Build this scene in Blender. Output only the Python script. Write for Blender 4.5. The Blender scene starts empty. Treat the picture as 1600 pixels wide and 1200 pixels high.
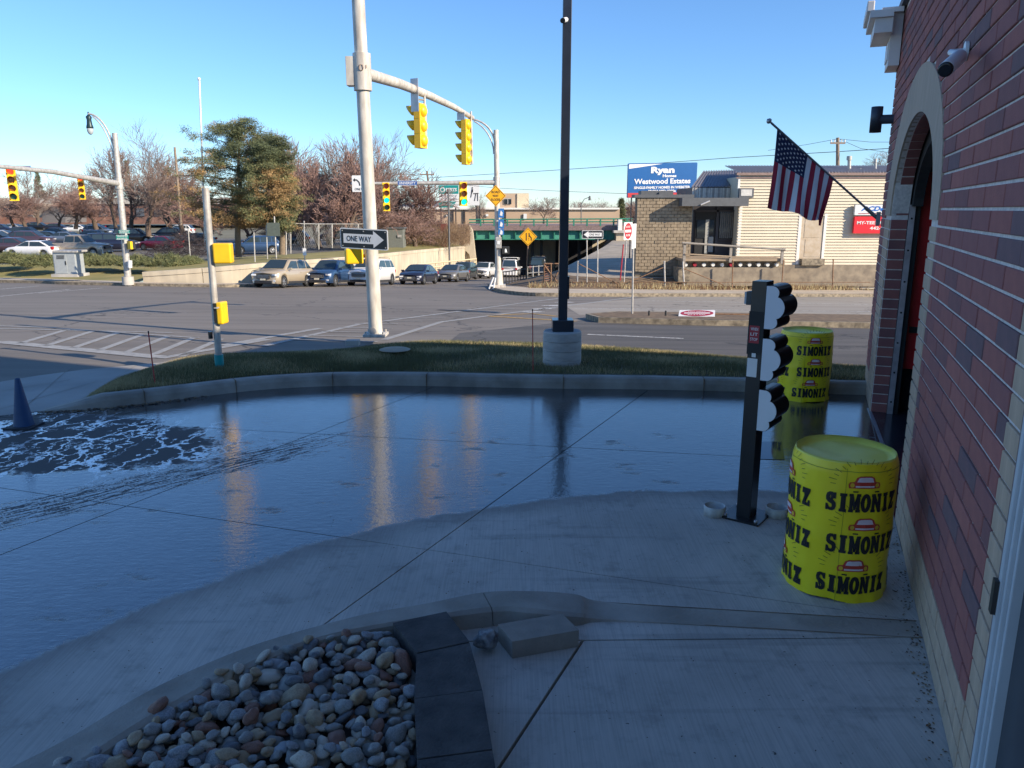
import bpy, math, random
import numpy as np
from mathutils import Vector, Matrix, noise
R = math.radians
rnd = random.Random(7)
scene = bpy.context.scene
col = scene.collection

# ------------------------------------------------------------------ camera, sky, sun
H = 2.35; F = 1200.0
PIT = math.atan(273/1200.); CP, SP = math.cos(PIT), math.sin(PIT)
cd = bpy.data.cameras.new('camera'); cam = bpy.data.objects.new('camera', cd); col.objects.link(cam)
cam.location = (0, 0, H); cam.rotation_euler = (math.pi/2-PIT, 0, 0)
cd.sensor_fit = 'HORIZONTAL'; cd.sensor_width = 36; cd.lens = 27.0; cd.clip_start = .05; cd.clip_end = 8000
scene.camera = cam
SUN_EL = R(25.5); SUN_DIR = Vector((.872, -.49, 0)).normalized()
world = bpy.data.worlds.new('World'); scene.world = world; world.use_nodes = True
wn = world.node_tree.nodes; wl = world.node_tree.links; wn.clear()
wo = wn.new('ShaderNodeOutputWorld'); wb = wn.new('ShaderNodeBackground'); sky = wn.new('ShaderNodeTexSky')
sky.sky_type = 'NISHITA'; sky.sun_disc = False; sky.sun_elevation = SUN_EL
sky.sun_rotation = math.atan2(SUN_DIR.x, SUN_DIR.y)
sky.altitude = 100; sky.air_density = 1.0; sky.dust_density = 0.0; sky.ozone_density = 8.0
wb.inputs['Strength'].default_value = .124
wl.new(sky.outputs[0], wb.inputs[0]); wl.new(wb.outputs[0], wo.inputs[0])
sd = bpy.data.lights.new('sun', 'SUN'); so = bpy.data.objects.new('sun', sd); col.objects.link(so)
sd.energy = 4.6; sd.angle = R(.55); sd.color = (1, .86, .68)
sv = Vector((SUN_DIR.x*math.cos(SUN_EL), SUN_DIR.y*math.cos(SUN_EL), math.sin(SUN_EL)))
so.rotation_euler = sv.to_track_quat('Z', 'Y').to_euler(); so.location = (0, 0, 40)
scene.view_settings.view_transform = 'Standard'; scene.view_settings.look = 'None'
scene.view_settings.exposure = 0.74; scene.view_settings.gamma = 1; scene.view_settings.use_curve_mapping = False
scene.render.engine = 'CYCLES'

# ------------------------------------------------------------------ survey helpers
def ray(px, py):
    u = (px-800)/F; v = (py-600)/F
    return (u, CP-SP*v, -(SP+CP*v))
def P(px, py, Y):
    r = ray(px, py); k = Y/r[1]; return Vector((r[0]*k, Y, H+r[2]*k))
def GZ(px, py, z=0.):
    r = ray(px, py); k = (z-H)/r[2]; return Vector((r[0]*k, r[1]*k, z))
def zg(x, y): return -max(0., .068*(y-11)+.012*x)
def G(px, py):
    r = ray(px, py); k = .5
    while k < 400 and H+r[2]*k >= zg(r[0]*k, r[1]*k): k *= 1.01
    a, b = k/1.01, k
    for _ in range(30):
        m = (a+b)/2
        if H+r[2]*m < zg(r[0]*m, r[1]*m): b = m
        else: a = m
    return Vector((r[0]*a, r[1]*a, H+r[2]*a))
def G2(px, py): g = G(px, py); return (g.x, g.y)
def mpp(px, py, Y):                       # metres per pixel at that place
    p = P(px, py, Y); return (p.y*CP-(p.z-H)*SP)/F
def lerp(a, b, t): return a+(b-a)*t
def interp(pts, t):                       # polyline by arc length
    L = [0.]
    for a, b in zip(pts, pts[1:]): L.append(L[-1]+(Vector(b)-Vector(a)).length)
    s = t*L[-1]
    for i in range(len(pts)-1):
        if s <= L[i+1] or i == len(pts)-2:
            k = (s-L[i])/max(1e-9, L[i+1]-L[i]); return Vector(pts[i]).lerp(Vector(pts[i+1]), k)
def smooth(pts, n=60):
    pts = [Vector(p) for p in pts]; out = []
    q = [pts[0]*2-pts[1]]+pts+[pts[-1]*2-pts[-2]]
    m = len(pts)-1
    for i in range(n+1):
        t = i/n*m; k = min(int(t), m-1); f = t-k
        a, b, c, d = q[k], q[k+1], q[k+2], q[k+3]
        out.append(.5*((2*b)+(c-a)*f+(2*a-5*b+4*c-d)*f*f+(3*b-a-3*c+d)*f**3))
    return out

# ------------------------------------------------------------------ materials
MATS = {}
def mat(name, c, rough=.6, metal=0., var=.12, scale=6., bump=0., bscale=30., c2=None, coat=0., spec=.5, emit=0., stretch=None, trans=0.):
    if name in MATS: return MATS[name]
    m = bpy.data.materials.new(name); m.use_nodes = True; nt = m.node_tree; n = nt.nodes; l = nt.links
    b = n['Principled BSDF']; b.inputs['Roughness'].default_value = rough; b.inputs['Metallic'].default_value = metal
    b.inputs['Specular IOR Level'].default_value = spec
    if coat: b.inputs['Coat Weight'].default_value = coat; b.inputs['Coat Roughness'].default_value = .05
    if emit: b.inputs['Emission Color'].default_value = (*c, 1); b.inputs['Emission Strength'].default_value = emit
    if trans: b.inputs['Transmission Weight'].default_value = trans
    tc = n.new('ShaderNodeTexCoord'); src = tc.outputs['Object']
    if stretch:
        mp = n.new('ShaderNodeMapping'); mp.inputs['Scale'].default_value = stretch; l.new(src, mp.inputs[0]); src = mp.outputs[0]
    if var > 0 or c2:
        nz = n.new('ShaderNodeTexNoise'); nz.inputs['Scale'].default_value = scale; nz.inputs['Detail'].default_value = 5; l.new(src, nz.inputs['Vector'])
        rp = n.new('ShaderNodeValToRGB'); rp.color_ramp.elements[0].position = .32; rp.color_ramp.elements[1].position = .68
        d = c2 or tuple(x*(1-var) for x in c); u = c if c2 else tuple(min(1, x*(1+var)) for x in c)
        rp.color_ramp.elements[0].color = (*d, 1); rp.color_ramp.elements[1].color = (*u, 1)
        l.new(nz.outputs['Fac'], rp.inputs[0]); l.new(rp.outputs[0], b.inputs['Base Color'])
    else: b.inputs['Base Color'].default_value = (*c, 1)
    if bump:
        nb = n.new('ShaderNodeTexNoise'); nb.inputs['Scale'].default_value = bscale; nb.inputs['Detail'].default_value = 4; l.new(src, nb.inputs['Vector'])
        bp = n.new('ShaderNodeBump'); bp.inputs['Strength'].default_value = bump; bp.inputs['Distance'].default_value = .01
        l.new(nb.outputs['Fac'], bp.inputs['Height']); l.new(bp.outputs[0], b.inputs['Normal'])
    MATS[name] = m; return m

def circle3(p, q, r):
    ax, ay = p; bx, by = q; cx, cy = r
    d = 2*(ax*(by-cy)+bx*(cy-ay)+cx*(ay-by))
    ux = ((ax*ax+ay*ay)*(by-cy)+(bx*bx+by*by)*(cy-ay)+(cx*cx+cy*cy)*(ay-by))/d
    uy = ((ax*ax+ay*ay)*(cx-bx)+(bx*bx+by*by)*(ax-cx)+(cx*cx+cy*cy)*(bx-ax))/d
    return ux, uy, math.hypot(ax-ux, ay-uy)

class NT:                                  # small node helper
    def __init__(s, m): s.t = m.node_tree; s.n = s.t.nodes; s.l = s.t.links
    def inp(s, sock, v):
        if isinstance(v, (int, float)): sock.default_value = v
        elif isinstance(v, tuple): sock.default_value = v
        else: s.l.new(v, sock)
    def m(s, op, a, b=None, c=None):
        x = s.n.new('ShaderNodeMath'); x.operation = op; s.inp(x.inputs[0], a)
        if b is not None: s.inp(x.inputs[1], b)
        if c is not None: s.inp(x.inputs[2], c)
        return x.outputs[0]
    def ss(s, v, a, b, lo=0., hi=1.):
        x = s.n.new('ShaderNodeMapRange'); x.interpolation_type = 'SMOOTHSTEP'; s.inp(x.inputs[0], v)
        x.inputs[1].default_value = a; x.inputs[2].default_value = b; x.inputs[3].default_value = lo; x.inputs[4].default_value = hi
        return x.outputs[0]
    def noise(s, vec, scale, detail=4, rough=.55):
        x = s.n.new('ShaderNodeTexNoise'); x.inputs['Scale'].default_value = scale; x.inputs['Detail'].default_value = detail
        x.inputs['Roughness'].default_value = rough; s.l.new(vec, x.inputs['Vector']); return x
    def map(s, vec, scale=(1, 1, 1), rot=0., loc=(0, 0, 0)):
        x = s.n.new('ShaderNodeMapping'); x.inputs['Scale'].default_value = scale; x.inputs['Rotation'].default_value = (0, 0, rot)
        x.inputs['Location'].default_value = loc; s.l.new(vec, x.inputs[0]); return x.outputs[0]
    def mix(s, f, a, b):
        x = s.n.new('ShaderNodeMix'); x.data_type = 'RGBA'; s.inp(x.inputs['Factor'], f)
        for k, v in (('A', a), ('B', b)):
            i = [q for q in x.inputs if q.name == k and q.type == 'RGBA'][0]
            if isinstance(v, tuple): i.default_value = (*v, 1)
            else: s.l.new(v, i)
        return [o for o in x.outputs if o.type == 'RGBA'][0]

def pad_material():
    m = bpy.data.materials.new('wet_and_dry_concrete'); m.use_nodes = True; t = NT(m); b = t.n['Principled BSDF']
    g = t.n.new('ShaderNodeNewGeometry'); pos = g.outputs['Position']
    sx = t.n.new('ShaderNodeSeparateXYZ'); t.l.new(pos, sx.inputs[0]); X, Y = sx.outputs[0], sx.outputs[1]
    cx, cy, r = circle3((-2.75, 3.28), (-.55, 5.66), (2.5, 6.12))
    dist = t.m('SQRT', t.m('ADD', t.m('POWER', t.m('SUBTRACT', X, cx), 2.), t.m('POWER', t.m('SUBTRACT', Y, cy), 2.)))
    edge = t.noise(pos, 1.6, 5).outputs['Fac']; fine = t.noise(pos, 22, 4).outputs['Fac']
    dd = t.m('ADD', t.m('SUBTRACT', dist, r), t.m('ADD', t.m('MULTIPLY', t.m('SUBTRACT', edge, .5), .3), t.m('MULTIPLY', t.m('SUBTRACT', fine, .5), .12)))
    wet = t.ss(dd, -.03, .06); damp = t.ss(dd, -.35, .05)
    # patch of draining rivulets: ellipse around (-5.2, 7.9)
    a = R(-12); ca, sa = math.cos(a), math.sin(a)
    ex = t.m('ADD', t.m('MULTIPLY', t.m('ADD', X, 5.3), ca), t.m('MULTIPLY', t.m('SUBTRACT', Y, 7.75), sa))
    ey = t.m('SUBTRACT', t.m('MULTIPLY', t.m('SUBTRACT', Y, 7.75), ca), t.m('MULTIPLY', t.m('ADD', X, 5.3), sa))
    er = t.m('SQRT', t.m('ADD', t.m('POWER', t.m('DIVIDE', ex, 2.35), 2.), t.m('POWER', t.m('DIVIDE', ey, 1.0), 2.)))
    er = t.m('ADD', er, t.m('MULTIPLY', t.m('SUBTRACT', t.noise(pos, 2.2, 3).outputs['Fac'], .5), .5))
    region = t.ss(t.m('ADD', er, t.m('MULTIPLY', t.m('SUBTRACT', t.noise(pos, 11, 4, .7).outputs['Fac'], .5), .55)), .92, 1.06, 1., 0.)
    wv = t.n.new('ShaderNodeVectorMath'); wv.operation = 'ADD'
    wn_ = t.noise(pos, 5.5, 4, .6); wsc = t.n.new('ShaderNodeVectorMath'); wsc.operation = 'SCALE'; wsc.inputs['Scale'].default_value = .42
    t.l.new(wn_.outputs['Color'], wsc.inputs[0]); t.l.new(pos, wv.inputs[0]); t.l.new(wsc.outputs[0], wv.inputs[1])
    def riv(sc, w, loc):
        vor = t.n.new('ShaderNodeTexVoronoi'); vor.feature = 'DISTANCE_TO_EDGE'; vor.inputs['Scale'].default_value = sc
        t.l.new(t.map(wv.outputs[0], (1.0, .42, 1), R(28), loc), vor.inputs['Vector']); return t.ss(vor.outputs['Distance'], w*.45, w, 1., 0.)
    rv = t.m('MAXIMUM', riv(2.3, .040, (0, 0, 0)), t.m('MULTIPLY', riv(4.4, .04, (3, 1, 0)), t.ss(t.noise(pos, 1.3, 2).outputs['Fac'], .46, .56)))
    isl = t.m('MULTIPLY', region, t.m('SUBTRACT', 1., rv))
    # speckled tyre tracks
    tx, ty, tr = circle3((-4.15, 5.45), (-3.2, 6.42), (-1.4, 8.05))
    td = t.m('SUBTRACT', t.m('SQRT', t.m('ADD', t.m('POWER', t.m('SUBTRACT', X, tx), 2.), t.m('POWER', t.m('SUBTRACT', Y, ty), 2.))), tr)
    band = t.m('MULTIPLY', t.ss(t.m('ABSOLUTE', td), .12, .55, 1., 0.), t.ss(X, -2.4, -1.0, 1., 0.))
    cmb = t.n.new('ShaderNodeCombineXYZ'); t.l.new(t.m('MULTIPLY', td, 30.), cmb.inputs[0])
    t.l.new(t.m('MULTIPLY', t.m('ADD', X, Y), 3.), cmb.inputs[1])
    spk = t.m('ADD', t.m('MULTIPLY', t.noise(cmb.outputs[0], 1.0, 3).outputs['Fac'], .6), t.m('MULTIPLY', t.noise(t.map(pos, (1, 2, 1), R(-16)), 40, 2).outputs['Fac'], .4))
    trk = t.m('MULTIPLY', band, t.ss(t.m('ADD', spk, t.m('MULTIPLY', band, .14)), .62, .68))
    patch = t.ss(t.noise(t.map(pos, (1, 1.8, 1), R(-18), (3, 7, 0)), 1.5, 6, .68).outputs['Fac'], .56, .70, 0., .6)
    film = t.m('MULTIPLY', t.m('MULTIPLY', wet, t.m('SUBTRACT', 1., t.m('MULTIPLY', patch, t.ss(Y, 9.0, 7.5)))), t.m('SUBTRACT', 1., t.m('MAXIMUM', isl, trk)))
    # colour
    big = t.noise(pos, .7, 5).outputs['Fac']; mid = t.noise(pos, 6, 6, .65).outputs['Fac']
    dry = t.mix(t.ss(big, .3, .7), (.40, .365, .32), (.57, .52, .46)); dry = t.mix(t.m('MULTIPLY', t.ss(mid, .5, .75), .45), dry, (.19, .185, .175))
    brc = t.noise(t.map(pos, (95, 2.2, 1), R(-22)), 1., 3).outputs['Fac']; dry = t.mix(t.ss(brc, .35, .7, .0, .30), dry, (.20, .185, .165))
    blot = t.noise(t.map(pos, (1, 1, 1), 0, (9, 5, 0)), 2.6, 6, .7).outputs['Fac']; dry = t.mix(t.ss(blot, .52, .72, 0., .5), dry, (.20, .18, .155))
    tyr = t.ss(t.noise(t.map(pos, (.35, 5., 1), R(28)), 1., 4, .6).outputs['Fac'], .56, .70, 0., .35); dry = t.mix(tyr, dry, (.16, .15, .14))
    pit = t.ss(t.noise(pos, 34, 2).outputs['Fac'], .71, .75); dry = t.mix(pit, dry, (.06, .055, .05))
    aggr = t.ss(t.noise(t.map(pos, (1, 1, 1), 0, (4, 2, 0)), 60, 2).outputs['Fac'], .70, .74); dry = t.mix(t.m('MULTIPLY', aggr, .5), dry, (.55, .54, .5))
    stain = t.m('MULTIPLY', damp, t.m('SUBTRACT', 1., wet))
    dry = t.mix(t.m('MULTIPLY', stain, .55), dry, (.13, .12, .11))
    wetc = t.mix(t.ss(mid, .35, .7), (.035, .036, .038), (.085, .082, .078))
    c = t.mix(wet, dry, wetc); c = t.mix(t.m('MULTIPLY', isl, wet), c, (.045, .042, .040)); sky_glint = t.m('MULTIPLY', t.m('MULTIPLY', t.m('MULTIPLY', t.ss(er, .8, 1.45, 1., 0.), wet), rv), t.ss(t.noise(pos, 7, 4, .7).outputs['Fac'], .25, .48)); c = t.mix(t.m('MULTIPLY', sky_glint, .95), c, (.80, .80, .78))  # rivulet lines painted near-white: bright sky reflection put into the base colour
    t.l.new(c, b.inputs['Base Color'])
    rw = t.m('ADD', .025, t.m('MULTIPLY', t.ss(t.noise(t.map(pos, (1, 2.2, 1), R(-18)), 1.1, 5, .6).outputs['Fac'], .35, .75), .075))
    ro = t.n.new('ShaderNodeMix'); t.l.new(film, ro.inputs[0]); ro.inputs[2].default_value = .82; t.l.new(rw, ro.inputs[3])
    t.l.new(ro.outputs[0], b.inputs['Roughness'])
    io = t.n.new('ShaderNodeMix'); t.l.new(film, io.inputs[0]); io.inputs[2].default_value = .35; io.inputs[3].default_value = 1.0
    t.l.new(io.outputs[0], b.inputs['Specular IOR Level'])
    b.inputs['IOR'].default_value = 1.95
    # relief: broom strokes when dry, ripples when wet
    br = t.noise(t.map(pos, (75, 3.0, 1), R(-22)), 1., 3).outputs['Fac']
    rip = t.m('ADD', t.noise(t.map(pos, (1, 2.6, 1), R(-16)), 9, 3).outputs['Fac'], t.m('MULTIPLY', t.noise(t.map(pos, (1, 2.5, 1), R(-16)), 34, 3).outputs['Fac'], .45))
    hgt = t.m('ADD', t.m('MULTIPLY', t.m('MULTIPLY', br, .30), t.m('SUBTRACT', 1., film)), t.m('MULTIPLY', rip, t.m('MULTIPLY', film, .62)))
    hgt = t.m('ADD', hgt, t.m('MULTIPLY', fine, .22))
    bp = t.n.new('ShaderNodeBump'); bp.inputs['Strength'].default_value = .5; bp.inputs['Distance'].default_value = .006
    t.l.new(hgt, bp.inputs['Height']); t.l.new(bp.outputs[0], b.inputs['Normal'])
    return m
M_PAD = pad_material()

def asphalt_material(name, c0, c1, streak=.3, ang=-24):
    m = bpy.data.materials.new(name); m.use_nodes = True; t = NT(m); b = t.n['Principled BSDF']
    g = t.n.new('ShaderNodeNewGeometry'); pos = g.outputs['Position']
    big = t.noise(pos, .12, 5).outputs['Fac']; st = t.noise(t.map(pos, (.09, 1.6, 1), R(ang)), 1., 5, .6).outputs['Fac']
    f = t.m('ADD', t.m('MULTIPLY', t.ss(big, .3, .7), 1-streak), t.m('MULTIPLY', t.ss(st, .35, .7), streak))
    c = t.mix(f, c0, c1)
    ag = t.noise(pos, 45, 3, .7).outputs['Fac']; c = t.mix(t.ss(ag, .55, .8, 0., .35), c, (.28, .27, .25))
    crk = t.n.new('ShaderNodeTexVoronoi'); crk.feature = 'DISTANCE_TO_EDGE'; crk.inputs['Scale'].default_value = .16
    wv = t.n.new('ShaderNodeVectorMath'); wv.operation = 'ADD'; t.l.new(pos, wv.inputs[0]); t.l.new(t.noise(pos, 1.2, 4).outputs['Color'], wv.inputs[1])
    t.l.new(wv.outputs[0], crk.inputs['Vector']); c = t.mix(t.ss(crk.outputs['Distance'], .002, .006, .6, 0.), c, (.02, .02, .02))
    t.l.new(c, b.inputs['Base Color']); b.inputs['Roughness'].default_value = .78; b.inputs['Specular IOR Level'].default_value = .35
    bp = t.n.new('ShaderNodeBump'); bp.inputs['Strength'].default_value = .35; bp.inputs['Distance'].default_value = .01
    t.l.new(ag, bp.inputs['Height']); t.l.new(bp.outputs[0], b.inputs['Normal'])
    return m
M_ASPH = asphalt_material('worn_asphalt', (.150, .132, .112), (.235, .208, .178), .6)
M_ASPH2 = asphalt_material('dark_asphalt', (.072, .067, .062), (.140, .130, .118), .75, -20)
M_LOT = asphalt_material('parking_asphalt', (.12, .112, .10), (.18, .168, .15), .3, 0)

def paint_material(name, c, worn=.5):
    m = bpy.data.materials.new(name); m.use_nodes = True; t = NT(m); b = t.n['Principled BSDF']
    g = t.n.new('ShaderNodeNewGeometry'); pos = g.outputs['Position']
    f = t.ss(t.noise(pos, 9, 6, .75).outputs['Fac'], .5-worn*.25, .5+worn*.35)
    t.l.new(t.mix(f, c, (.12, .115, .11)), b.inputs['Base Color']); b.inputs['Roughness'].default_value = .7
    return m
M_WPAINT = paint_material('worn_white_paint', (.44, .43, .40), 1.4); M_YPAINT = paint_material('worn_yellow_paint', (.62, .36, .06), .8)
M_WPAINT2 = paint_material('white_paint', (.75, .74, .70), .35)

def turf_material():
    m = bpy.data.materials.new('turf_soil'); m.use_nodes = True; t = NT(m); b = t.n['Principled BSDF']
    g = t.n.new('ShaderNodeNewGeometry'); pos = g.outputs['Position']
    c = t.mix(t.ss(t.noise(pos, 1.3, 5).outputs['Fac'], .35, .65), (.06, .062, .024), (.12, .10, .045))
    c = t.mix(t.ss(t.noise(pos, 30, 3).outputs['Fac'], .5, .7), c, (.05, .04, .025)); t.l.new(c, b.inputs['Base Color']); b.inputs['Roughness'].default_value = .95
    return m
M_TURF = turf_material()
M_CONC = mat('concrete', (.42, .40, .36), .85, var=.2, scale=1.2, bump=.3, bscale=20)
M_KERB = mat('kerb_concrete', (.36, .335, .29), .85, c2=(.20, .18, .15), scale=2.5, bump=.4, bscale=30)
M_KERBOLD = mat('old_kerb_stone', (.36, .30, .21), .9, c2=(.12, .10, .075), scale=6, bump=.5, bscale=12)
M_WALK = mat('sidewalk_concrete', (.46, .39, .30), .88, var=.14, scale=.8, bump=.2)
M_WALL = mat('retaining_concrete', (.62, .54, .40), .88, c2=(.42, .36, .27), scale=1.1, bump=.3, bscale=9, stretch=(1, 1, .35))
M_DIRT = mat('dirt_leaves', (.22, .15, .085), .95, c2=(.10, .07, .045), scale=5, bump=.6, bscale=14)
M_DRYGRASS = mat('dormant_grass', (.33, .27, .10), .95, c2=(.20, .19, .06), scale=.6, bump=.5, bscale=10)
M_FAR = mat('far_ground', (.16, .15, .10), .95, var=.3, scale=.05)
M_WHITE = mat('galvanised_grey', (.55, .53, .49), .5, .25, c2=(.36, .34, .31), scale=7, bump=.1)
M_CREAM = mat('cream_paint_steel', (.66, .62, .54), .5, c2=(.40, .36, .31), scale=9, bump=.12, stretch=(1, 1, .25))
M_YEL = mat('signal_yellow', (.90, .53, .01), .4, var=.06, coat=.2)
M_BLACK = mat('black_paint', (.012, .012, .014), .35, var=.1, coat=.2)
M_BLACKM = mat('matt_black', (.02, .02, .02), .7, var=.1)
M_RUST = mat('rusty_steel', (.30, .17, .09), .8, c2=(.16, .09, .05), scale=12)
M_SIGNW = mat('sign_white', (.74, .74, .72), .45, var=.05)
M_SIGNK = mat('sign_black', (.015, .018, .022), .4, var=0)
M_SIGNB = mat('sign_blue', (.02, .09, .32), .45, var=.05)
M_SIGNG = mat('sign_green', (.0, .27, .20), .45, var=.05)
M_SIGNR = mat('sign_red', (.36, .02, .035), .45, var=.08)
M_SIGNY = mat('sign_amber', (.85, .42, .01), .45, var=.06)
M_BARK = mat('bark', (.16, .115, .085), .95, c2=(.09, .065, .05), scale=12, bump=.5)
M_TWIG = mat('twigs', (.26, .19, .16), .95, var=.2, scale=3)
M_TWIGR = mat('reddish_twigs', (.29, .185, .155), .95, var=.25, scale=2)
M_GLASS = mat('dark_glass', (.015, .02, .025), .05, var=0, spec=.9)
M_RUB = mat('tyre_rubber', (.018, .018, .018), .8, var=.1)
M_ALLOY = mat('wheel_alloy', (.42, .42, .42), .35, .8, var=.05)

# ------------------------------------------------------------------ mesh builder
class MB:
    def __init__(s): s.v = []; s.f = []; s.m = []; s.k = 0; s.sm = []
    def mi(s, i): s.k = i; return s
    def add(s, vs, fs, smooth=False):
        o = len(s.v); s.v += [tuple(v) for v in vs]
        for f in fs: s.f.append(tuple(o+i for i in f)); s.m.append(s.k); s.sm.append(smooth)
    def quad(s, a, b, c, d): s.add([a, b, c, d], [(0, 1, 2, 3)])
    def box(s, x0, y0, z0, x1, y1, z1):
        s.add([(x0, y0, z0), (x1, y0, z0), (x1, y1, z0), (x0, y1, z0), (x0, y0, z1), (x1, y0, z1), (x1, y1, z1), (x0, y1, z1)],
              [(0, 3, 2, 1), (4, 5, 6, 7), (0, 1, 5, 4), (1, 2, 6, 5), (2, 3, 7, 6), (3, 0, 4, 7)])
    def obox(s, c, ax, ay, az, hx, hy, hz):           # oriented box from centre, axes, half sizes
        c = Vector(c); ax, ay, az = Vector(ax), Vector(ay), Vector(az); vs = []
        for k in (-1, 1):
            for i, j in ((-1, -1), (1, -1), (1, 1), (-1, 1)): vs.append(c+ax*hx*i+ay*hy*j+az*hz*k)
        s.add(vs, [(0, 3, 2, 1), (4, 5, 6, 7), (0, 1, 5, 4), (1, 2, 6, 5), (2, 3, 7, 6), (3, 0, 4, 7)])
    def prism(s, poly, vec, closed=True, caps=True, smooth=False):          # poly 3d points, extrude by vec
        n = len(poly); vec = Vector(vec); p = [Vector(q) for q in poly]; q = [a+vec for a in p]
        fs = [(i, (i+1) % n, n+(i+1) % n, n+i) for i in range(n)]
        s.add(p+q, fs, smooth)
        if caps: s.add(p, [tuple(range(n-1, -1, -1))]); s.add(q, [tuple(range(n))])
    def tube(s, pts, r, n=8, caps=True, smooth=True):
        pts = [Vector(p) for p in pts]; m = len(pts)
        rs = r if isinstance(r, (list, tuple)) else [r]*m
        vs = []; ref = None
        for i, p in enumerate(pts):
            t = (pts[min(i+1, m-1)]-pts[max(i-1, 0)]).normalized()
            if ref is None: ref = Vector((0, 0, 1)) if abs(t.z) < .9 else Vector((1, 0, 0))
            a = t.cross(ref).normalized(); b = t.cross(a).normalized(); ref = -b if False else ref
            for k in range(n):
                w = 2*math.pi*k/n; vs.append(p+(a*math.cos(w)+b*math.sin(w))*rs[i])
        fs = [(i*n+k, i*n+(k+1) % n, (i+1)*n+(k+1) % n, (i+1)*n+k) for i in range(m-1) for k in range(n)]
        s.add(vs, fs, smooth)
        if caps:
            s.add(vs[:n], [tuple(range(n))]); s.add(vs[-n:], [tuple(range(n-1, -1, -1))])
    def lathe(s, prof, n=24, c=(0, 0, 0), smooth=True):          # prof (r,z)
        vs = []; c = Vector(c)
        for r, z in prof:
            for k in range(n): w = 2*math.pi*k/n; vs.append(c+Vector((r*math.cos(w), r*math.sin(w), z)))
        s.add(vs, [(i*n+k, i*n+(k+1) % n, (i+1)*n+(k+1) % n, (i+1)*n+k) for i in range(len(prof)-1) for k in range(n)], smooth)
    def build(s, name, mats, parent=None, rel=False, smooth=None, bevel=0., flip=False):
        me = bpy.data.meshes.new(name); vs = s.v
        if rel and parent is not None:
            p = parent
            off = Vector((0, 0, 0))
            while p is not None: off += p.location; p = p.parent
            vs = [(v[0]-off.x, v[1]-off.y, v[2]-off.z) for v in vs]
        me.from_pydata(vs, [], s.f)
        if not isinstance(mats, (list, tuple)): mats = [mats]
        for q in mats: me.materials.append(q)
        me.polygons.foreach_set('material_index', s.m)
        me.polygons.foreach_set('use_smooth', s.sm if smooth is None else [smooth]*len(s.f)); me.update()
        o = bpy.data.objects.new(name, me); col.objects.link(o)
        if parent is not None: o.parent = parent
        if bevel: b = o.modifiers.new('bevel', 'BEVEL'); b.width = bevel; b.segments = 2; b.limit_method = 'ANGLE'; b.angle_limit = R(40)
        return o
def tag(o, label=None, cat=None, group=None, kind=None):
    if label: o['label'] = label
    if cat: o['category'] = cat
    if group: o['group'] = group
    if kind: o['kind'] = kind
    return o
def thing(name, label, cat, loc=(0, 0, 0), rz=0., group=None):
    o = bpy.data.objects.new(name, None); col.objects.link(o); o.location = loc; o.rotation_euler = (0, 0, rz); o.empty_display_size = .2
    return tag(o, label, cat, group)
def struct(name, mb, mats, parent=None, **k): o = mb.build(name, mats, parent, **k); o['kind'] = 'structure'; return o
def share(name, src, parent, loc=(0, 0, 0)):
    o = bpy.data.objects.new(name, src.data); col.objects.link(o); o.parent = parent; o.location = loc
    return o

# text as mesh
TCACHE = {}
def text_geo(st, bold=.0):
    k = (st, bold)
    if k in TCACHE: return TCACHE[k]
    cu = bpy.data.curves.new('t', 'FONT'); cu.body = st; cu.offset = bold; cu.resolution_u = 3
    ob = bpy.data.objects.new('t', cu); col.objects.link(ob)
    dg = bpy.context.evaluated_depsgraph_get(); dg.update()
    me = bpy.data.meshes.new_from_object(ob.evaluated_get(dg))
    vs = [tuple(v.co) for v in me.vertices]; fs = [tuple(p.vertices) for p in me.polygons]
    bpy.data.objects.remove(ob); bpy.data.curves.remove(cu); bpy.data.meshes.remove(me)
    TCACHE[k] = (vs, fs); return vs, fs
def put_text(mb, st, c, right, up, w, h, bold=.0, off=.004):
    vs, fs = text_geo(st, bold)
    if not vs: return
    x0 = min(v[0] for v in vs); x1 = max(v[0] for v in vs); y0 = min(v[1] for v in vs); y1 = max(v[1] for v in vs)
    right = Vector(right).normalized(); up = Vector(up).normalized(); nn = right.cross(up)
    c = Vector(c)
    mb.add([c+right*((v[0]-(x0+x1)/2)/(x1-x0)*w)+up*((v[1]-(y0+y1)/2)/(y1-y0)*h)+nn*off for v in vs], fs)
def poly2(mb, pts, c, right, up, off=.004, th=0.):    # flat shape on a sign face
    right = Vector(right).normalized(); up = Vector(up).normalized(); nn = right.cross(up); c = Vector(c)
    p = [c+right*x+up*y+nn*off for x, y in pts]
    mb.add(p, [tuple(range(len(p)))])
def rrect(w, h, r, n=4):
    out = []
    for cx, cy, a in ((w/2-r, h/2-r, 0), (-w/2+r, h/2-r, 90), (-w/2+r, -h/2+r, 180), (w/2-r, -h/2+r, 270)):
        for k in range(n+1): t = R(a+90*k/n); out.append((cx+r*math.cos(t), cy+r*math.sin(t)))
    return out
def panel(mb, pts, c, right, up, th=.01):             # plate with thickness, face at offset 0
    right = Vector(right).normalized(); up = Vector(up).normalized(); nn = right.cross(up); c = Vector(c)
    mb.prism([c+right*x+up*y-nn*th for x, y in pts], nn*th)

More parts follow.
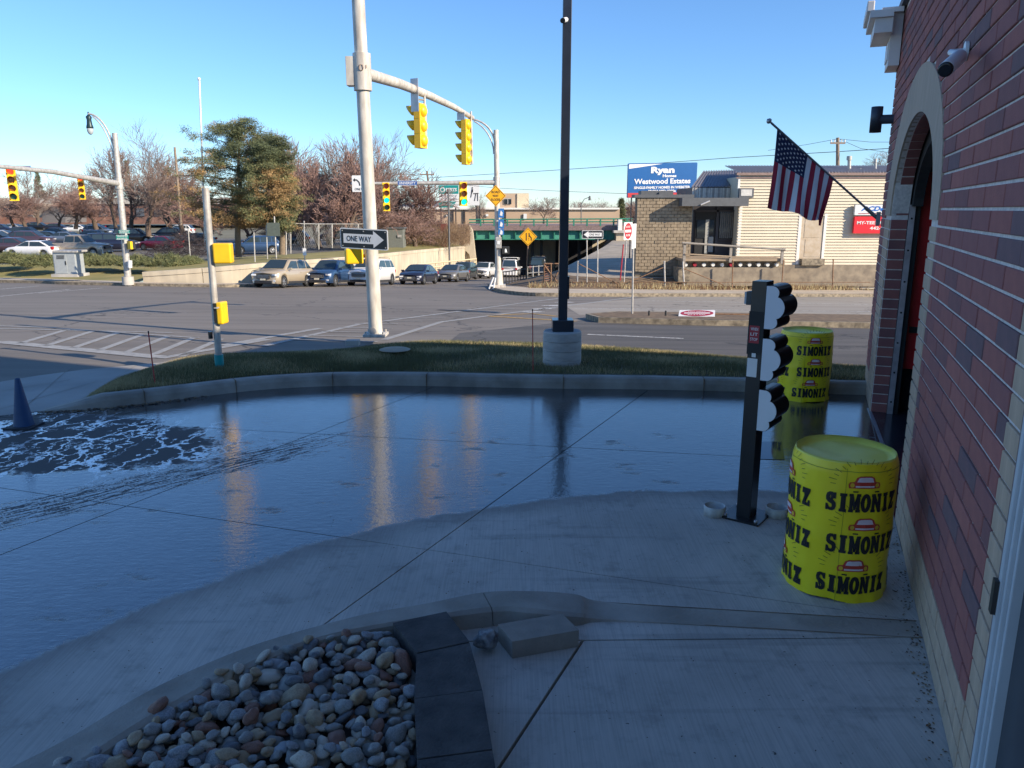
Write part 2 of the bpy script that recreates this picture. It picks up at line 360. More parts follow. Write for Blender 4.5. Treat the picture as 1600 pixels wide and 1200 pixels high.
# clip polygon by half plane a*x+b*y<=c
def clip(poly, a, b, c):
    out = []
    for i in range(len(poly)):
        p, q = poly[i], poly[(i+1) % len(poly)]; dp = a*p[0]+b*p[1]-c; dq = a*q[0]+b*q[1]-c
        if dp <= 0: out.append(p)
        if dp*dq < 0: t = dp/(dp-dq); out.append((p[0]+(q[0]-p[0])*t, p[1]+(q[1]-p[1])*t))
    return out
def sheet(mb, poly, dz, thick=0.):                     # polygon laid on the ground (split at the crease)
    for sgn in (1, -1):
        c = clip([tuple(p[:2]) for p in poly], .012*sgn, .068*sgn, .748*sgn)
        if len(c) >= 3:
            if thick: mb.prism([(x, y, zg(x, y)+dz-thick) for x, y in c], (0, 0, thick))
            else: mb.add([(x, y, zg(x, y)+dz) for x, y in c], [tuple(range(len(c)))])
def ccw(poly):
    a = sum(poly[i][0]*poly[(i+1) % len(poly)][1]-poly[(i+1) % len(poly)][0]*poly[i][1] for i in range(len(poly)))
    return poly if a > 0 else poly[::-1]

# ================================================================== GROUND
WA = Vector((2.8487, 5.2696, 0)); WD = Vector((.36601, .93061, 0)); WN = Vector((-.93061, .36601, 0)); WPHI = math.atan2(.93061, .36601)
def wallp(s, n, z): return WA+WD*s+WN*n+Vector((0, 0, z))

b = MB()                                               # base under everything near (joint bed)
sheet(b, [(-16, -4), (14, -4), (14, 12.5), (-16, 15)], -.03)
struct('joint_bed', b, M_DIRT)
# intersection asphalt, one sheet on the slope
b = MB()
sheet(b, ccw([(-120, 0), (-10.6, 7.1), (-7.15, 10.2), (-5.6, 11.6), (-5.1, 12.0), (9, 9.4), (60, 9), (70, 49), (23, 46.5), (8, 42), (1.4, 40), (-.5, 47), (3.5, 60), (8.6, 118), (-5.2, 118), (-5.2, 100), (-9.6, 74), (-13.8, 60), (-16.8, 51), (-22, 47.0), (-33, 49.6), (-120, 66)]), -.006)
struct('intersection_road', b, M_ASPH)
b = MB()                                               # darker near carriageway right of the crossing
sheet(b, ccw([G2(705, 531), (-1.2, 17.5), (2.2, 22.3), (9.6, 20.3), (40, 27), (40, 6), (6.5, 11.0), (4, 12.6), (2.4, 14), (0, 15)]), -.002)
struct('near_carriageway', b, M_ASPH2)

# concrete slabs of the wash exit pad, cut by the tooled joints
pad = thing('concrete_pad', 'wet concrete pad outside the car wash, cut into slabs by joints', 'concrete pad'); pad['kind'] = 'structure'
del pad['category']
cells = [clip([(-15, -3.5), (12, -3.5), (12, 8.87), (-15, 13.6)], -.668, .744, 12.44)]
def line_n(p, q):
    dx, dy = q[0]-p[0], q[1]-p[1]; L = math.hypot(dx, dy); a, b_ = -dy/L, dx/L; return a, b_, a*p[0]+b_*p[1]
def cut(cells, p, q, gap=.006, test=None):
    a, b_, c = line_n(p, q); out = []
    for ce in cells:
        if test and not test(ce): out.append(ce); continue
        u = clip(ce, a, b_, c-gap); w = clip(ce, -a, -b_, -c-gap)
        for x in (u, w):
            if len(x) >= 3: out.append(x)
    return out
cen = lambda ce: (sum(p[0] for p in ce)/len(ce), sum(p[1] for p in ce)/len(ce))
cells = cut(cells, (-1.08, 4.06), (-.05, 6.16), .005)
cells = cut(cells, (-.2, 3.86), (2.3, 3.90), .006, lambda c: cen(c)[0] > .5)
cells = cut(cells, (-2.94, 5.8), (1.29, 4.43), .004, lambda c: cen(c)[1] > 3.9 or cen(c)[0] < 0)
cells = cut(cells, (-.66, 7.66), (2.54, 7.09), .005, lambda c: cen(c)[1] > 4.0)
cells = cut(cells, (-3.5, 5.1), (-2.1, 8.0), .005, lambda c: cen(c)[0] < -1)
cells = cut(cells, (-6.3, 6.1), (-4.7, 9.4), .005, lambda c: cen(c)[0] < -3.5 and cen(c)[1] > 3.9)
cells = cut(cells, (-9, 6.1), (-7.4, 9.4), .005, lambda c: cen(c)[0] < -6 and cen(c)[1] > 3.9)
cells = cut(cells, (.37, 3.81), (-.04, 2.9), .008, lambda c: cen(c)[1] < 3.9)
cells = cut(cells, (1.2, 2.0), (-.5, 1.6), .008, lambda c: cen(c)[1] < 3.9 and cen(c)[0] > 0)
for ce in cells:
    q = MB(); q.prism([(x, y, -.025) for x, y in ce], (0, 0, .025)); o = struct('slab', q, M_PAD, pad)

# public sidewalk at left, beyond the pad
b = MB()
sw = [(-10.4, 7.2), G2(0, 597), G2(60, 587), G2(130, 578), G2(250, 567), G2(345, 556), (-4.6, 12.5), (-5.1, 10.9), (-5.0, 9.45), (-5.45, 8.95), (-6.3, 8.45), (-8, 7.4), (-9.6, 6.4)]
sheet(b, ccw(sw), .004)
struct('sidewalk', b, mat('walk_grey', (.34, .32, .29), .88, var=.15, scale=1., bump=.2))
b = MB()
for p, q in (((0, 640), (150, 597)), ((110, 575), (30, 645)), ((0, 612), (110, 594)), ((215, 570), (140, 617))):
    u, w = Vector(G2(*p)), Vector(G2(*q)); n = (w-u).normalized(); n = Vector((-n.y, n.x))*.006
    sheet(b, ccw([u+n, u-n, w-n, w+n]), .008)
struct('sidewalk_joints', b, M_KERB)

# near kerb (tapers out at right)
kb = smooth([GZ(-60, 1230, .1), GZ(100, 1150, .1), GZ(250, 1065, .1), GZ(400, 1002, .1), GZ(560, 960, .1), GZ(670, 940, .1), GZ(752, 922, .1), GZ(830, 920, .1), GZ(900, 925, .06), GZ(985, 943, .01), GZ(1430, 972, .0)], 80)
kf = smooth([GZ(-20, 1290, .1), GZ(125, 1192, .1), GZ(262, 1105, .1), GZ(400, 1033, .1), GZ(500, 996, .1), GZ(620, 972, .1), GZ(768, 951, .1), GZ(830, 953, .1), GZ(900, 960, .06), GZ(985, 968, .01), GZ(1440, 996, .0)], 80)
nk = thing('near_kerb', 'low curved concrete kerb', 'kerb'); nk['kind'] = 'structure'; del nk['category'], nk['label']
def kerb_piece(i0, i1):
    q = MB(); vs = []
    for i in range(i0, i1+1):
        B_, F_ = kb[i], kf[i]; e = (F_-B_); e.z = 0; e = e.normalized()
        hz = max(.004, B_.z); zz = noise.noise(B_*3)*.002
        vs += [(B_.x-e.x*.01, B_.y-e.y*.01, -.03), (B_.x, B_.y, max(.003, hz-.035*min(1, hz*12))+zz), (B_.x+e.x*.03, B_.y+e.y*.03, hz+zz), (F_.x-e.x*.02, F_.y-e.y*.02, hz+zz), (F_.x+e.x*.01, F_.y+e.y*.01, hz-.015*min(1, hz*12)), (F_.x+e.x*.03, F_.y+e.y*.03, -.03)]
    m = i1-i0+1
    q.add(vs, [(i*6+k, (i+1)*6+k, (i+1)*6+k+1, i*6+k+1) for i in range(m-1) for k in range(5)], False)
    q.add(vs[:6], [tuple(range(6))]); q.add(vs[-6:], [tuple(range(5, -1, -1))])
    o = struct('kerb_segment', q, M_KERBN, nk, smooth=False)
M_KERBN = mat('near_kerb_concrete', (.40, .36, .31), .88, c2=(.27, .24, .20), scale=3.5, bump=.5, bscale=45)
q = MB()
for ln_, zz in ((kb, 0), (kf[58:], 0)):
    for a_, c_ in zip(ln_, ln_[1:]):
        e = Vector((-(c_-a_).y, (c_-a_).x, 0)).normalized()*.0045; o_ = e*(1.6 if ln_ is kb else -1.6)
        q.add([(a_.x+o_.x-e.x, a_.y+o_.y-e.y, .0035), (a_.x+o_.x+e.x, a_.y+o_.y+e.y, .0035), (c_.x+o_.x+e.x, c_.y+o_.y+e.y, .0035), (c_.x+o_.x-e.x, c_.y+o_.y-e.y, .0035)], [(0, 1, 2, 3)])
struct('kerb_dirt_line', q, M_DIRT, nk)
kerb_piece(0, 48); kb[48], kf[48] = kb[48].lerp(kb[49], .12), kf[48].lerp(kf[49], .12); kerb_piece(48, 80)
nk_gap = 48

# island: turf mound with kerb
near = [GZ(140, 622, .1), GZ(210, 615, .14), GZ(300, 605, .14), GZ(400, 596, .14), GZ(500, 590, .14), GZ(600, 587, .14), GZ(700, 585, .14), GZ(850, 586, .14), GZ(1000, 588, .14), GZ(1150, 590, .14), GZ(1350, 593, .14)]
base = [GZ(60, 645), GZ(130, 641), GZ(210, 633), GZ(300, 622), GZ(400, 610), GZ(500, 604), GZ(600, 602.5), GZ(700, 604), GZ(850, 607), GZ(1000, 608.5), GZ(1150, 612), GZ(1380, 618)]
bs = smooth(base, 110)
isl = thing('island_kerb', 'x', 'x'); isl['kind'] = 'structure'; del isl['category'], isl['label']
def seg(i0, i1):
    q = MB(); vs = []
    for i in range(i0, i1+1):
        p = bs[i]; t = (bs[min(i+1, 110)]-bs[max(i-1, 0)]).normalized(); e = Vector((-t.y, t.x, 0))
        hz = .155*min(1, i/14.)+.004+noise.noise(p*1.5)*.004; w = .17
        for o_, z in ((0, -.03), (.012, hz*.55), (.03, hz-.02), (.06, hz), (w, hz), (w+.01, -.03)):
            vs.append((p.x+e.x*o_, p.y+e.y*o_, z if z < 0 else max(z, .002)))
    m = i1-i0+1
    q.add(vs, [(i*6+k, (i+1)*6+k, (i+1)*6+k+1, i*6+k+1) for i in range(m-1) for k in range(5)])
    q.add(vs[:6], [tuple(range(6))]); q.add(vs[-6:], [tuple(range(5, -1, -1))])
    struct('kerb_segment', q, M_KERB, isl)
cuts = [0, 22, 37, 52, 67, 82, 97, 110]
for i in range(len(cuts)-1): seg(cuts[i]+(0 if i == 0 else 0), cuts[i+1])
for i in cuts[1:-1]:                                  # dark joint slots
    p = bs[i]; t = (bs[i+1]-bs[i-1]).normalized(); e = Vector((-t.y, t.x, 0)); q = MB()
    q.obox(p+e*.084+Vector((0, 0, .078)), t, e, (0, 0, 1), .004, .088, .084); struct('kerb_joint', q, M_DIRT, isl)
kback = []
for i in range(len(bs)):
    p = bs[i]; t = (bs[min(i+1, 110)]-bs[max(i-1, 0)]).normalized(); kback.append(p+Vector((-t.y, t.x, 0))*.165)
farl = [G(150, 618), G(200, 593), G(280, 566), G(345, 557), G(450, 554), G(550, 548), G(600, 541), G(680, 535), G(830, 538), G(1000, 548), G(1160, 562), G(1400, 581)]
fs_ = smooth(farl, 110); nb_ = kback[8:]
def isl_pt(u, v):
    a = interp_fast(nb_, u); b_ = interp_fast(fs_, u); p = a.lerp(b_, v)
    edge = min(1., v/.06)*min(1., (1-v)/.10)
    hn = .145*min(1, u*12); z0 = lerp(hn, zg(b_.x, b_.y)+.015, v)
    p.z = z0+math.sin(math.pi*min(1, v))**1.*.075*min(1, u*5)+.02*noise.noise(Vector((p.x*.8, p.y*.8, 0)))*edge
    return p
def interp_fast(l, u): x = u*(len(l)-1); k = min(int(x), len(l)-2); return l[k].lerp(l[k+1], x-k)
q = MB(); NU, NV = 120, 18; vs = [isl_pt(i/NU, j/NV) for i in range(NU+1) for j in range(NV+1)]
q.add(vs, [(i*(NV+1)+j, (i+1)*(NV+1)+j, (i+1)*(NV+1)+j+1, i*(NV+1)+j+1) for i in range(NU) for j in range(NV)], True)
struct('grass_island', q, M_TURF)
def blades(name, ptf, N, hmin, hmax, w, mats, label, seed=1):
    rg = random.Random(seed); n3 = N*3
    co = np.empty((n3, 3), np.float32); mi = np.empty(N, np.int32)
    for i in range(N):
        p = ptf(rg); a = rg.random()*6.283; hh = rg.uniform(hmin, hmax); ww = w*rg.uniform(.6, 1.3); lx, ly = rg.gauss(0, .35)*hh, rg.gauss(0, .35)*hh
        dx, dy = math.cos(a)*ww, math.sin(a)*ww
        co[3*i] = (p.x-dx, p.y-dy, p.z-.01); co[3*i+1] = (p.x+dx, p.y+dy, p.z-.01); co[3*i+2] = (p.x+lx, p.y+ly, p.z+hh)
        nn = noise.noise(Vector((p.x*.9, p.y*.9, 3)))+rg.gauss(0, .22); mi[i] = 0 if nn < -.05 else (1 if nn < .18 else 2)
    me = bpy.data.meshes.new(name); me.vertices.add(n3); me.vertices.foreach_set('co', co.ravel())
    me.loops.add(n3); me.loops.foreach_set('vertex_index', np.arange(n3, dtype=np.int32)); me.polygons.add(N)
    me.polygons.foreach_set('loop_start', np.arange(0, n3, 3, dtype=np.int32)); me.polygons.foreach_set('loop_total', np.full(N, 3, np.int32))
    for m_ in mats: me.materials.append(m_)
    me.polygons.foreach_set('material_index', mi); me.update(calc_edges=True)
    o = bpy.data.objects.new(name, me); col.objects.link(o); return tag(o, label, 'grass', kind='stuff')
GR = [mat('grass_green', (.125, .125, .05), .8, var=.2, scale=2), mat('grass_olive', (.22, .195, .085), .8, var=.2, scale=2), mat('grass_straw', (.44, .36, .19), .85, var=.15)]
blades('grass', lambda r: isl_pt(r.random(), .03+.965*r.random()), 170000, .025, .07, .004, GR, 'short winter lawn on the kerbed island between pad and street', 3)

# markings ----------------------------------------------------------
def strip(mb, p, q, w, dz=.003):
    u, v = Vector(p[:2]), Vector(q[:2]); n = (v-u).normalized(); n = Vector((-n.y, n.x))*w/2
    sheet(mb, ccw([u+n, u-n, v-n, v+n]), dz)
def pstrip(mb, a, b_, w, dz=.003): strip(mb, G2(*a), G2(*b_), w, dz)
b = MB()                                               # ladder crossing at left
pstrip(b, (-150, 505), (90, 512), .16); pstrip(b, (-150, 530), (0, 534), .16); pstrip(b, (0, 534), (250, 558), .35)
pstrip(b, (-60, 512), (270, 520), .14); pstrip(b, (90, 513), (310, 528), .14)
for x in range(7): pstrip(b, (30+x*42, 537+x*3.4), (105+x*40, 515+x*2.4), .14)
pstrip(b, (345, 540), (500, 513), .2, .003); pstrip(b, (250, 560), (420, 530), .2)
struct('crosswalk_paint_left', b, M_WPAINT)
b = MB()                                               # crossing running away to the right
pstrip(b, (410, 541), (560, 507), .17); pstrip(b, (560, 507), (905, 462), .2)
pstrip(b, (600, 531), (690, 503), .17); pstrip(b, (690, 503), (1000, 463), .2)
for i in range(5): t = i/5; pstrip(b, (450+i*26, 530-i*6), (590+i*8, 534-i*7), .12)
for i in range(8):
    pstrip(b, (575+i*34, 502-i*4.6), (660+i*36, 502-i*4.9), .13)
struct('crosswalk_paint_right', b, M_WPAINT)
b = MB()
pstrip(b, (918, 522.5), (1068, 529), .14); pstrip(b, (1010, 470), (1365, 476), .12); pstrip(b, (850, 481), (1365, 487), .12)
for x in range(4): pstrip(b, (820+x*16, 488-x*5), (845+x*16, 487-x*5), .5)
pstrip(b, (0, 463), (110, 452), .12); pstrip(b, (0, 452), (60, 447), .12); pstrip(b, (60, 458), (160, 450), .12)
struct('lane_lines', b, M_WPAINT2)
b = MB(); pstrip(b, (762, 494), (900, 502), .25); pstrip(b, (762, 493), (830, 490), .22); pstrip(b, (830, 490), (870, 494), .2)
struct('yellow_lane_mark', b, M_YPAINT)
b = MB(); pstrip(b, (685, 484), (745, 487), .35, .004); struct('tar_patch', b, mat('tar', (.03, .03, .03), .7))

b = MB(); sheet(b, ccw([G2(1000, 466), G2(880, 476), G2(905, 492), G2(1000, 492), G2(1200, 494), G2(1500, 497), (48, 52), (24, 46.6), (9, 42.6)]), -.001)
struct('far_carriageway', b, asphalt_material('pale_asphalt', (.27, .24, .20), (.38, .345, .29), .7, -12))
# median island with kerb
md = [G2(915, 498), G2(935, 504), G2(1000, 506), G2(1100, 508.5), G2(1380, 513), G2(1700, 520), G2(1700, 505), G2(1380, 499), G2(1100, 495), G2(960, 493.5)]
q = MB(); md = ccw(md)
q.prism([(x, y, zg(x, y)-.05) for x, y in md], (0, 0, .2)); struct('median_kerb', q, M_KERBOLD)
q = MB(); cx_, cy_ = cen(md); sheet(q, [(cx_+(x-cx_)*.975, cy_+(y-cy_)*.86) for x, y in md], .156); struct('median_top', q, M_DIRT)

# far side of the right hand road: kerb, walk, verge, shop lot
kp = [G2(762, 447), G2(775, 455), G2(800, 460), G2(850, 463), G2(1000, 463.5), G2(1370, 464), G2(1800, 466)]
back1 = [(-.6, 50), (.3, 46.8), (1.3, 44.5), (3.2, 43.6), (9.2, 44.6), (24.0, 49.0), (46, 54)]
def ribbon(mb, A, B, za, zb):
    A = smooth([Vector((*p, 0)) for p in A], 40); B = smooth([Vector((*p, 0)) for p in B], 40)
    vs = []
    for a_, b_ in zip(A, B): vs += [(a_.x, a_.y, za(a_.x, a_.y)), (b_.x, b_.y, zb(b_.x, b_.y))]
    mb.add(vs, [(2*i, 2*i+2, 2*i+3, 2*i+1) for i in range(40)])
kp2 = [(x+.05, y+.18) for x, y in kp]
q = MB(); ribbon(q, kp, kp, lambda x, y: zg(x, y)-.05, lambda x, y: zg(x, y)+.17); ribbon(q, kp, kp2, lambda x, y: zg(x, y)+.17, lambda x, y: zg(x, y)+.175)
struct('far_kerb', q, M_KERBOLD)
q = MB(); ribbon(q, kp2, back1, lambda x, y: zg(x, y)+.172, lambda x, y: zg(x, y)+.22); struct('far_sidewalk', q, M_WALK)
zb1 = lambda x, y: zg(x, y)+.22
lotz = lambda x, y: -1.62-.02*max(0, x-4)
back2 = [(6.0, 60), (3.6, 54), (3.2, 49.5), (4.4, 46.8), (9.6, 47.0), (24.5, 51), (46, 56)]
q = MB(); ribbon(q, back1, back2, zb1, lotz); struct('verge', q, M_DIRT)
edge_ = [(3.2, 49.5), (6.0, 60), (9.3, 75), (11.6, 90), (13.6, 104), (14, 111.9)]
back3 = [(13.6, 104), (11.6, 90), (9.3, 75), (9, 62), (12, 58), (30, 62), (50, 64)]
q = MB(); ribbon(q, back2, back3, lotz, lambda x, y: -1.5); ribbon(q, back3, [(60, 108), (60, 95), (62, 80), (70, 72), (80, 70), (100, 70), (120, 70)], lambda x, y: -1.5, lambda x, y: -1.55)
q2 = MB(); ribbon(q2, [(.6, 50), (3.5, 60), (5.4, 75), (6.6, 90), (8.2, 104), (8.4, 111.9)], edge_, zg, lambda x, y: -1.56 if y > 55 else lotz(x, y)-.02); struct('underpass_slope', q2, mat('slope_dirt', (.20, .17, .14), .95, var=.2, bump=.4))
struct('shop_lot', q, mat('lot_concrete', (.36, .31, .24), .9, var=.2, scale=.7, bump=.2))

# left side: kerb, walk, grass bank, hedge bed, parking lot
lk = [(-130, 68), (-60, 54), (-33, 49.4), (-27.6, 47.3), (-22.4, 46.0), (-17.2, 45.6), (-15.5, 47.2)]
lk2 = [(x, y+.2) for x, y in lk]; lb = [(-130, 73), (-60, 59), (-34, 53.2), (-28, 50.6), (-23, 47.6), (-18.4, 46.9), (-15.9, 47.9)]
q = MB(); ribbon(q, lk, lk, lambda x, y: zg(x, y)-.05, lambda x, y: zg(x, y)+.16); ribbon(q, lk, lk2, lambda x, y: zg(x, y)+.16, lambda x, y: zg(x, y)+.165); struct('left_kerb', q, M_KERBOLD)
q = MB(); ribbon(q, lk2, lb, lambda x, y: zg(x, y)+.162, lambda x, y: max(zg(x, y)+.2, -2.5)); struct('left_sidewalk', q, M_WALK)
lb0 = [(-130, 73), (-60, 59), (-34, 53.2), (-28, 50.6), (-23, 47.6)]; lc = [(-130, 78), (-62, 63), (-36, 58.5), (-29, 60), (-25, 64)]
q = MB(); ribbon(q, lb0, lc, lambda x, y: max(zg(x, y)+.2, -2.5), lambda x, y: -1.72); struct('grass_bank', q, M_DRYGRASS)
# retaining wall along the dip
wpx = [(222, 425, 47.2), (300, 420, 47.2), (400, 412, 48.5), (480, 406, 54), (560, 400, 62), (640, 392, 74), (690, 387.5, 86), (728, 384, 99)]
wt = [P(*p) for p in wpx]; ws = smooth(wt, 48)
rw = thing('retaining_wall', 'long pale concrete retaining wall beside the queue of cars', 'wall', (ws[24].x, ws[24].y, -3))
for k in range(6):
    q = MB(); vs = []
    pts = ws[k*8:k*8+9]
    for i, p in enumerate(pts):
        t = (ws[min(48, k*8+i+1)]-ws[max(0, k*8+i-1)]); t.z = 0; t.normalize(); e = Vector((-t.y, t.x, 0)); s_ = t*(.02 if i == 0 else (-.02 if i == 8 else 0))
        a_ = p+s_
        zb_ = zg(a_.x, a_.y)-.3
        vs += [(a_.x, a_.y, zb_), (a_.x, a_.y, a_.z-.28), (a_.x-e.x*.05, a_.y-e.y*.05, a_.z-.27), (a_.x-e.x*.05, a_.y-e.y*.05, a_.z), (a_.x+e.x*.35, a_.y+e.y*.35, a_.z), (a_.x+e.x*.35, a_.y+e.y*.35, zb_)]
    q.add(vs, [(i*6+j, (i+1)*6+j, (i+1)*6+j+1, i*6+j+1) for i in range(8) for j in range(5)]); q.add(vs[:6], [tuple(range(6))]); q.add(vs[-6:], [tuple(range(5, -1, -1))])
    q.build('wall_panel', M_WALL, rw, rel=True)
bk = [(-25, 64), (-23, 69), (-20, 73), (-17.5, 77), (-15, 83), (-13, 91), (-11.5, 100), (-10.2, 108)]
q = MB(); A = [p+Vector((0, 0, -.03)) for p in ws]; B = smooth([Vector((*p, -1.7)) for p in bk], 48); vs = []
for a_, b_ in zip(A, B): vs += [a_, a_.lerp(b_, .5)+Vector((0, 0, .12)), b_]
q.add(vs, [(3*i+j, 3*i+3+j, 3*i+4+j, 3*i+1+j) for i in range(48) for j in range(2)], True); struct('grass_verge', q, M_DRYGRASS)
q = MB(); lot = [(-400, 130)]+[(-130, 78), (-62, 63), (-36, 58.5), (-29, 60), (-25, 64), (-23, 69), (-20, 73), (-17.5, 77), (-15, 83), (-13, 91), (-11.5, 100), (-10.4, 111.9), (-400, 111.9)]
q.add([(x, y, -1.73) for x, y in lot[1:]], [tuple(range(len(lot)-1))]); struct('parking_lot', q, M_LOT)
q = MB(); q.add([(-600, 112, -1.74), (600, 112, -1.74), (2500, 4000, -1.74), (-2500, 4000, -1.74)], [(0, 1, 2, 3)]); q.box(-7, 111, -12, 15, 111.9, -1.8); struct('far_ground', q, M_FAR)
q = MB(); q.add([(-600, 66, -1.8), (-130, 66, -1.8), (-130, 112, -1.8), (-600, 112, -1.8)], [(0, 1, 2, 3)]); q.add([(60, 60, -1.8), (600, 60, -1.8), (600, 112, -1.8), (60, 112, -1.8)], [(0, 1, 2, 3)]); q.add([(13.6, 103, -1.6), (62, 100, -1.6), (70, 112, -1.6), (14, 112, -1.6)], [(0, 1, 2, 3)]); struct('side_ground', q, M_FAR)
q = MB(); 
for r_, (x0, x1) in enumerate(((-120, -16), (-130, -14), (-140, -12))):
    yy = 66+r_*16
    for i in range(16): q.add([(x0+i*(x1-x0)/16, yy, -1.722), (x0+i*(x1-x0)/16+.12, yy, -1.722), (x0+i*(x1-x0)/16+.12, yy+5, -1.722), (x0+i*(x1-x0)/16, yy+5, -1.722)], [(0, 1, 2, 3)])
struct('parking_lines', q, M_WPAINT2)
# ================================================================== CAR WASH BUILDING
bld = thing('brick_building', 'red brick car wash building with an arched wash bay opening, filling the right side', 'building', WA, WPHI)
M_MORT = mat('mortar', (.72, .66, .62), .95, var=.15, scale=30, bump=.4, bscale=60)
BRK = [mat('brick_red', (.36, .125, .105), .88, c2=(.30, .105, .092), scale=9, bump=.35, bscale=70), mat('brick_maroon', (.31, .115, .105), .88, c2=(.27, .10, .095), scale=9, bump=.35, bscale=70),
       mat('brick_dark', (.26, .105, .10), .88, c2=(.21, .09, .088), scale=9, bump=.35, bscale=70), mat('brick_charcoal', (.20, .11, .115), .88, c2=(.16, .095, .10), scale=9, bump=.35, bscale=70),
       mat('brick_rose', (.40, .14, .115), .88, c2=(.34, .115, .10), scale=9, bump=.35, bscale=70)]
M_TAN = mat('tan_brick', (.55, .40, .28), .9, c2=(.43, .31, .22), scale=14, bump=.35, bscale=60, stretch=(1, 1, .3))
M_TRIM = mat('cornice_paint', (.72, .70, .68), .6, var=.05)
M_STEEL = mat('zinc_track', (.55, .50, .52), .45, .5, c2=(.38, .33, .34), scale=9)
CO = .112
S0, S1, S2, S3 = -.07, .33, 3.85, 4.55             # near tan strip, opening, far tan strip
SE = 5.22; ZS = 2.28                                # far corner, springing
MID = (S1+S2)/2
def inner(s): d = (s-MID)/((S2-S1)/2); return ZS+.90*math.sqrt(max(0, 1-d*d)) if abs(d) <= 1 else -1
def outer_half(z):                                  # half width of the arch surround at height z
    if z <= ZS: return (S3-S0)/2
    k = (z-ZS)/1.31
    return (S3-S0)/2*math.sqrt(1-k*k) if k < 1 else 0
OM = (S0+S3)/2
prof = lambda s: 4.66 if s > .4 else 7.1
out = [(-14, 0), (-4.3, 0), (-4.3, 2.5), (-2.86, 2.5), (-2.86, 0), (S1, 0), (S1, ZS)]+[(S1+(S2-S1)*i/24, inner(S1+(S2-S1)*i/24)) for i in range(1, 24)]+[(S2, ZS), (S2, 0), (SE, 0), (SE, 4.66), (.4, 4.66), (.4, 7.1), (-14, 7.1)]
q = MB(); q.prism([(s, -.012, z) for s, z in out], (0, -.17, 0)); q.build('wall', M_MORT, bld)
q = MB(); q.box(SE-.3, -30, 0, SE-.012, -.4, 4.9); q.box(-14, -30, 0, -13.7, -.4, 7.05); q.box(-14, -30.3, 0, SE-.02, -30, 4.4); q.build('side_wall', M_MORT, bld)
q = MB(); q.box(.42, -30, 4.66, SE+.15, .05, 4.76); q.box(-14.2, -30, 7.1, .45, .1, 7.25); q.box(.2, -30, 4.66, .35, -.2, 7.1); q.build('roof', mat('roof_shingle', (.10, .10, .11), .9, bump=.3), bld)
q = MB(); q.mi(0); q.box(SE-.42, .01, 4.02, SE+.12, .13, 4.6); q.box(SE+.01, -.6, 4.02, SE+.12, .009, 4.6); q.box(SE-.62, .13, 4.36, SE+.26, .32, 4.52); q.box(SE-.66, .131, 4.522, SE+.32, .38, 4.60); q.box(SE+.121, -30, 4.36, SE+.26, .129, 4.52); q.box(SE+.121, -30, 4.522, SE+.32, .13, 4.60)
q.box(SE-.36, .131, 4.10, SE+.04, .145, 4.30)
q.box(SE-.5, .02, 4.60, SE+.14, .25, 4.655)
q.build('cornice', M_TRIM, bld)
q = MB(); q.box(SE+.26, -30, 4.602, SE+.34, .42, 4.72); q.box(SE-.6, .34, 4.602, SE+.259, .42, 4.72); q.build('gutter', M_TRIM, bld, bevel=.01)
# arch surround
q = MB(); oc = [(S3, .0)] ; N_ = 40; o_pts = []; i_pts = []
for i in range(N_+1):
    a = math.pi*i/N_; i_pts.append((MID+(S2-S1)/2*math.cos(a), ZS+.90*math.sin(a))); o_pts.append((OM+(S3-S0)/2*math.cos(a), ZS+1.31*math.sin(a)))
vs = []
for (a_, b_), (c_, d_) in zip(i_pts, o_pts): vs += [(a_, -.05, b_), (a_, .006, b_), (c_, .006, d_), (c_, -.02, d_)]
q.add(vs, [(4*i+k, 4*i+4+k, 4*i+5+k, 4*i+1+k) for i in range(N_) for k in range(3)]); M_ARCH = mat('arch_stone', (.52, .41, .31), .92, c2=(.40, .31, .235), scale=5, bump=.5, bscale=8, stretch=(9, 9, .5)); q.build('arch_surround', M_ARCH, bld)
BMESH = {}
def brick_mesh(L, hh, m):
    k = (round(L, 3), round(hh, 3), m.name)
    if k not in BMESH:
        L, hh = k[0], k[1]; q = MB(); c = .004
        q.add([(0, -.012, 0), (L, -.012, 0), (L, -.012, hh), (0, -.012, hh), (0, -.003, 0), (L, -.003, 0), (L, -.003, hh), (0, -.003, hh), (c, 0, c), (L-c, 0, c), (L-c, 0, hh-c), (c, 0, hh-c)],
              [(0, 1, 5, 4), (1, 2, 6, 5), (2, 3, 7, 6), (3, 0, 4, 7), (4, 5, 9, 8), (5, 6, 10, 9), (6, 7, 11, 10), (7, 4, 8, 11), (8, 9, 10, 11)])
        me = bpy.data.meshes.new('brick'); me.from_pydata(q.v, [], q.f); me.materials.append(m); BMESH[k] = me
    return BMESH[k]
def proj(p):
    z = p.z-H; d = p.y*CP-z*SP
    if d < .2: return None
    return (800+F*p.x/d, 600-F*(p.y*SP+z*CP)/d)
red, tan = [], []
BL = .448; G_ = .016
row = 0; z = 0.
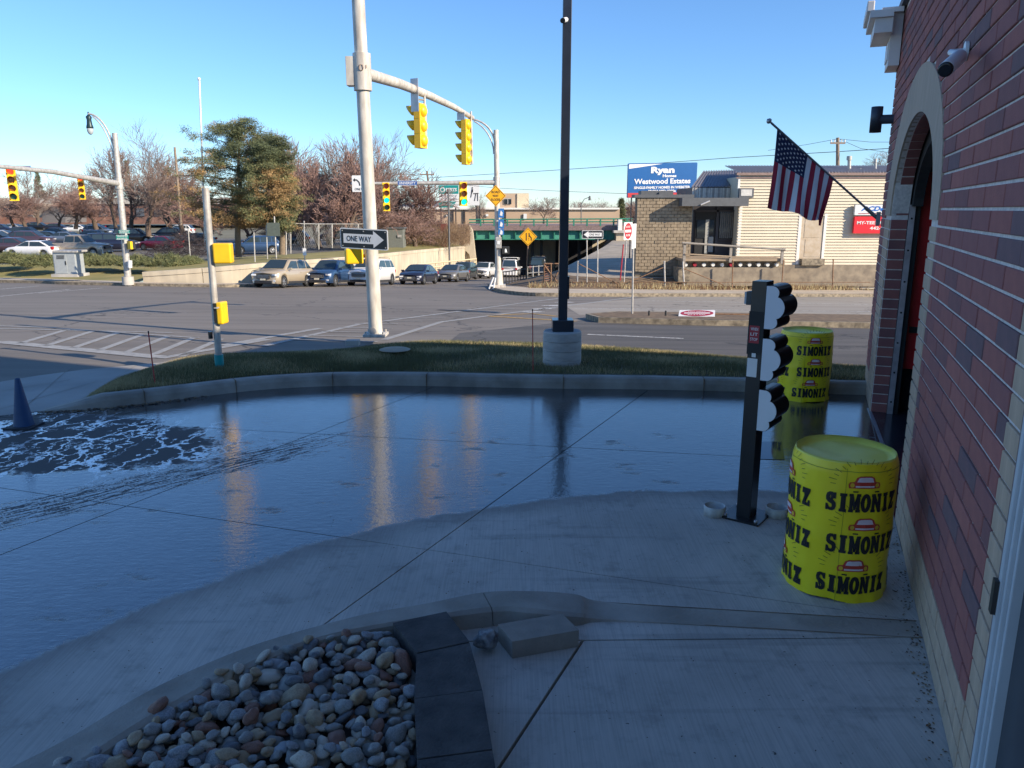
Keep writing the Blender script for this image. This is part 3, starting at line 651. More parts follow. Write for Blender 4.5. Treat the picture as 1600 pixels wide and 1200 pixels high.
while z < 6.2:
    zt = z+CO; zc = z+CO/2; off = (row % 2)*BL/2+rnd.uniform(-.01, .01)
    def put(a, b_, kind):
        if b_-a < .05: return
        (red if kind == 0 else tan).append((a+G_/2, b_-G_/2, z+G_/2, CO-G_, kind))
    nearlim = -2.62
    put(-2.85, nearlim, 1)
    ho = outer_half(zc)
    spans = []
    if ho > 0:
        if zc > ZS: spans = [(nearlim, OM-ho), (OM+ho, SE)]
        else: spans = [(nearlim, S0), (S3, SE)]; put(S0, S1-.0, 1); put(S2, S3, 1)
    else: spans = [(nearlim, SE)]
    for a0, a1 in spans:
        k0 = math.floor((a0-off)/BL)
        for k in range(k0, k0+30):
            a, b_ = max(a0, off+k*BL), min(a1, off+(k+1)*BL)
            if b_ <= a: continue
            if zt < prof((a+b_)/2)-.05: put(a, b_, 1 if z < .33 else 0)
    # bands of the building behind the viewer stay plain
    z += CO; row += 1
def area(t):
    ps = [proj(wallp(t[0], 0, t[2])), proj(wallp(t[1], 0, t[2])), proj(wallp(t[0], 0, t[2]+t[3])), proj(wallp(t[1], 0, t[2]+t[3]))]
    if None in ps: return 0
    if min(p[0] for p in ps) > 1640 or max(p[1] for p in ps) < -30 or min(p[1] for p in ps) > 1230: return 0
    w = max(p[0] for p in ps)-min(p[0] for p in ps); h = max(p[1] for p in ps)-min(p[1] for p in ps); return min(w, 40)*h if max(w, h) > 9 else 0
for lst, nm in ((red, 'brick'), (tan, 'tan_brick')):
    lst.sort(key=area, reverse=True); rest = [MB() for _ in range(1)][0]; nrest = 0
    for i, t in enumerate(lst):
        mi_ = rnd.choices(range(5), (5, 5, 3, 1.5, 1.4))[0]
        m_ = BRK[mi_] if nm == 'brick' else M_TAN
        me = brick_mesh(t[1]-t[0], t[3], m_); dy = rnd.uniform(-.0015, .002)
        if i < 300 and area(t) > 0:
            o = bpy.data.objects.new(nm, me); col.objects.link(o); o.parent = bld; o.location = (t[0], dy, t[2])
        elif area(t) > 0 or t[0] > -2.9:
            rest.mi(mi_ if nm == 'brick' else 0); nrest += 1
            rest.add([(v.co.x+t[0], v.co.y+dy, v.co.z+t[2]) for v in me.vertices], [tuple(p.vertices) for p in me.polygons])
    if nrest: tag(rest.build(nm, BRK if nm == 'brick' else M_TAN, bld), kind='stuff')
# reveals
M_JB = BRK[1]
for k in range(20):                                   # far jamb bricks
    q = MB(); q.box(S2-.010, -.18, k*CO+.006, S2+.02, -.016, (k+1)*CO-.006); q.build('jamb_brick', BRK[(k*7) % 3], bld)
q = MB(); q.box(S1-.02, -.18, 0, S1+.006, -.016, ZS); q.build('near_jamb', M_JB, bld)
ib = MB()
for i in range(26):                                   # arch soffit bricks
    a0, a1 = math.pi*(i+.06)/26, math.pi*(i+.94)/26; f = lambda a, r: (MID+((S2-S1)/2-r)*math.cos(a), ZS+(.90-r)*math.sin(a))
    p0, p1, p2, p3 = f(a0, -.02), f(a1, -.02), f(a1, .008), f(a0, .008); ib.prism([(p0[0], -.18, p0[1]), (p1[0], -.18, p1[1]), (p2[0], -.18, p2[1]), (p3[0], -.18, p3[1])], (0, .12, 0))
ib.build('soffit_bricks', M_JB, bld); bpy.data.objects['soffit_bricks']['kind'] = 'stuff'
# bay interior
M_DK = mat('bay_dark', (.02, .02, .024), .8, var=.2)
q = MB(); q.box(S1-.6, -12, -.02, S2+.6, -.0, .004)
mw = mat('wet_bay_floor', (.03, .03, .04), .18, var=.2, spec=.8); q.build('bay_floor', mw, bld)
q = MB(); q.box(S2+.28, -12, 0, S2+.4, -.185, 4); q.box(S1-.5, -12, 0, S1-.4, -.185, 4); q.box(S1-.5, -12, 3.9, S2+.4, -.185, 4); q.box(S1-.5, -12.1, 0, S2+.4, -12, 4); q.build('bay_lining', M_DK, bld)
M_RED = mat('red_panel', (.82, .012, .02), .45, var=.1)
def hit_s(px, py, s):                                 # ray against the plane s = const -> n, z
    r = Vector(ray(px, py)); o = Vector((0, 0, H))-WA; k = (s-o.dot(WD))/r.dot(WD); p = o+r*k; return p.dot(WN), p.z
n0, z0 = hit_s(1426, 440, S2+.14); n1, _ = hit_s(1462, 440, S2+.14)
q = MB(); q.box(S2+.14, n1-.3, .52, S2+.2, n0, 2.75); q.build('red_panel', M_RED, bld)
q = MB(); q.box(S2+.12, n1-.3, .95, S2+.139, n0-.02, 1.02); q.build('panel_strap', M_BLACKM, bld)
q = MB(); q.box(S2-.05, -.245, 0, S2-.03, -.185, ZS+.12); q.box(S2-.03, -.245, 0, S2+.02, -.225, ZS+.12)
tr = q.build('door_track', M_STEEL, bld)
for k in range(7):
    q = MB(); q.lathe([(.0, 0), (.011, 0), (.011, .008), (0, .008)], 8); o = q.build('bolt', M_BLACKM, tr); o.rotation_euler = (0, R(-90), 0); o.location = (S2-.05, -.215, .15+k*.35)
q = MB(); q.box(S1-.3, -.44, ZS+.18, S2+.1, -.40, 3.6)
for k in range(3): q.box(S1-.3, -.399, ZS+.2+k*.34, S2+.1, -.39, ZS+.5+k*.34)
q.build('raised_door', mat('door_panel_grey', (.50, .46, .47), .6), bld)
q = MB(); q.box(S2-.02, -.30, 0, S2+.13, -.25, 3.3); q.box(S1-.3, -.36, 0, S1+.06, -.25, 3.3)
vs = []
for i in range(25):
    a = math.pi*i/24; cx_, sx_ = math.cos(a), math.sin(a); w_ = (S2-S1)/2
    for rr_, n_ in ((.20, -.20), (-.1, -.20), (-.1, -.3), (.20, -.3)): vs.append((MID+(w_-rr_)*cx_, n_, ZS+.1+(.85-rr_)*sx_))
q.add(vs, [(4*i+k, 4*i+4+k, 4*i+4+(k+1) % 4, 4*i+(k+1) % 4) for i in range(24) for k in range(4)]); q.build('door_frame_black', M_BLACKM, bld)
# staff door at the near edge
q = MB(); q.box(-2.93, -.10, 0, -2.855, .004, 2.7); q.build('reveal_strip', mat('reveal_brick', (.20, .15, .14), .95, bump=.5, bscale=40), bld)
M_DF = mat('door_frame_paint', (.52, .54, .56), .45, var=.05)
q = MB(); q.box(-2.965, -.12, 0, -2.932, .02, 2.6); q.box(-2.99, -.12, 0, -2.967, .008, 2.6); q.box(-3.015, -.12, 0, -2.992, -.006, 2.6); fr = q.build('door_frame', M_DF, bld, bevel=.004)
q = MB(); q.box(-2.962, .021, .92, -2.925, .036, 1.05); hg = q.build('hinge', mat('hinge_bronze', (.07, .065, .06), .5, .6), fr)
q = MB(); q.box(-4.2, -.1, .03, -3.018, -.04, 2.4); q.build('door', mat('door_glass_dark', (.02, .025, .035), .25, var=.1), bld)

# security camera on the wall, lamp, flag
def wp(px, py, n):                                    # pixel -> wall plane offset n
    r = Vector(ray(px, py)); o = Vector((0, 0, H)); k = (n-(o-WA).dot(WN))/r.dot(WN); return o+r*k
M_CAMW = mat('camera_white', (.72, .73, .74), .4, var=.03)
cpt = wp(1513, 80, .0)
cam1 = thing('security_camera', 'white bullet security camera angled down on the brick wall above the arch', 'camera', cpt)
a_ = wp(1502, 84, .10); b0 = wp(1500, 88, .115); b1 = wp(1478, 108, .20); dv = (b1-b0).normalized()
q = MB(); q.tube([cpt+WN*.004, cpt+WN*.022], .055, 20); q.build('mount_plate', M_CAMW, cam1, rel=True)
q = MB(); q.tube([cpt+WN*.02, cpt+WN*.09, a_, b0+dv*.03], [.018, .018, .016, .016], 10); q.build('arm', M_CAMW, cam1, rel=True)
q = MB(); q.tube([b0, b0+dv*.012, b1], [.028, .038, .038], 20); q.build('body', M_CAMW, cam1, rel=True)
q = MB(); q.tube([b1, b1+dv*.012, b1+dv*.014], [.036, .036, .026], 20); q.build('lens', mat('lens_black', (.01, .01, .012), .1, var=0), cam1, rel=True)
lp = wp(1396, 186, .0)
lamp = thing('wall_lamp', 'dark cylindrical up and down lamp on the brick corner above the flag', 'wall lamp', lp)
lc_ = lp+WN*.19
q = MB(); q.tube([lp, lp+WN*.16], .055, 12); q.build('bracket', mat('lamp_blue_grey', (.045, .06, .085), .5), lamp, rel=True)
q = MB(); q.lathe([(.0, -.15), (.04, -.15), (.042, -.14), (.066, -.14), (.068, -.15), (.068, .15), (.0, .152)], 20, lc_); q.build('shade', MATS['lamp_blue_grey'], lamp, rel=True)
q = MB(); q.lathe([(0, -.142), (.041, -.142)], 16, lc_); q.build('bulb_glass', mat('warm_glass', (.8, .6, .35), .4), lamp, rel=True)

fb = wp(1372, 342, .02); ft = P(1205, 192, 10.35)
fp = thing('flag_pole', 'grey wall mounted pole slanting out from the brick corner, carrying the flag', 'flag pole', fb)
M_POLE = mat('pole_blue_grey', (.16, .18, .20), .4, .5)
q = MB(); q.tube([fb, ft], .014, 10); q.build('pole', M_POLE, fp, rel=True)
q = MB(); q.obox(fb-WN*.0+Vector((0, 0, .0)), WD, WN, (0, 0, 1), .05, .025, .09); q.tube([fb, fb.lerp(ft, .12)], .024, 10); q.build('bracket', M_POLE, fp, rel=True, bevel=.004)
q = MB(); e = (ft-fb).normalized(); rr = [.004, .03, .038, .03, .006]; q.tube([ft+e*(.0+.018*i) for i in range(5)], rr, 12, smooth=True); q.build('finial', mat('finial_grey', (.30, .33, .36), .3, .6), fp, rel=True)
flag = thing('flag', 'stars and stripes flag hanging in soft folds from the slanting wall pole', 'flag', ft)
t0, t1 = ft.lerp(fb, .055), ft.lerp(fb, .575)
b00, b11 = P(1201, 324, 10.42), P(1288, 350, 10.0)
pn = (t1-t0).cross(Vector((0, 0, -1))).normalized()
if pn.y > 0: pn = -pn
def flagpt(u, v):
    top = t0.lerp(t1, u); bot = b00.lerp(b11, u); uu = u
    p = top.lerp(bot, v); w = v*(.4+.6*v)
    p = p+pn*(.055*math.sin(u*9.5+v*2.2+.4)+.03*math.sin(u*19+1-v*3))*w*1.25
    p += (t1-t0)*(.022*math.sin(u*12+2+v*3))*w
    p.z += -.02*v*math.cos(u*9)+ (.05*v*max(0, .5-abs(u-.8))) - (.07*v if u > .96 else 0)
    p.z += .03*math.sin(v*3.14)*u
    return p
M_FR = mat('flag_red', (.30, .015, .04), .8, var=.05); M_FW = mat('flag_white', (.62, .63, .66), .8, var=.04); M_FB = mat('flag_navy', (.012, .02, .07), .8, var=.05)
NU, NV = 78, 50; vs = [flagpt(i/NU, j/NV) for i in range(NU+1) for j in range(NV+1)]
for part, cond in (('stripes', False), ('canton', True)):
    q = MB()
    fs = []
    used = {}
    for i in range(NU):
        for j in range(NV):
            can = (i+.5)/NU < 7/13 and (j+.5)/NV < .40
            if can != cond: continue
            q.mi(0 if cond else int((i+.5)/NU*13) % 2)
            ids = [(i, j), (i+1, j), (i+1, j+1), (i, j+1)]
            q.add([vs[a*(NV+1)+b_] for a, b_ in ids], [(0, 1, 2, 3)], True)
    q.build(part, M_FB if cond else [M_FR, M_FW], flag, rel=True)
q = MB()
for r_ in range(9):
    for c_ in range(6 if r_ % 2 == 0 else 5):
        u0 = (r_+1)/10*7/13; v0 = ((c_*2+(1 if r_ % 2 == 0 else 2))/12)*.40
        pts = []
        for k in range(10):
            a = math.pi*k/5+math.pi/2; rr = .021 if k % 2 == 0 else .0085
            for sgn in (1,): pts.append(flagpt(u0+math.cos(a)*rr*1.0, v0+math.sin(a)*rr*.92))
        c0 = flagpt(u0, v0)
        for sgn in (1, -1): q.add([c0+pn*.005*sgn]+[p+pn*.005*sgn for p in pts], [(0, 1+k, 1+(k+1) % 10) for k in range(10)])
tag(q.build('stars', M_FW, flag, rel=True), kind='stuff')

# ================================================================== FOREGROUND OBJECTS
# yellow padded drum covers
M_COV = mat('yellow_vinyl', (.90, .74, .012), .42, c2=(.84, .68, .01), scale=4, bump=.25, bscale=7, coat=.15)
M_COVT = mat('yellow_vinyl_top', (.84, .76, .12), .4, c2=(.74, .68, .08), scale=4, bump=.2, bscale=6)
M_INK = mat('black_ink', (.012, .012, .014), .5, var=0); M_LOGR = mat('logo_red', (.52, .05, .03), .5, var=0); M_LOGW = mat('logo_pink', (.75, .62, .62), .5, var=0); M_LOGY = mat('logo_gold', (.75, .48, .03), .5, var=0)
LET = {  # block capitals with slab serifs on a 1 x 1 cell
 'I': [[(.22, 0), (.78, 0), (.78, .16), (.68, .16), (.68, .84), (.78, .84), (.78, 1), (.22, 1), (.22, .84), (.32, .84), (.32, .16), (.22, .16)]],
 'M': [[(0, 0), (.36, 0), (.36, .15), (.29, .15), (.29, .66), (.44, .12), (.56, .12), (.71, .66), (.71, .15), (.64, .15), (.64, 0), (1, 0), (1, .15), (.94, .15), (.94, .85), (1, .85), (1, 1), (.70, 1), (.5, .45), (.30, 1), (0, 1), (0, .85), (.06, .85), (.06, .15), (0, .15)], [(.3, 1.08), (.7, 1.08), (.7, 1.15), (.3, 1.15)]],
 'N': [[(.02, 0), (.38, 0), (.38, .15), (.31, .15), (.31, .62), (.70, 0), (.92, 0), (.92, .85), (.98, .85), (.98, 1), (.62, 1), (.62, .85), (.69, .85), (.69, .42), (.32, 1), (.02, 1), (.02, .85), (.08, .85), (.08, .15), (.02, .15)], [(.3, 1.08), (.7, 1.08), (.7, 1.15), (.3, 1.15)]],
 'Z': [[(.08, 0), (.92, 0), (.92, .34), (.78, .34), (.72, .18), (.42, .18), (.92, .86), (.92, 1), (.10, 1), (.10, .68), (.24, .68), (.30, .82), (.56, .82), (.08, .14)]],
 'S': [[(.08, .0), (.2, 0), (.26, .06), (.42, -.01), (.62, -.01), (.84, .08), (.92, .26), (.88, .44), (.70, .56), (.40, .64), (.34, .72), (.38, .82), (.52, .86), (.64, .80), (.74, .66), (.86, .66), (.86, 1), (.75, 1), (.70, .95), (.56, 1.01), (.36, 1.01), (.14, .92), (.06, .74), (.10, .56), (.28, .44), (.58, .36), (.64, .28), (.60, .18), (.46, .14), (.30, .20), (.20, .36), (.08, .36)]],
}
def ring_letter():
    o = [(.5+.45*math.cos(t*math.pi/8), .5+.51*math.sin(t*math.pi/8)) for t in range(16)]; i = [(.5+.16*math.cos(t*math.pi/8), .5+.30*math.sin(t*math.pi/8)) for t in range(16)]
    return [[o[k], o[(k+1) % 16], i[(k+1) % 16], i[k]] for k in range(16)]
LET['O'] = ring_letter()
def drum(name_label, pos, rz, Rr, Hh, seed):
    t = thing('drum_cover', name_label, 'drum', pos, rz, 'yellow padded drums at the wash exit')
    def rad(a, z):
        w = .008*noise.noise(Vector((math.cos(a)*2.2+seed, math.sin(a)*2.2, z*3.5)))+.004*noise.noise(Vector((math.cos(a)*7, math.sin(a)*7+seed, z*10)))
        hem = .02*math.exp(-z/.05)*noise.noise(Vector((a*3, seed, 0)))
        return Rr*(1-.02*abs(z/Hh-.5))+w*1.3+hem+(.012*math.exp(-((z-Hh)/.03)**2))*-1
    def pt(a, z, o=0.): r = rad(a, z)+o; return (r*math.cos(a), r*math.sin(a), z)
    q = MB(); n, m = 96, 34; vs = []
    for j in range(m+1):
        z = Hh*j/m
        for k in range(n): a = 2*math.pi*k/n; vs.append(pt(a, z+(.012*math.sin(a*3+seed) if j == 0 else 0)))
    q.add(vs, [(j*n+k, j*n+(k+1) % n, (j+1)*n+(k+1) % n, (j+1)*n+k) for j in range(m) for k in range(n)], True)
    q.build('side', M_COV, t)
    q = MB(); vs = []; rings = [1., .985, .95, .8, .6, .4, .2, .05]
    for f in rings:
        for k in range(n):
            a = 2*math.pi*k/n; r = rad(a, Hh)*f; x, y = r*math.cos(a), r*math.sin(a)
            z = Hh+(.012 if f == .985 else 0)-(0 if f > .96 else .02)+(.012*noise.noise(Vector((x*4, y*4+seed, 1)))-.015*max(0, 1-abs(x*.8+y*.5+.05)*9)*(1-f))*(f < .97)
            vs.append((x, y, z))
    q.add(vs, [(j*n+k, j*n+(k+1) % n, (j+1)*n+(k+1) % n, (j+1)*n+k) for j in range(len(rings)-1) for k in range(n)], True); q.add(vs[-n:], [tuple(range(n))])
    q.build('top', M_COVT, t)
    q = MB()
    for a in (R(-100), R(80)):
        for j in range(m-1): z0, z1 = Hh*j/m, Hh*(j+1)/m; q.add([pt(a, z0, .003), pt(a+.008, z0, .003), pt(a+.008, z1, .003), pt(a, z1, .003)], [(0, 1, 2, 3)])
    for j in range(n): a, b_ = 2*math.pi*j/n, 2*math.pi*(j+1)/n; q.add([pt(a, Hh-.045, .0025), pt(b_, Hh-.045, .0025), pt(b_, Hh-.041, .0025), pt(a, Hh-.041, .0025)], [(0, 1, 2, 3)])
    q.build('seam', mat('seam_thread', (.30, .30, .02), .7), t)
    TW, TH = .455, .115
    def sub(mb, poly, a0, z0, sc, sz, o=.004):
        # subdivide long edges so flat ink follows the curve
        xa, xb = min(p[0] for p in poly), max(p[0] for p in poly); ns = max(1, math.ceil((xb-xa)*sc/.035))
        for k in range(ns):
            u0, u1 = lerp(xa, xb, k/ns), lerp(xa, xb, (k+1)/ns); c_ = poly if ns == 1 else clip(clip(list(poly), 1, 0, u1), -1, 0, -u0)
            if len(c_) >= 3: mb.add([pt(a0+x*sc/Rr, z0+y*sz, o) for x, y in c_], [tuple(range(len(c_)))])
    for cidx in range(3):
        for r_ in range(3):
            ink, lr = MB(), MB(); lw = ly = lr
            a0 = R(-121)+(cidx-1)*R(101)+(0 if r_ != 1 else .10)+.03*(r_-1); z0 = .045+r_*.265+(.018 if cidx % 2 else 0)
            for i, ch in enumerate('SIMONIZ'):
                for poly in LET[ch]:
                    for e_ in (-.035, 0, .035): sub(ink, poly, a0+(i+e_)*TW/7/Rr+.004, z0, TW/7*.97, TH, .004+e_*.006)
            cx = a0+TW*.47/Rr; cz = z0+TH*1.30
            car = [(-.5, 0), (.5, 0), (.52, .25), (.48, .42), (.34, .46), (.28, .78), (.18, .9), (-.18, .9), (-.28, .78), (-.34, .46), (-.48, .42), (-.52, .25)]
            lr.mi(0); sub(lr, car, cx, cz, .185, .085, .004); lr.mi(1)
            sub(lw, [(-.27, .46), (.27, .46), (.22, .76), (.14, .82), (-.14, .82), (-.22, .76)], cx, cz, .185, .085, .0055)
            sub(lw, [(-.30, .08), (.30, .08), (.30, .20), (-.30, .20)], cx, cz, .185, .085, .0055)
            lr.mi(2)
            for sx in (-1, 1): sub(ly, [(sx*.40+.07*math.cos(w*.785), .22+.17*math.sin(w*.785)) for w in range(8)], cx, cz, .185, .085, .0055)
            for k in range(17):
                w = math.pi*k/16; c_, s_ = math.cos(w), math.sin(w)
                r0, r1 = .165, .20 if k % 2 else .185
                p0 = (c_*r0*1.0, s_*r0*.78+.02); p1 = (c_*r1*1.05, s_*r1*.82+.02); e = .0013
                ink.add([pt(cx+(p0[0]-s_*e)/Rr, cz+p0[1]+c_*e, .004), pt(cx+(p0[0]+s_*e)/Rr, cz+p0[1]-c_*e, .004), pt(cx+(p1[0]+s_*e)/Rr, cz+p1[1]-c_*e, .004), pt(cx+(p1[0]-s_*e)/Rr, cz+p1[1]+c_*e, .004)], [(0, 1, 2, 3)])
            tag(ink.build('lettering', M_INK, t), kind='stuff'); lr.build('car_emblem', [M_LOGR, M_LOGW, M_LOGY], t)
    return t
drum('yellow wrapped drum nearest the camera beside the brick wall, printed with black lettering', GZ(1300, 906), R(-10), .310, .885, 1.3)
drum('yellow wrapped drum by the far kerb, partly behind the black light post', GZ(1253, 620), R(-12), .315, .86, 5.1)

# three-lamp black post
pp = GZ(1166, 806); sp = thing('signal_post', 'black square steel post with three scalloped signal hoods, their sides white', 'signal post', pp, R(-37))
q = MB(); q.box(-.055, -.075, 0, .055, .075, 1.84); q.build('post', M_BLACK, sp, bevel=.004)
q = MB(); q.box(-.15, -.16, 0, .15, .16, .016); pb = q.build('base_plate', M_BLACK, sp)
for sx in (-1, 1):
    for sy in (-1, 1): q = MB(); q.lathe([(0, .016), (.014, .016), (.014, .035), (0, .035)], 6, (sx*.12, sy*.13, 0)); q.build('bolt', M_STEEL, sp)
def lobes(sc=1., g=0.):
    out = [(0, -.0)]
    for cx, cz, r, a0, a1 in ((.045, .055, .05, -90, 35), (.05, .165, .092, -52, 52), (.045, .275, .05, -35, 90)):
        for k in range(11): a = R(a0+(a1-a0)*k/10); out.append((cx+(r+g)*math.cos(a), cz+(r+g)*math.sin(a)))
    out.append((0, .325)); out[0] = (0, .005); return out
for i, zz in enumerate((1.49, 1.105, .72)):
    l = lobes()
    q = MB(); q.prism([(.056+x, -.07, zz+z) for x, z in l], (0, .28, 0), caps=False); q.add([(.056+x, .2, zz+z) for x, z in l], [tuple(range(len(l)))])
    q.box(.0561, -.069, zz+.012, .062, .2, zz+.318); hd = q.build('signal_hood', M_BLACK, sp)
    q = MB(); q.prism([(.0565+x*.97, -.078, zz+.004+z*.975) for x, z in l], (0, .007, 0)); q.build('hood_side', mat('hood_white', (.70, .72, .76), .45, var=.03), hd)
    for k in range(1): 
        q = MB(); q.lathe([(0, .0), (.06, 0), (.066, .02), (0, .035)], 16); o = q.build('lens', M_GLASS, hd); o.location = (.11, .2, zz+.165); o.rotation_euler = (R(-90), 0, 0)
q = MB(); q.box(-.10, -.05, 1.66, -.0555, .03, 1.76); q.build('junction_box', mat('box_dark', (.05, .055, .06), .5), sp, bevel=.003)
q = MB(); q.box(-.115, -.045, 1.665, -.1005, .025, 1.755); q.build('box_lid', mat('box_grey', (.42, .44, .46), .5), sp)
q = MB(); q.box(-.075, -.04, 1.40, -.0555, .035, 1.50); q.build('switch_box', MATS['box_grey'], sp, bevel=.003)
q = MB(); q.box(-.06, -.0765, 1.30, .055, -.0752, 1.62); q.build('cover_plate', M_BLACKM, sp)
q = MB(); c_ = Vector((-.0565, -.0, 1.0)); R_, U_ = Vector((1, 0, 0)), Vector((0, 0, 1)); c_ = Vector((0.0, -.0775, 1.0))
st = MB(); panel(st, rrect(.075, .13, .004), (-.012, -.0772, 1.45), R_, U_, .002); st.mi(1)
for k, tx in enumerate(('WHEN', 'LIT', 'STOP')): put_text(st, tx, (-.012, -.0772, 1.49-k*.038), R_, U_, .055, .022, .01, .0012)
st.build('red_sticker', [M_SIGNR, M_SIGNW], sp)
st = MB(); panel(st, rrect(.075, .14, .003), (-.012, -.0772, 1.20), R_, U_, .002); panel(st, rrect(.03, .03, .002), (-.005, -.0772, 1.295), R_, U_, .002); st.mi(1)
for k in range(9): panel(st, rrect(.055 if k % 3 else .03, .003, .001, 1), (-.012, -.0765, 1.25-k*.012), R_, U_, .0006)
st.build('white_label', [M_SIGNW, mat('label_grey', (.30, .32, .36), .6)], sp)

q = MB(); q.add([GZ(x, y, .004) for x, y in ((1184, 717), (1226, 718), (1222, 690), (1182, 690))], [(0, 1, 2, 3)]); o = struct('steel_cover_plate', q, mat('wet_steel_plate', (.05, .06, .08), .06, .6, var=.1))
q = MB(); a_ = [GZ(1357, 638, 0), GZ(1366, 660, 0), GZ(1378, 692, 0), GZ(1392, 730, 0)]
for u, v in zip(a_, a_[1:]): e = Vector((.022, .006, 0)); q.prism([u-e, v-e, v+e, u+e], (0, 0, .006))
struct('door_threshold', q, mat('threshold_steel', (.45, .48, .52), .3, .6, var=.1))
# plastic pipe stubs
for i, (px, py, lb_) in enumerate(((1116, 804, 'short cut white pipe stub standing left of the black signal post'), (1213, 806, 'short cut white pipe stub half hidden behind the near yellow drum'))):
    t = GZ(px, py); q = MB(); q.lathe([(.076, 0), (.084, 0), (.085, .075), (.082, .08), (.076, .078), (.074, .0)], 32); o = q.build('pipe_stub', mat('dusty_pvc', (.60, .60, .58), .6, c2=(.40, .38, .36), scale=14), None); o.location = t; tag(o, lb_, 'pipe', 'pipe stubs')
# cone
cp_ = GZ(38, 667); cn = thing('traffic_cone', 'dark blue rubber traffic cone at the far left edge of the wet pad', 'traffic cone', cp_)
M_CONE = mat('cone_navy', (.012, .05, .13), .55, var=.1, bump=.1)
q = MB(); q.lathe([(.135, .03), (.13, .05), (.035, .70), (.03, .715), (.022, .715), (.02, .68)], 32); q.build('body', M_CONE, cn)
q = MB(); q.box(-.19, -.19, 0, .19, .19, .03); q.build('base', mat('cone_base', (.02, .022, .03), .7), cn, bevel=.008); cn.scale = (.77, .77, .77)
# marker stakes
for px, pb_, ptp, px2, lb_ in ((243, 604, 520, 236, 'thin red marker rod in the lawn at left'), (833, 581, 486, 828, 'thin red marker rod in the lawn beside the concrete lamp base')):
    g = GZ(px, pb_, .12); m = mpp(px, pb_, g.y); hgt = (pb_-ptp)*m; top = Vector((g.x-(px-px2)*m*.3, g.y, g.z+hgt)); q = MB(); q.tube([g-Vector((0, 0, .05)), top], .0075, 6)
    s_ = thing('marker_rod', lb_, 'marker rod', g, 0, 'red marker rods'); q.build('rod', mat('rod_red', (.42, .04, .04), .5), s_, rel=True); q = MB(); q.tube([top, top+Vector((0, 0, .03))], .009, 6); q.build('cap', M_BLACKM, s_, rel=True)

# pebble bed
hullp = [GZ(80, 1230, .07), GZ(190, 1142, .07), GZ(370, 1047, .07), GZ(470, 1006, .07), GZ(612, 988, .07), GZ(640, 1060, .07), GZ(648, 1130, .07), GZ(655, 1230, .07)]
hull = [(p.x, p.y) for p in hullp]
hull = [(hull[0][0]-.3, hull[0][1]-.25)]+hull[1:-1]+[(hull[-1][0]-.02, hull[-1][1]-.3)]
bed = thing('pebble_bed', 'x', 'x'); bed['kind'] = 'structure'; del bed['label'], bed['category']
q = MB(); q.add([(x, y, .025) for x, y in hull], [tuple(range(len(hull)))]); struct('soil', q, mat('bed_soil', (.035, .03, .025), .95), bed)
def inside(x, y, mg=0.):
    c = False; n = len(hull)
    for i in range(n):
        x0, y0 = hull[i]; x1, y1 = hull[(i+1) % n]
        if (y0 > y) != (y1 > y) and x < (x1-x0)*(y-y0)/(y1-y0)+x0: c = not c
    return c
def ico(sub=2):
    import bmesh
    bm = bmesh.new(); bmesh.ops.create_icosphere(bm, subdivisions=sub, radius=1); v = [Vector(x.co) for x in bm.verts]; f = [tuple(x.index for x in y.verts) for y in bm.faces]; bm.free(); return v, f
IV, IF = ico(3)
PC = [('grey', (.28, .27, .25), (.17, .165, .155)), ('pale', (.52, .46, .38), (.36, .31, .25)), ('tan', (.40, .29, .18), (.26, .19, .12)), ('slate', (.16, .16, .17), (.09, .095, .105)), ('rust', (.27, .13, .09), (.16, .08, .055)), ('cool', (.32, .32, .33), (.17, .175, .19)), ('veined', (.38, .36, .33), (.10, .10, .105))]
PM = [mat('pebble_'+a, b_, .62, c2=c_, scale=9 if a != 'veined' else 22, bump=.25, bscale=25) for a, b_, c_ in PC]
PMESH = []
for k in range(12):
    sx, sy, sz = 1, rnd.uniform(.6, .9), rnd.uniform(.42, .62); vs = []
    for v in IV:
        d = 1+.36*noise.noise(v*.95+Vector((k*7, 0, 0)))+.14*noise.noise(v*2.1+Vector((0, k*3, 0)))+.03*noise.noise(v*6+Vector((0, k*3, 0)))
        sgn = lambda t, p: math.copysign(abs(t)**p, t)
        vs.append((v.x*d*sx, v.y*d*sy, sgn(v.z, .85)*d*sz))
    for m_ in range(7):
        me = bpy.data.meshes.new('pebble'); me.from_pydata(vs, [], IF); me.materials.append(PM[m_]); me.polygons.foreach_set('use_smooth', [True]*len(IF)); PMESH.append(me)
x0, x1 = min(p[0] for p in hull), max(p[0] for p in hull); y0, y1 = min(p[1] for p in hull), max(p[1] for p in hull)
placed = []; rg = random.Random(11); tries = 0
for layer, (zb_, n_, rmin, rmax) in enumerate(((.035, 150, .030, .052), (.070, 300, .020, .060), (.104, 130, .020, .044))):
    c = 0; t_ = 0; me_pl = []
    while c < n_ and t_ < 14000:
        t_ += 1; x, y = rg.uniform(x0, x1), rg.uniform(y0, y1)
        if not inside(x, y) or y < 2.45: continue
        r = rg.uniform(rmin, rmax)*(1.15 if rg.random() < .12 else 1)
        if any((x-a)**2+(y-b_)**2 < ((r+r2)*(.80 if layer < 2 else .95))**2 for a, b_, r2 in me_pl): continue
        if layer == 2 and rg.random() < .3: continue
        me_pl.append((x, y, r)); placed.append((x, y, zb_+rg.uniform(-.006, .006), r)); c += 1
vis = sorted(placed, key=lambda p: -p[2]*10-p[3]/p[1]*3)
restp = MB()
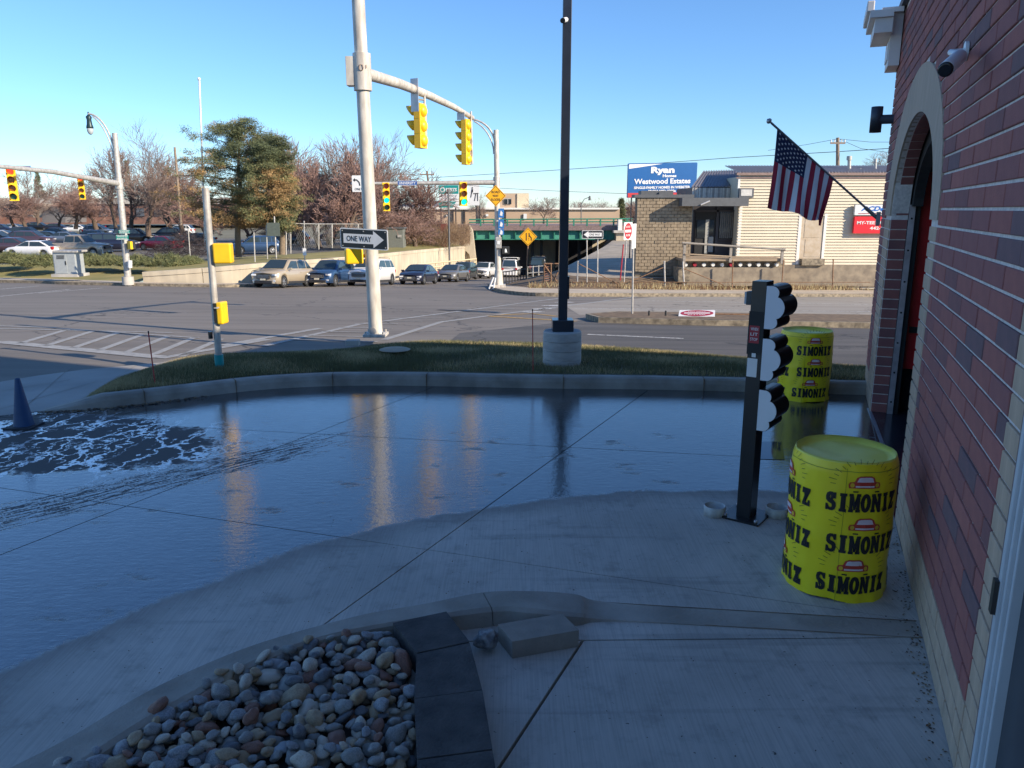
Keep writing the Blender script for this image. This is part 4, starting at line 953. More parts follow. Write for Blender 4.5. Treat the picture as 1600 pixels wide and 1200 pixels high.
for i, (x, y, z, r) in enumerate(vis):
    mi_ = rg.choices(range(7), (4, 3, 4, 4, 2.4, 3, 3))[0]; me = PMESH[rg.randrange(12)*7+mi_]
    rot = Matrix.Rotation(rg.uniform(0, 6.28), 4, 'Z') @ Matrix.Rotation(rg.gauss(0, .35), 4, 'X') @ Matrix.Rotation(rg.gauss(0, .3), 4, 'Y')
    if i < 300:
        o = bpy.data.objects.new('pebble', me); col.objects.link(o); o.parent = bed; o.location = (x, y, z); o.rotation_euler = rot.to_euler(); o.scale = (r*1.15,)*3
    else:
        restp.mi(mi_); M_ = Matrix.Translation((x, y, z)) @ rot @ Matrix.Scale(r*1.15, 4); restp.add([M_ @ v.co for v in me.vertices], [tuple(p.vertices) for p in me.polygons], True)
tag(restp.build('pebble', PM, bed), kind='stuff')

# dark edging blocks
M_DBL = mat('charcoal_block', (.085, .080, .078), .92, c2=(.038, .037, .040), scale=7, bump=.7, bscale=60)
edg = [(612, 973), (698, 955), (735, 1003), (650, 1021), (755, 1078), (646, 1092), (771, 1172), (650, 1188), (785, 1260), (652, 1275)]
E_ = [GZ(*p, .13) for p in edg]
quads = [(0, 1, 2, 3), (3, 2, 4, 5), (5, 4, 6, 7), (7, 6, 8, 9)]
lbs = ['charcoal edging block with a pointed far end, furthest from the camera', 'second charcoal edging block from the far end, beside the pebbles', 'third charcoal edging block, with pebbles against its left side', 'charcoal edging block at the bottom edge of the picture']
for k, (a, b_, c_, d_) in enumerate(quads):
    ps = [E_[a], E_[b_], E_[c_], E_[d_]]; ce = sum(ps, Vector())/4; ps = [ce+(p-ce)*.975 for p in ps]
    q = MB(); dz = rnd.uniform(-.004, .004); q.prism([(p.x, p.y, -.01) for p in ps], (0, 0, .14+dz)); o = q.build('edging_block', M_DBL, None, bevel=.005); tag(o, lbs[k], 'paving block', 'charcoal edging blocks')
    me = o.data; me.transform(Matrix.Translation(-Vector((ce.x, ce.y, 0)))); o.location = (ce.x, ce.y, 0)
# loose tan block leaning on the kerb and rock
tp = [GZ(778, 976, .10), GZ(878, 959, .10), GZ(905, 985, .10), GZ(800, 1003, .10)]
ce = sum(tp, Vector())/4; q = MB(); q.prism([(p.x-ce.x, p.y-ce.y, 0) for p in tp], (0, 0, .10)); o = q.build('loose_block', mat('grey_tan_block', (.30, .26, .22), .92, c2=(.24, .21, .18), scale=12, bump=.5, bscale=60), None, bevel=.004); o.location = (ce.x, ce.y, 0.002)
tag(o, 'loose grey tan concrete block lying against the near kerb', 'concrete block')
rp = GZ(760, 1010, .02); q = MB(); vs = []
for v in ico(3)[0]:
    d = 1+.35*noise.noise(v*1.3+Vector((5, 0, 0)))+.12*noise.noise(v*3.5); vs.append((v.x*.062*d, v.y*.055*d, max(-.04, v.z*.052*d)+.045))
q.add(vs, IF); o = q.build('broken_rock', mat('rock_speckled', (.32, .33, .33), .9, c2=(.09, .09, .10), scale=26, bump=.6, bscale=40), None); o.location = rp
tag(o, 'rough broken grey rock between the dark blocks and the loose block', 'rock')
# leaves and grit at the island kerb and wall foot
def scatter(name, fn, N, size, mats, label, seed=5):
    q = MB(); rg = random.Random(seed)
    for i in range(N):
        p = fn(rg); s_ = size*rg.uniform(.5, 1.4); a = rg.uniform(0, 6.28); u = Vector((math.cos(a), math.sin(a), rg.uniform(-.3, .3)))*s_; w = Vector((-math.sin(a), math.cos(a), rg.uniform(-.3, .3)))*s_*.6
        q.mi(rg.randrange(len(mats))); q.add([p-u, p+w, p+u, p-w], [(0, 1, 2, 3)])
    return tag(q.build(name, mats, None), label, 'litter', kind='stuff')
LM = [mat('leaf_brown', (.13, .07, .035), .9), mat('leaf_dark', (.06, .04, .03), .9), mat('leaf_tan', (.25, .17, .09), .9)]
scatter('fallen_leaves', lambda r: Vector((lerp(-5.3, -3.9, r.random()), 0, 0))+Vector((0, lerp(8.78, 9.35, r.random()**1.2)+.0, .012)) if r.random() < .0 else (lambda b_: b_+Vector((r.gauss(0, .04), -abs(r.gauss(0, .06)), .012)))(bs[int(r.random()*34)]), 260, .022, LM, 'dead leaves gathered along the foot of the island kerb')
scatter('pad_specks', lambda r: Vector((r.uniform(-2.2, 2.4), r.uniform(2.6, 6.2), .003)), 150, .0055, LM[:2], 'tiny dark leaf crumbs scattered over the dry concrete', 12)
scatter('wall_foot_grit', lambda r: wallp(r.uniform(-2.9, 1), abs(r.gauss(0, .05))+.01, .006), 380, .008, LM, 'dark grit and leaf crumbs along the foot of the brick wall', 8)
# ================================================================== VEHICLES
CARC = {'champagne': (.46, .38, .27), 'blue': (.03, .07, .15), 'white': (.72, .72, .71), 'navy': (.018, .022, .045), 'grey': (.17, .165, .15), 'darkgreen': (.035, .045, .042), 'black': (.012, .013, .016),
        'silver': (.45, .46, .47), 'maroon': (.16, .015, .035), 'tan': (.40, .33, .25), 'charcoal': (.05, .055, .065), 'steel': (.16, .20, .26), 'plum': (.09, .055, .07)}
CM = {k: mat('car_paint_'+k, v, .3, .25 if k not in ('white',) else 0., var=.03, coat=.8) for k, v in CARC.items()}
M_HL = mat('headlight_glass', (.75, .76, .78), .12, .3, var=0, spec=.8); M_TL = mat('tail_light', (.45, .01, .01), .2, var=0, coat=.5); M_CLAD = mat('plastic_cladding', (.025, .025, .027), .65, var=.1)
M_PLATE = mat('plate', (.55, .52, .42), .5); M_WIN = mat('car_glass', (.03, .045, .05), .04, var=0, spec=.9)
KINDS = {   # L, W, H, wheel r, hood z front, belt z, roof x: rear base, rear top, front top, front base ; rear deck z
 'suv': (4.65, 1.86, 1.68, .37, .88, 1.06, -2.20, -1.62, .30, 1.18, 1.02),
 'bigsuv': (5.0, 1.98, 1.80, .39, .95, 1.14, -2.38, -1.95, .35, 1.22, 1.1),
 'sedan': (4.65, 1.80, 1.44, .33, .70, .93, -1.95, -1.0, .20, 1.25, .98),
 'van': (5.5, 2.0, 2.05, .36, .98, 1.12, -2.7, -2.6, 1.1, 1.85, 1.1),
 'pickup': (5.8, 1.98, 1.90, .40, 1.05, 1.22, -.62, -.52, .75, 1.35, 1.2)}
def vehicle(name, label, cat, kind, color, loc, head, group=None, detail=True, rack=False, twotone=None):
    L, W, Hh, RW, HF, BZ, xr0, xr1, xf1, xf0, DZ = KINDS[kind]; w = W/2
    t = thing(name, label, cat, loc, head, group); pm = CM[color]
    xwf, xwr = L/2-.88, -L/2+.93
    xs = set([-L/2, -L/2+.04, -L/2+.14, L/2-.3, L/2-.12, L/2-.03, L/2, xr0, xf0])
    for c in (xwf, xwr):
        for k in range(-4, 5): xs.add(c+math.sin(k/4*math.pi/2)*RW*1.16)
        xs.add(c-RW*1.165); xs.add(c+RW*1.165)
    xs |= set(np.linspace(-L/2+.3, L/2-.4, 8)); xs = sorted(xs)
    def belt(x):
        if x > xf0: k = (x-xf0)/(L/2-xf0); return lerp(BZ, HF, k**1.6)
        if kind == 'pickup' and x < xr0: return 1.22
        if x < xr0: k = (xr0-x)/(xr0+L/2+1e-6); return lerp(BZ+.02, DZ-.04, k)
        return BZ
    q = MB(); vs = []; K = 8
    for x in xs:
        f = min(1, (L/2-abs(x))/.32); ww = w*(.80+.20*math.sqrt(max(0, 1-(1-f)**2))); zl = .24
        for c in (xwf, xwr):
            if abs(x-c) < RW*1.16: zl = max(zl, RW+math.sqrt(max(0, (RW*1.16)**2-(x-c)**2)))
        bz = belt(x); endf = 0 if f > .12 else (.06)
        zm = max((bz+.3)/2+.05, zl+.02); half = [(0, .24+endf), (ww*.74, .24+endf), (ww*.76, zl+endf*.5), (ww*.985, zl+endf*.5), (ww, min(zm, bz-.09)), (ww*.975, bz-.07-endf*.6), (ww*.90, bz-endf*.3), (0, bz+.03-endf*.5)]
        ef = max(0, 1-(L/2-abs(x))/.55); bl = lambda y, z: x-math.copysign(.26*ef*(abs(y)/w)**2.2+.05*ef*(z > zm+.02), x)
        vs += [(bl(y, z), y, z) for y, z in half]+[(bl(y, z), -y, z) for y, z in half[-2:0:-1]]
    n = 14
    q.add(vs, [(i*n+k, i*n+(k+1) % n, (i+1)*n+(k+1) % n, (i+1)*n+k) for i in range(len(xs)-1) for k in range(n)], True)
    q.add(vs[:n], [tuple(range(n))]); q.add(vs[-n:], [tuple(range(n-1, -1, -1))])
    # greenhouse
    def gw(tt): return lerp(w*.90, w*.735, tt)
    gs = [(xr0, 0), (lerp(xr0, xr1, .5), .55), (xr1, .96), (lerp(xr1, xf1, .3), 1), (lerp(xr1, xf1, .7), 1), (xf1, .97), (lerp(xf1, xf0, .5), .52), (xf0, 0)]
    vs = []
    for x, tt in gs:
        z = BZ+.0+(Hh-BZ)*tt; zb_ = BZ-.03
        half = [(gw(0), zb_), (gw(tt*.5)+.012*(tt > .5), lerp(zb_, z-.03, .5)), (gw(tt), max(zb_+.01, z-.05)), (gw(tt)*.84, z), (0, z+.018)]
        vs += [(x, y, zz) for y, zz in half]+[(x, -y, zz) for y, zz in half[-2::-1]]
    n = 9
    q.add(vs, [(i*n+k, i*n+k+1, (i+1)*n+k+1, (i+1)*n+k) for i in range(len(gs)-1) for k in range(n-1)], True)
    if kind == 'pickup': q.mi(1); q.box(-L/2+.06, -w*.78, 1.15, xr0-.04, w*.78, 1.262); q.mi(0)
    q.build('body', [pm, M_CLAD], t)
    HG = Hh-BZ
    def side(xa, xb, slopeb=False, slopef=False, nm='window'):
        for sg in (-1, 1):
            pts = []
            for tt, ends in ((.14, 0), (.86, 1)):
                a = lerp(xr0, xr1, tt)+.10 if slopeb else xa; b_ = lerp(xf0, xf1, tt)-.12 if slopef else xb
                pts.append((a, b_, gw(tt*.98)+.016, BZ+HG*tt-.01))
            (a0, b0, y0, z0), (a1, b1, y1, z1) = pts
            q = MB(); q.add([(a0, sg*y0, z0), (b0, sg*y0, z0), (b1, sg*y1, z1), (a1, sg*y1, z1)], [(0, 1, 2, 3) if sg < 0 else (3, 2, 1, 0)]); q.build(nm, M_WIN, t)
    xm = (xr1+xf1)/2+.25
    side(xm+.05, 0, slopef=True)
    if kind in ('suv', 'bigsuv', 'van'): side(xm-.95, xm-.03); side(0, xm-1.05, slopeb=True)
    elif kind == 'sedan': side(0, xm-.03, slopeb=True)
    else: side(0, xm-.03, slopeb=True)
    for nm, xa, xb, e in (('windshield', xf0, xf1, 1), ('rear_window', xr0, xr1, -1)):
        pts = []
        for tt in (.10, .90): pts.append((lerp(xa, xb, tt)+e*.02, gw(tt)*.86, BZ+HG*tt*(1.0)+.012*1))
        q = MB(); q.add([(pts[0][0], -pts[0][1], pts[0][2]), (pts[0][0], pts[0][1], pts[0][2]), (pts[1][0], pts[1][1]*.95, pts[1][2]), (pts[1][0], -pts[1][1]*.95, pts[1][2])], [(0, 1, 2, 3)])
        # lift pane off the surface along its normal
        nv = Vector((HG, 0, abs(xb-xa))).normalized(); nv.x *= e; o = q.build(nm, M_WIN, t); o.location = nv*.02
    for cx in (xwf, xwr):
        for sg in (-1, 1):
            q = MB(); q.lathe([(RW*.62, -.10), (RW*.96, -.11), (RW, -.08), (RW, .08), (RW*.96, .11), (RW*.62, .10)], 20); o = q.build('wheel', M_RUB, t); o.rotation_euler = (R(90), 0, 0); o.location = (cx, sg*(w-.12), RW)
            q = MB(); q.lathe([(0, .085), (RW*.2, .09), (RW*.25, .075)], 12)
            q.lathe([(RW*.56, .09), (RW*.63, .1), (RW*.63, -.1)], 20); q.lathe([(0, .03), (RW*.62, .03)], 16)
            for k in range(6): a = k*math.pi/3; q.obox((RW*.38*math.cos(a), RW*.38*math.sin(a), .07), (math.cos(a), math.sin(a), 0), (-math.sin(a), math.cos(a), 0), (0, 0, 1), RW*.22, RW*.07, .015)
            r_ = q.build('rim', M_ALLOY, o)
            if sg > 0: r_.rotation_euler = (R(180), 0, 0)
    if detail:
        fx = L/2
        for sg in (-1, 1):
            q = MB(); q.obox((fx-.22, sg*w*.74, HF-.13), Vector((1, -sg*.35, 0)).normalized(), Vector((sg*.35, 1, 0)).normalized(), (0, 0, 1), .12, w*.15, .055); q.build('headlight', M_HL, t, bevel=.02)
            q = MB(); q.obox((fx-.17, sg*w*.70, .42), (1, 0, 0), (0, 1, 0), (0, 0, 1), .05, w*.10, .045); q.build('fog_light', M_HL, t)
            q = MB(); q.obox((-fx+.17, sg*w*.80, DZ-.14), (1, 0, 0), (0, 1, 0), (0, 0, 1), .09, w*.12, .10); q.build('tail_light', M_TL, t)
            q = MB(); q.obox((xf0-.32, sg*(w+.06), BZ+.05), (1, 0, 0), (0, 1, 0), (0, 0, 1), .05, .11, .07); q.build('mirror', pm, t, bevel=.02)
            if kind in ('suv', 'bigsuv'): q = MB(); q.tube([(xr1, sg*w*.62, Hh+.03), (xr1+.1, sg*w*.63, Hh+.07), (xf1-.1, sg*w*.63, Hh+.07), (xf1, sg*w*.62, Hh+.03)], .018, 6); q.build('roof_rail', M_CLAD, t)
        q = MB(); q.box(fx-.16, -w*.46, HF-.34, fx-.012, w*.46, HF-.12); g_ = q.build('grille', M_CLAD, t, bevel=.02)
        q = MB()
        for k in range(3): q.box(fx-.011, -w*.42, HF-.31+k*.07, fx-.003, w*.42, HF-.29+k*.07)
        q.build('grille_bars', M_ALLOY, g_)
        q = MB(); q.box(fx-.2, -w*.62, .25, fx-.02, w*.62, .42); q.build('bumper_skirt', M_CLAD, t, bevel=.03)
        q = MB(); q.box(fx-.03, -.16, .44, fx+.01, .16, .54); q.build('license_plate', M_PLATE, t)
        for sg in (-1, 1):
            q = MB(); q.box(xwr+RW*1.2, sg*w*.985-.012, .24, xwf-RW*1.2, sg*w*.985+.012, .38); q.build('sill', M_CLAD, t)
            for xx in (xm, xm-1.0): q = MB(); q.box(xx-.2, sg*w-.01, BZ-.17, xx-.06, sg*w+.012, BZ-.14); q.build('door_handle', pm, t)
    else:
        for sg in (-1, 1):
            q = MB(); q.obox((L/2-.2, sg*w*.72, HF-.12), (1, 0, 0), (0, 1, 0), (0, 0, 1), .12, w*.17, .055); q.build('headlight', M_HL, t)
            q = MB(); q.obox((-L/2+.17, sg*w*.80, DZ-.14), (1, 0, 0), (0, 1, 0), (0, 0, 1), .09, w*.12, .12); q.build('tail_light', M_TL, t)
    if rack:
        q = MB()
        for xx in (-1.8, -.4, .9): q.tube([(xx, -.85, Hh), (xx, -.85, Hh+.22), (xx, .85, Hh+.22), (xx, .85, Hh)], .03, 6)
        for sg in (-1, 1): q.tube([(-2.1, sg*.8, Hh+.22), (1.2, sg*.8, Hh+.22)], .025, 6)
        q.build('ladder_rack', M_SIGNW, t)
    return t
def seat_on_slope(t):
    x, y, _ = t.location; z = zg(x, y); t.location.z = z+.0
    hx, hy = math.cos(t.rotation_euler.z), math.sin(t.rotation_euler.z); g = Vector((hx, hy, zg(x+hx, y+hy)-z)).normalized(); n = Vector((.012, .068, 1)).normalized()
    l = n.cross(g); t.rotation_euler = Matrix((g, l, n)).transposed().to_euler()
HD = R(-102)
queue = [('champagne', 'suv', 'champagne compact SUV at the front of the queue coming out of the underpass', 443, 450, 47.4, 'suv'), ('blue', 'suv', 'dark blue SUV second in the queue, just behind the champagne one', 519, 449, 50.6, 'suv'),
         ('white', 'bigsuv', 'large white SUV third in the queue, partly behind the tall signal pole', 581, 449, 53.2, 'suv'), ('navy', 'sedan', 'black and navy sedan fourth in the queue, right of the tall signal pole', 655, 446, 57.5, 'car'),
         ('grey', 'sedan', 'grey sedan fifth in the queue by the beige guard rail', 708, 441, 66, 'car'), ('darkgreen', 'suv', 'dark green SUV sixth in the queue, behind the grey sedan', 725, 437, 75, 'suv'),
         ('white', 'suv', 'small white SUV in the queue just left of the cream signal pole', 757, 434, 83, 'suv')]
for c_, k_, lb_, px, py, Y, ct in queue:
    p = P(px, py, Y); t = vehicle('queued_'+('car' if ct == 'car' else 'suv'), lb_, ct, k_, c_, (p.x, p.y, 0), HD+rnd.uniform(-.03, .03), 'vehicles queued out of the underpass'); seat_on_slope(t)
p = P(799, 428, 92); t = vehicle('queued_van', 'white work van with a ladder rack on its roof, entering the underpass', 'van', 'van', 'white', (p.x, p.y, 0), R(-95)+math.pi, 'vehicles queued out of the underpass', rack=True); seat_on_slope(t)
p = P(716, 430, 92); t = vehicle('queued_suv', 'dark SUV far back in the queue beside the white work van', 'suv', 'suv', 'charcoal', (p.x+2.6, p.y+4, 0), HD, 'vehicles queued out of the underpass'); seat_on_slope(t)
# parked cars
lotcars = [
 ('pickup', 'tan', 'tan pickup truck with a dark bed cover behind the utility cabinet', 122, 401, 0, 'pickup truck'), ('sedan', 'white', 'white sedan nearest the hedge, left of the tan pickup', 55, 402, 180, 'car'),
 ('bigsuv', 'navy', 'dark blue SUV behind the green street name signs', 176, 393, 10, 'suv'), ('bigsuv', 'black', 'black SUV just left of the big bare tree trunk', 212, 380, 5, 'suv'),
 ('sedan', 'charcoal', 'charcoal sedan in the middle row above the tan pickup', 143, 377, 170, 'car'), ('sedan', 'steel', 'steel blue sedan left of the charcoal sedan, middle row', 100, 381, 175, 'car'),
 ('sedan', 'darkgreen', 'dark green sedan below the small left traffic signal', 84, 372, 175, 'car'), ('sedan', 'white', 'white sedan alone in the far row of the car park', 119, 364, 180, 'car'),
 ('suv', 'black', 'black SUV in the far row left of the far white sedan', 62, 361, 0, 'suv'), ('sedan', 'navy', 'navy sedan in the far row between black SUV and white sedan', 90, 361, 0, 'car'),
 ('suv', 'plum', 'plum grey SUV in the third row near the left picture edge', 52, 384, 5, 'suv'), ('sedan', 'plum', 'plum grey sedan at the very left edge of the car park', 14, 395, 175, 'car'),
 ('sedan', 'silver', 'silver sedan in the middle row at the left edge', 8, 377, 0, 'car'), ('suv', 'charcoal', 'charcoal SUV in the row behind the plum cars', 44, 373, 0, 'suv'),
 ('sedan', 'maroon', 'maroon sedan half hidden behind the junipers left of the pine', 252, 391, 160, 'car'), ('suv', 'white', 'white SUV behind the pine branches, far row', 281, 368, 180, 'suv'),
 ('suv', 'black', 'black SUV between the maroon sedan and the far white SUV', 262, 376, 175, 'suv'), ('sedan', 'navy', 'navy sedan behind the black SUV by the bare tree', 186, 366, 0, 'car'),
 ('suv', 'blue', 'blue SUV showing between the two pine trunks', 400, 397, 200, 'suv'), ('sedan', 'silver', 'silver sedan in the far row near the left edge', 24, 362, 0, 'car'), ('suv', 'black', 'black SUV at the left edge in the second row, behind the silver sedan', -4, 385, 0, 'suv'), ('sedan', 'black', 'black sedan between the plum SUV and the steel blue sedan', 78, 380, 5, 'car'),
 ('sedan', 'maroon', 'dark maroon sedan in the middle rows right of the silver sedan', 30, 380, 175, 'car'), ('suv', 'steel', 'steel blue SUV behind the charcoal sedan, near the crooked tree', 156, 369, 0, 'suv'), ('sedan', 'grey', 'grey sedan in the far row right of the far white sedan', 145, 361, 180, 'car'), ('suv', 'navy', 'navy SUV in the far row at the left edge of the picture', 2, 366, 5, 'suv'),
 ('sedan', 'darkgreen', 'dark green sedan by the brush pile, left of the pine', 306, 384, 175, 'car'), ('suv', 'charcoal', 'charcoal SUV behind the fence left of the small white notice', 452, 384, 180, 'suv'), ('sedan', 'charcoal', 'charcoal car seen through the fence behind the tall signal pole', 527, 376, 180, 'car')]
for k_, c_, lb_, px, py, hd, ct in lotcars:
    p = GZ(px, py, -1.73); vehicle('parked_'+('pickup' if k_ == 'pickup' else 'suv' if 'suv' in k_ else 'car'), lb_, ct, k_, c_, p, R(hd+rnd.uniform(-4, 4)), 'vehicles in the car park', detail=(k_ == 'pickup'))

# ================================================================== SIGNALS, POLES, SIGNS
M_LENS = {'r': mat('signal_red_off', (.28, .04, .03), .3, var=0, spec=.6), 'a': mat('signal_amber_off', (.25, .10, .02), .3, var=0, spec=.6), 'g': mat('signal_green_off', (.02, .10, .07), .3, var=0, spec=.6),
          'G': mat('signal_green_lit', (.0, .75, .42), .3, var=0, emit=1.6), 'R': mat('signal_red_lit', (.8, .06, .02), .3, var=0, emit=.9)}
def signal_head(label, c, face, n, lens, sc=1., group='traffic signal heads', backtube=True):
    """c = centre, face = direction the lenses look"""
    f = Vector((face[0], face[1], 0)).normalized(); t = thing('traffic_signal', label, 'traffic signal', c, math.atan2(f.y, f.x), group)
    hh = .355*sc; w = .175*sc; q = MB()
    q.box(-.16*sc, -w, -hh*n/2, .02*sc, w, hh*n/2)
    for i in range(n):                       # ribs between sections and domed backs
        zc = hh*(n/2-.5-i); q.box(-.165*sc, -w*1.03, zc-hh*.5-.006, .024*sc, w*1.03, zc-hh*.5+.006)
        q.lathe([(.15*sc, 0), (.13*sc, .05*sc), (.07*sc, .085*sc), (0, .09*sc)], 12)
        nn = 12*4; 
        for j in range(len(q.v)-nn, len(q.v)): x, y, z = q.v[j]; q.v[j] = (-.16*sc-z, y, x+zc)
    q.build('housing', M_YEL, t, bevel=.01*sc)
    for i in range(n):
        zc = hh*(n/2-.5-i); s_ = MB(); s_.lathe([(0, .01), (.10*sc, .006), (.13*sc, 0)], 16); o = s_.build('lens', M_LENS[lens[i]], t); o.rotation_euler = (0, R(90), 0); o.location = (.03*sc, 0, zc)
        v = MB(); vs = []; m = 14
        for k in range(m+1):
            a = R(-50+280*k/m); y, z = math.cos(a)*.145*sc, math.sin(a)*.145*sc; d = .06+.22*(.5+.5*math.sin(a))
            vs += [(.02*sc, y, z+zc), (.02*sc+d*sc, y, z+zc)]
        v.add(vs, [(2*k, 2*k+2, 2*k+3, 2*k+1) for k in range(m)], True); o = v.build('visor', [M_YEL], t)
        sm_ = o.modifiers.new('t', 'SOLIDIFY'); sm_.thickness = .006
    return t
def street_name(label, c, right, w, h, txt, m0=None, border=True):
    t = thing('street_name_sign', label, 'street sign', c); R_ = Vector(right).normalized(); U_ = Vector((0, 0, 1)); q = MB()
    panel(q, rrect(w, h, .02), c, R_, U_, .012); q.build('plate', m0 or M_SIGNB, t, rel=True)
    q = MB(); poly2(q, [(-w/2+.01, -h/2+.01), (w/2-.01, -h/2+.01), (w/2-.01, -h/2+.03), (-w/2+.01, -h/2+.03)], c, R_, U_); poly2(q, [(-w/2+.01, h/2-.03), (w/2-.01, h/2-.03), (w/2-.01, h/2-.01), (-w/2+.01, h/2-.01)], c, R_, U_)
    for k, tx in enumerate(txt): put_text(q, tx, Vector(c)+U_*(0 if len(txt) == 1 else h*(.2-.42*k)), R_, U_, w*.86, h*(.5 if len(txt) == 1 else .26), .02)
    tag(q.build('lettering', M_SIGNW, t, rel=True), kind='stuff'); return t
RX = Vector((1, 0, 0)); UZ = Vector((0, 0, 1))

# --- big near signal pole
g = G(590, 542); g.y = 15.0; pbase = P(588, 541, 15.0); pbase.z = -.12
bp = thing('signal_pole', 'tall cream steel signal pole in the middle with a long mast arm', 'signal pole', pbase)
top = P(556.5, -60, 15.0); q = MB(); q.tube([pbase+UZ*.02, top], [.135, .115], 24); q.build('shaft', M_CREAM, bp, rel=True)
q = MB(); q.obox(pbase+UZ*.06, RX, (0, 1, 0), UZ, .22, .22, .03); q.build('base_plate', M_CREAM, bp, rel=True, bevel=.01)
for sx in (-1, 1):
    for sy in (-1, 1): q = MB(); q.tube([pbase+Vector((sx*.17, sy*.17, .09)), pbase+Vector((sx*.17, sy*.17, .14))], .02, 6); q.build('anchor_nut', M_WHITE, bp, rel=True)
q = MB(); pc = P(586, 515, 15.0); q.tube([pc+Vector((-.02, -.155, 0)), pc+Vector((-.02, -.12, 0))], .07, 16); o = q.build('hand_hole', M_CREAM, bp, rel=True); o.scale = (1, 1, 1)
aj = P(566, 113, 15.0); ae = P(738, 184, 23.6)
col_ = MB(); col_.tube([aj-UZ*.32, aj+UZ*.32], .165, 24); col_.box(aj.x-.28, aj.y-.11, aj.z-.24, aj.x-.05, aj.y+.11, aj.z+.26); col_.build('arm_clamp', M_CREAM, bp, rel=True, bevel=.006)
q = MB(); mid = aj.lerp(ae, .5)+UZ*.10; q.tube([aj+(ae-aj).normalized()*.1, aj.lerp(ae, .25)+UZ*.08, mid, aj.lerp(ae, .75)+UZ*.08, ae], [.11, .10, .09, .078, .065], 18); q.build('mast_arm', M_CREAM, bp, rel=True)
q = MB(); c = P(567, 108, 15.0)+Vector((0, -.172, 0))
ringp = [(c.x+.038*math.cos(k*.5236), c.y, c.z+.055*math.sin(k*.5236)) for k in range(13)]; q.tube(ringp, .006, 6); q.tube([(c.x+.09, c.y+.02, c.z+.05), (c.x+.09, c.y+.02, c.z-.01)], .006, 6); q.build('painted_number', M_RUST, bp, rel=True)
def armpt(px):                                       # point of the arm seen at this column
    best = min((abs(((aj.lerp(ae, k/400.).x)/((aj.lerp(ae, k/400.).y)*CP-(aj.lerp(ae, k/400.).z-H)*SP)*F+800)-px), k) for k in range(401)); k = best[1]/400.
    return aj.lerp(ae, k)+UZ*.1*4*k*(1-k)
FACE = (-.92, .38)
for px, pyt, pyb, n, lens, lb_, tl in ((653, 164, 230, 3, 'rag', 'three section signal head hanging from the long mast arm, nearer the tall pole', (663, 138, 222)), (725, 188, 256, 4, 'raag', 'four section signal head hanging near the tip of the long mast arm', (736, 170, 256))):
    a_ = armpt(px+6); Y = a_.y; c = P(px, (pyt+pyb)/2, Y); h_ = (pyb-pyt)*mpp(px, 200, Y); t = signal_head(lb_, c, FACE, n, lens, h_/(n*.355))
    q = MB(); tp, bt = P(tl[0], tl[1]+4, Y+.05), P(tl[0]+2, tl[2], Y+.05); q.tube([tp, bt], .028, 8); q.tube([bt-UZ*.0, Vector((c.x, c.y, bt.z))], .02, 6); m_ = P(tl[0], pyt-8, Y+.05); q.tube([m_, Vector((c.x, c.y, m_.z)), Vector((c.x, c.y, c.z+h_/2))], .022, 6)
    q.build('hanger_tube', M_WHITE, t).location = -Vector(t.location); t2 = t.children[-1]; 
    # hanger was built in world space: express it in the head's frame
    o = [x for x in t.children if x.name.startswith('hanger_tube')][0]; o.location = (0, 0, 0); o.data.transform(Matrix.Rotation(-t.rotation_euler.z, 4, 'Z') @ Matrix.Translation(-Vector(t.location)))
for pxa, pya, pxb, pyb, lb_ in ((641.5, 124, 654, 173, 'grey back of a tall sign plate on the long mast arm'), (714, 176, 726, 187, 'small grey back of a sign plate near the mast arm tip')):
    a_ = armpt((pxa+pxb)/2); Y = a_.y-.12; c = P((pxa+pxb)/2, (pya+pyb)/2, Y); m = mpp(650, 150, Y); q = MB(); d_ = Vector((.86, -.5, 0)); w_ = (pxb-pxa)*m
    q.obox(c, d_, d_.cross(UZ), UZ, w_/2/.86, .006, (pyb-pya)*m/2); t = thing('sign_plate', lb_, 'sign', c); q.build('plate', mat('sign_back', (.50, .49, .50), .4, .5), t, rel=True)
    q = MB(); q.tube([c+Vector((0, .02, .0)), Vector((c.x, Y+.14, c.z))], .02, 6); q.build('bracket', M_WHITE, t, rel=True)
# ONE WAY sign on that pole
sc_ = P(568.5, 373.5, 14.72); ang = R(-18); r_ = Vector((math.cos(ang), math.sin(ang), -.035)).normalized(); m = mpp(568, 373, 14.72)
sw_, sh_ = 79*m/math.cos(ang)*1.0, 31.5*m
ow = thing('one_way_sign', 'large black and white one way sign with right arrow on the tall cream pole', 'road sign', sc_)
def one_way(t, c, r_, w, h, flip=1, tx=True):
    up = UZ; q = MB(); panel(q, rrect(w, h, h*.08), c, r_, up, .012); q.mi(1); poly2(q, rrect(w*.965, h*.90, h*.05), c, r_, up, .003); q.build('plate', [M_SIGNW, M_SIGNK], t, rel=True)
    q = MB(); pts = [(-.43*w, -.23*h), (.20*w, -.23*h), (.20*w, -.42*h), (.42*w, 0), (.20*w, .42*h), (.20*w, .23*h), (-.43*w, .23*h)]
    if flip < 0: pts = [(-x, y) for x, y in pts][::-1]
    poly2(q, pts, c, r_, up, .0055); q.build('arrow', M_SIGNW, t, rel=True)
    q = MB(); put_text(q, 'ONE WAY', Vector(c)+Vector(r_)*(-.10*w*flip), r_, up, w*.52, h*.27, .015, .008); tag(q.build('lettering', M_SIGNK, t, rel=True), kind='stuff')
    for x in (-.45, 0, .45):
        for y in (-.40, .40): q = MB(); cc = Vector(c)+Vector(r_)*x*w+up*y*h*.93; nn = Vector(r_).cross(up).normalized(); q.tube([cc, cc+nn*.012], .012, 6); q.build('bolt', M_WHITE, t, rel=True)
one_way(ow, sc_, r_, sw_, sh_)
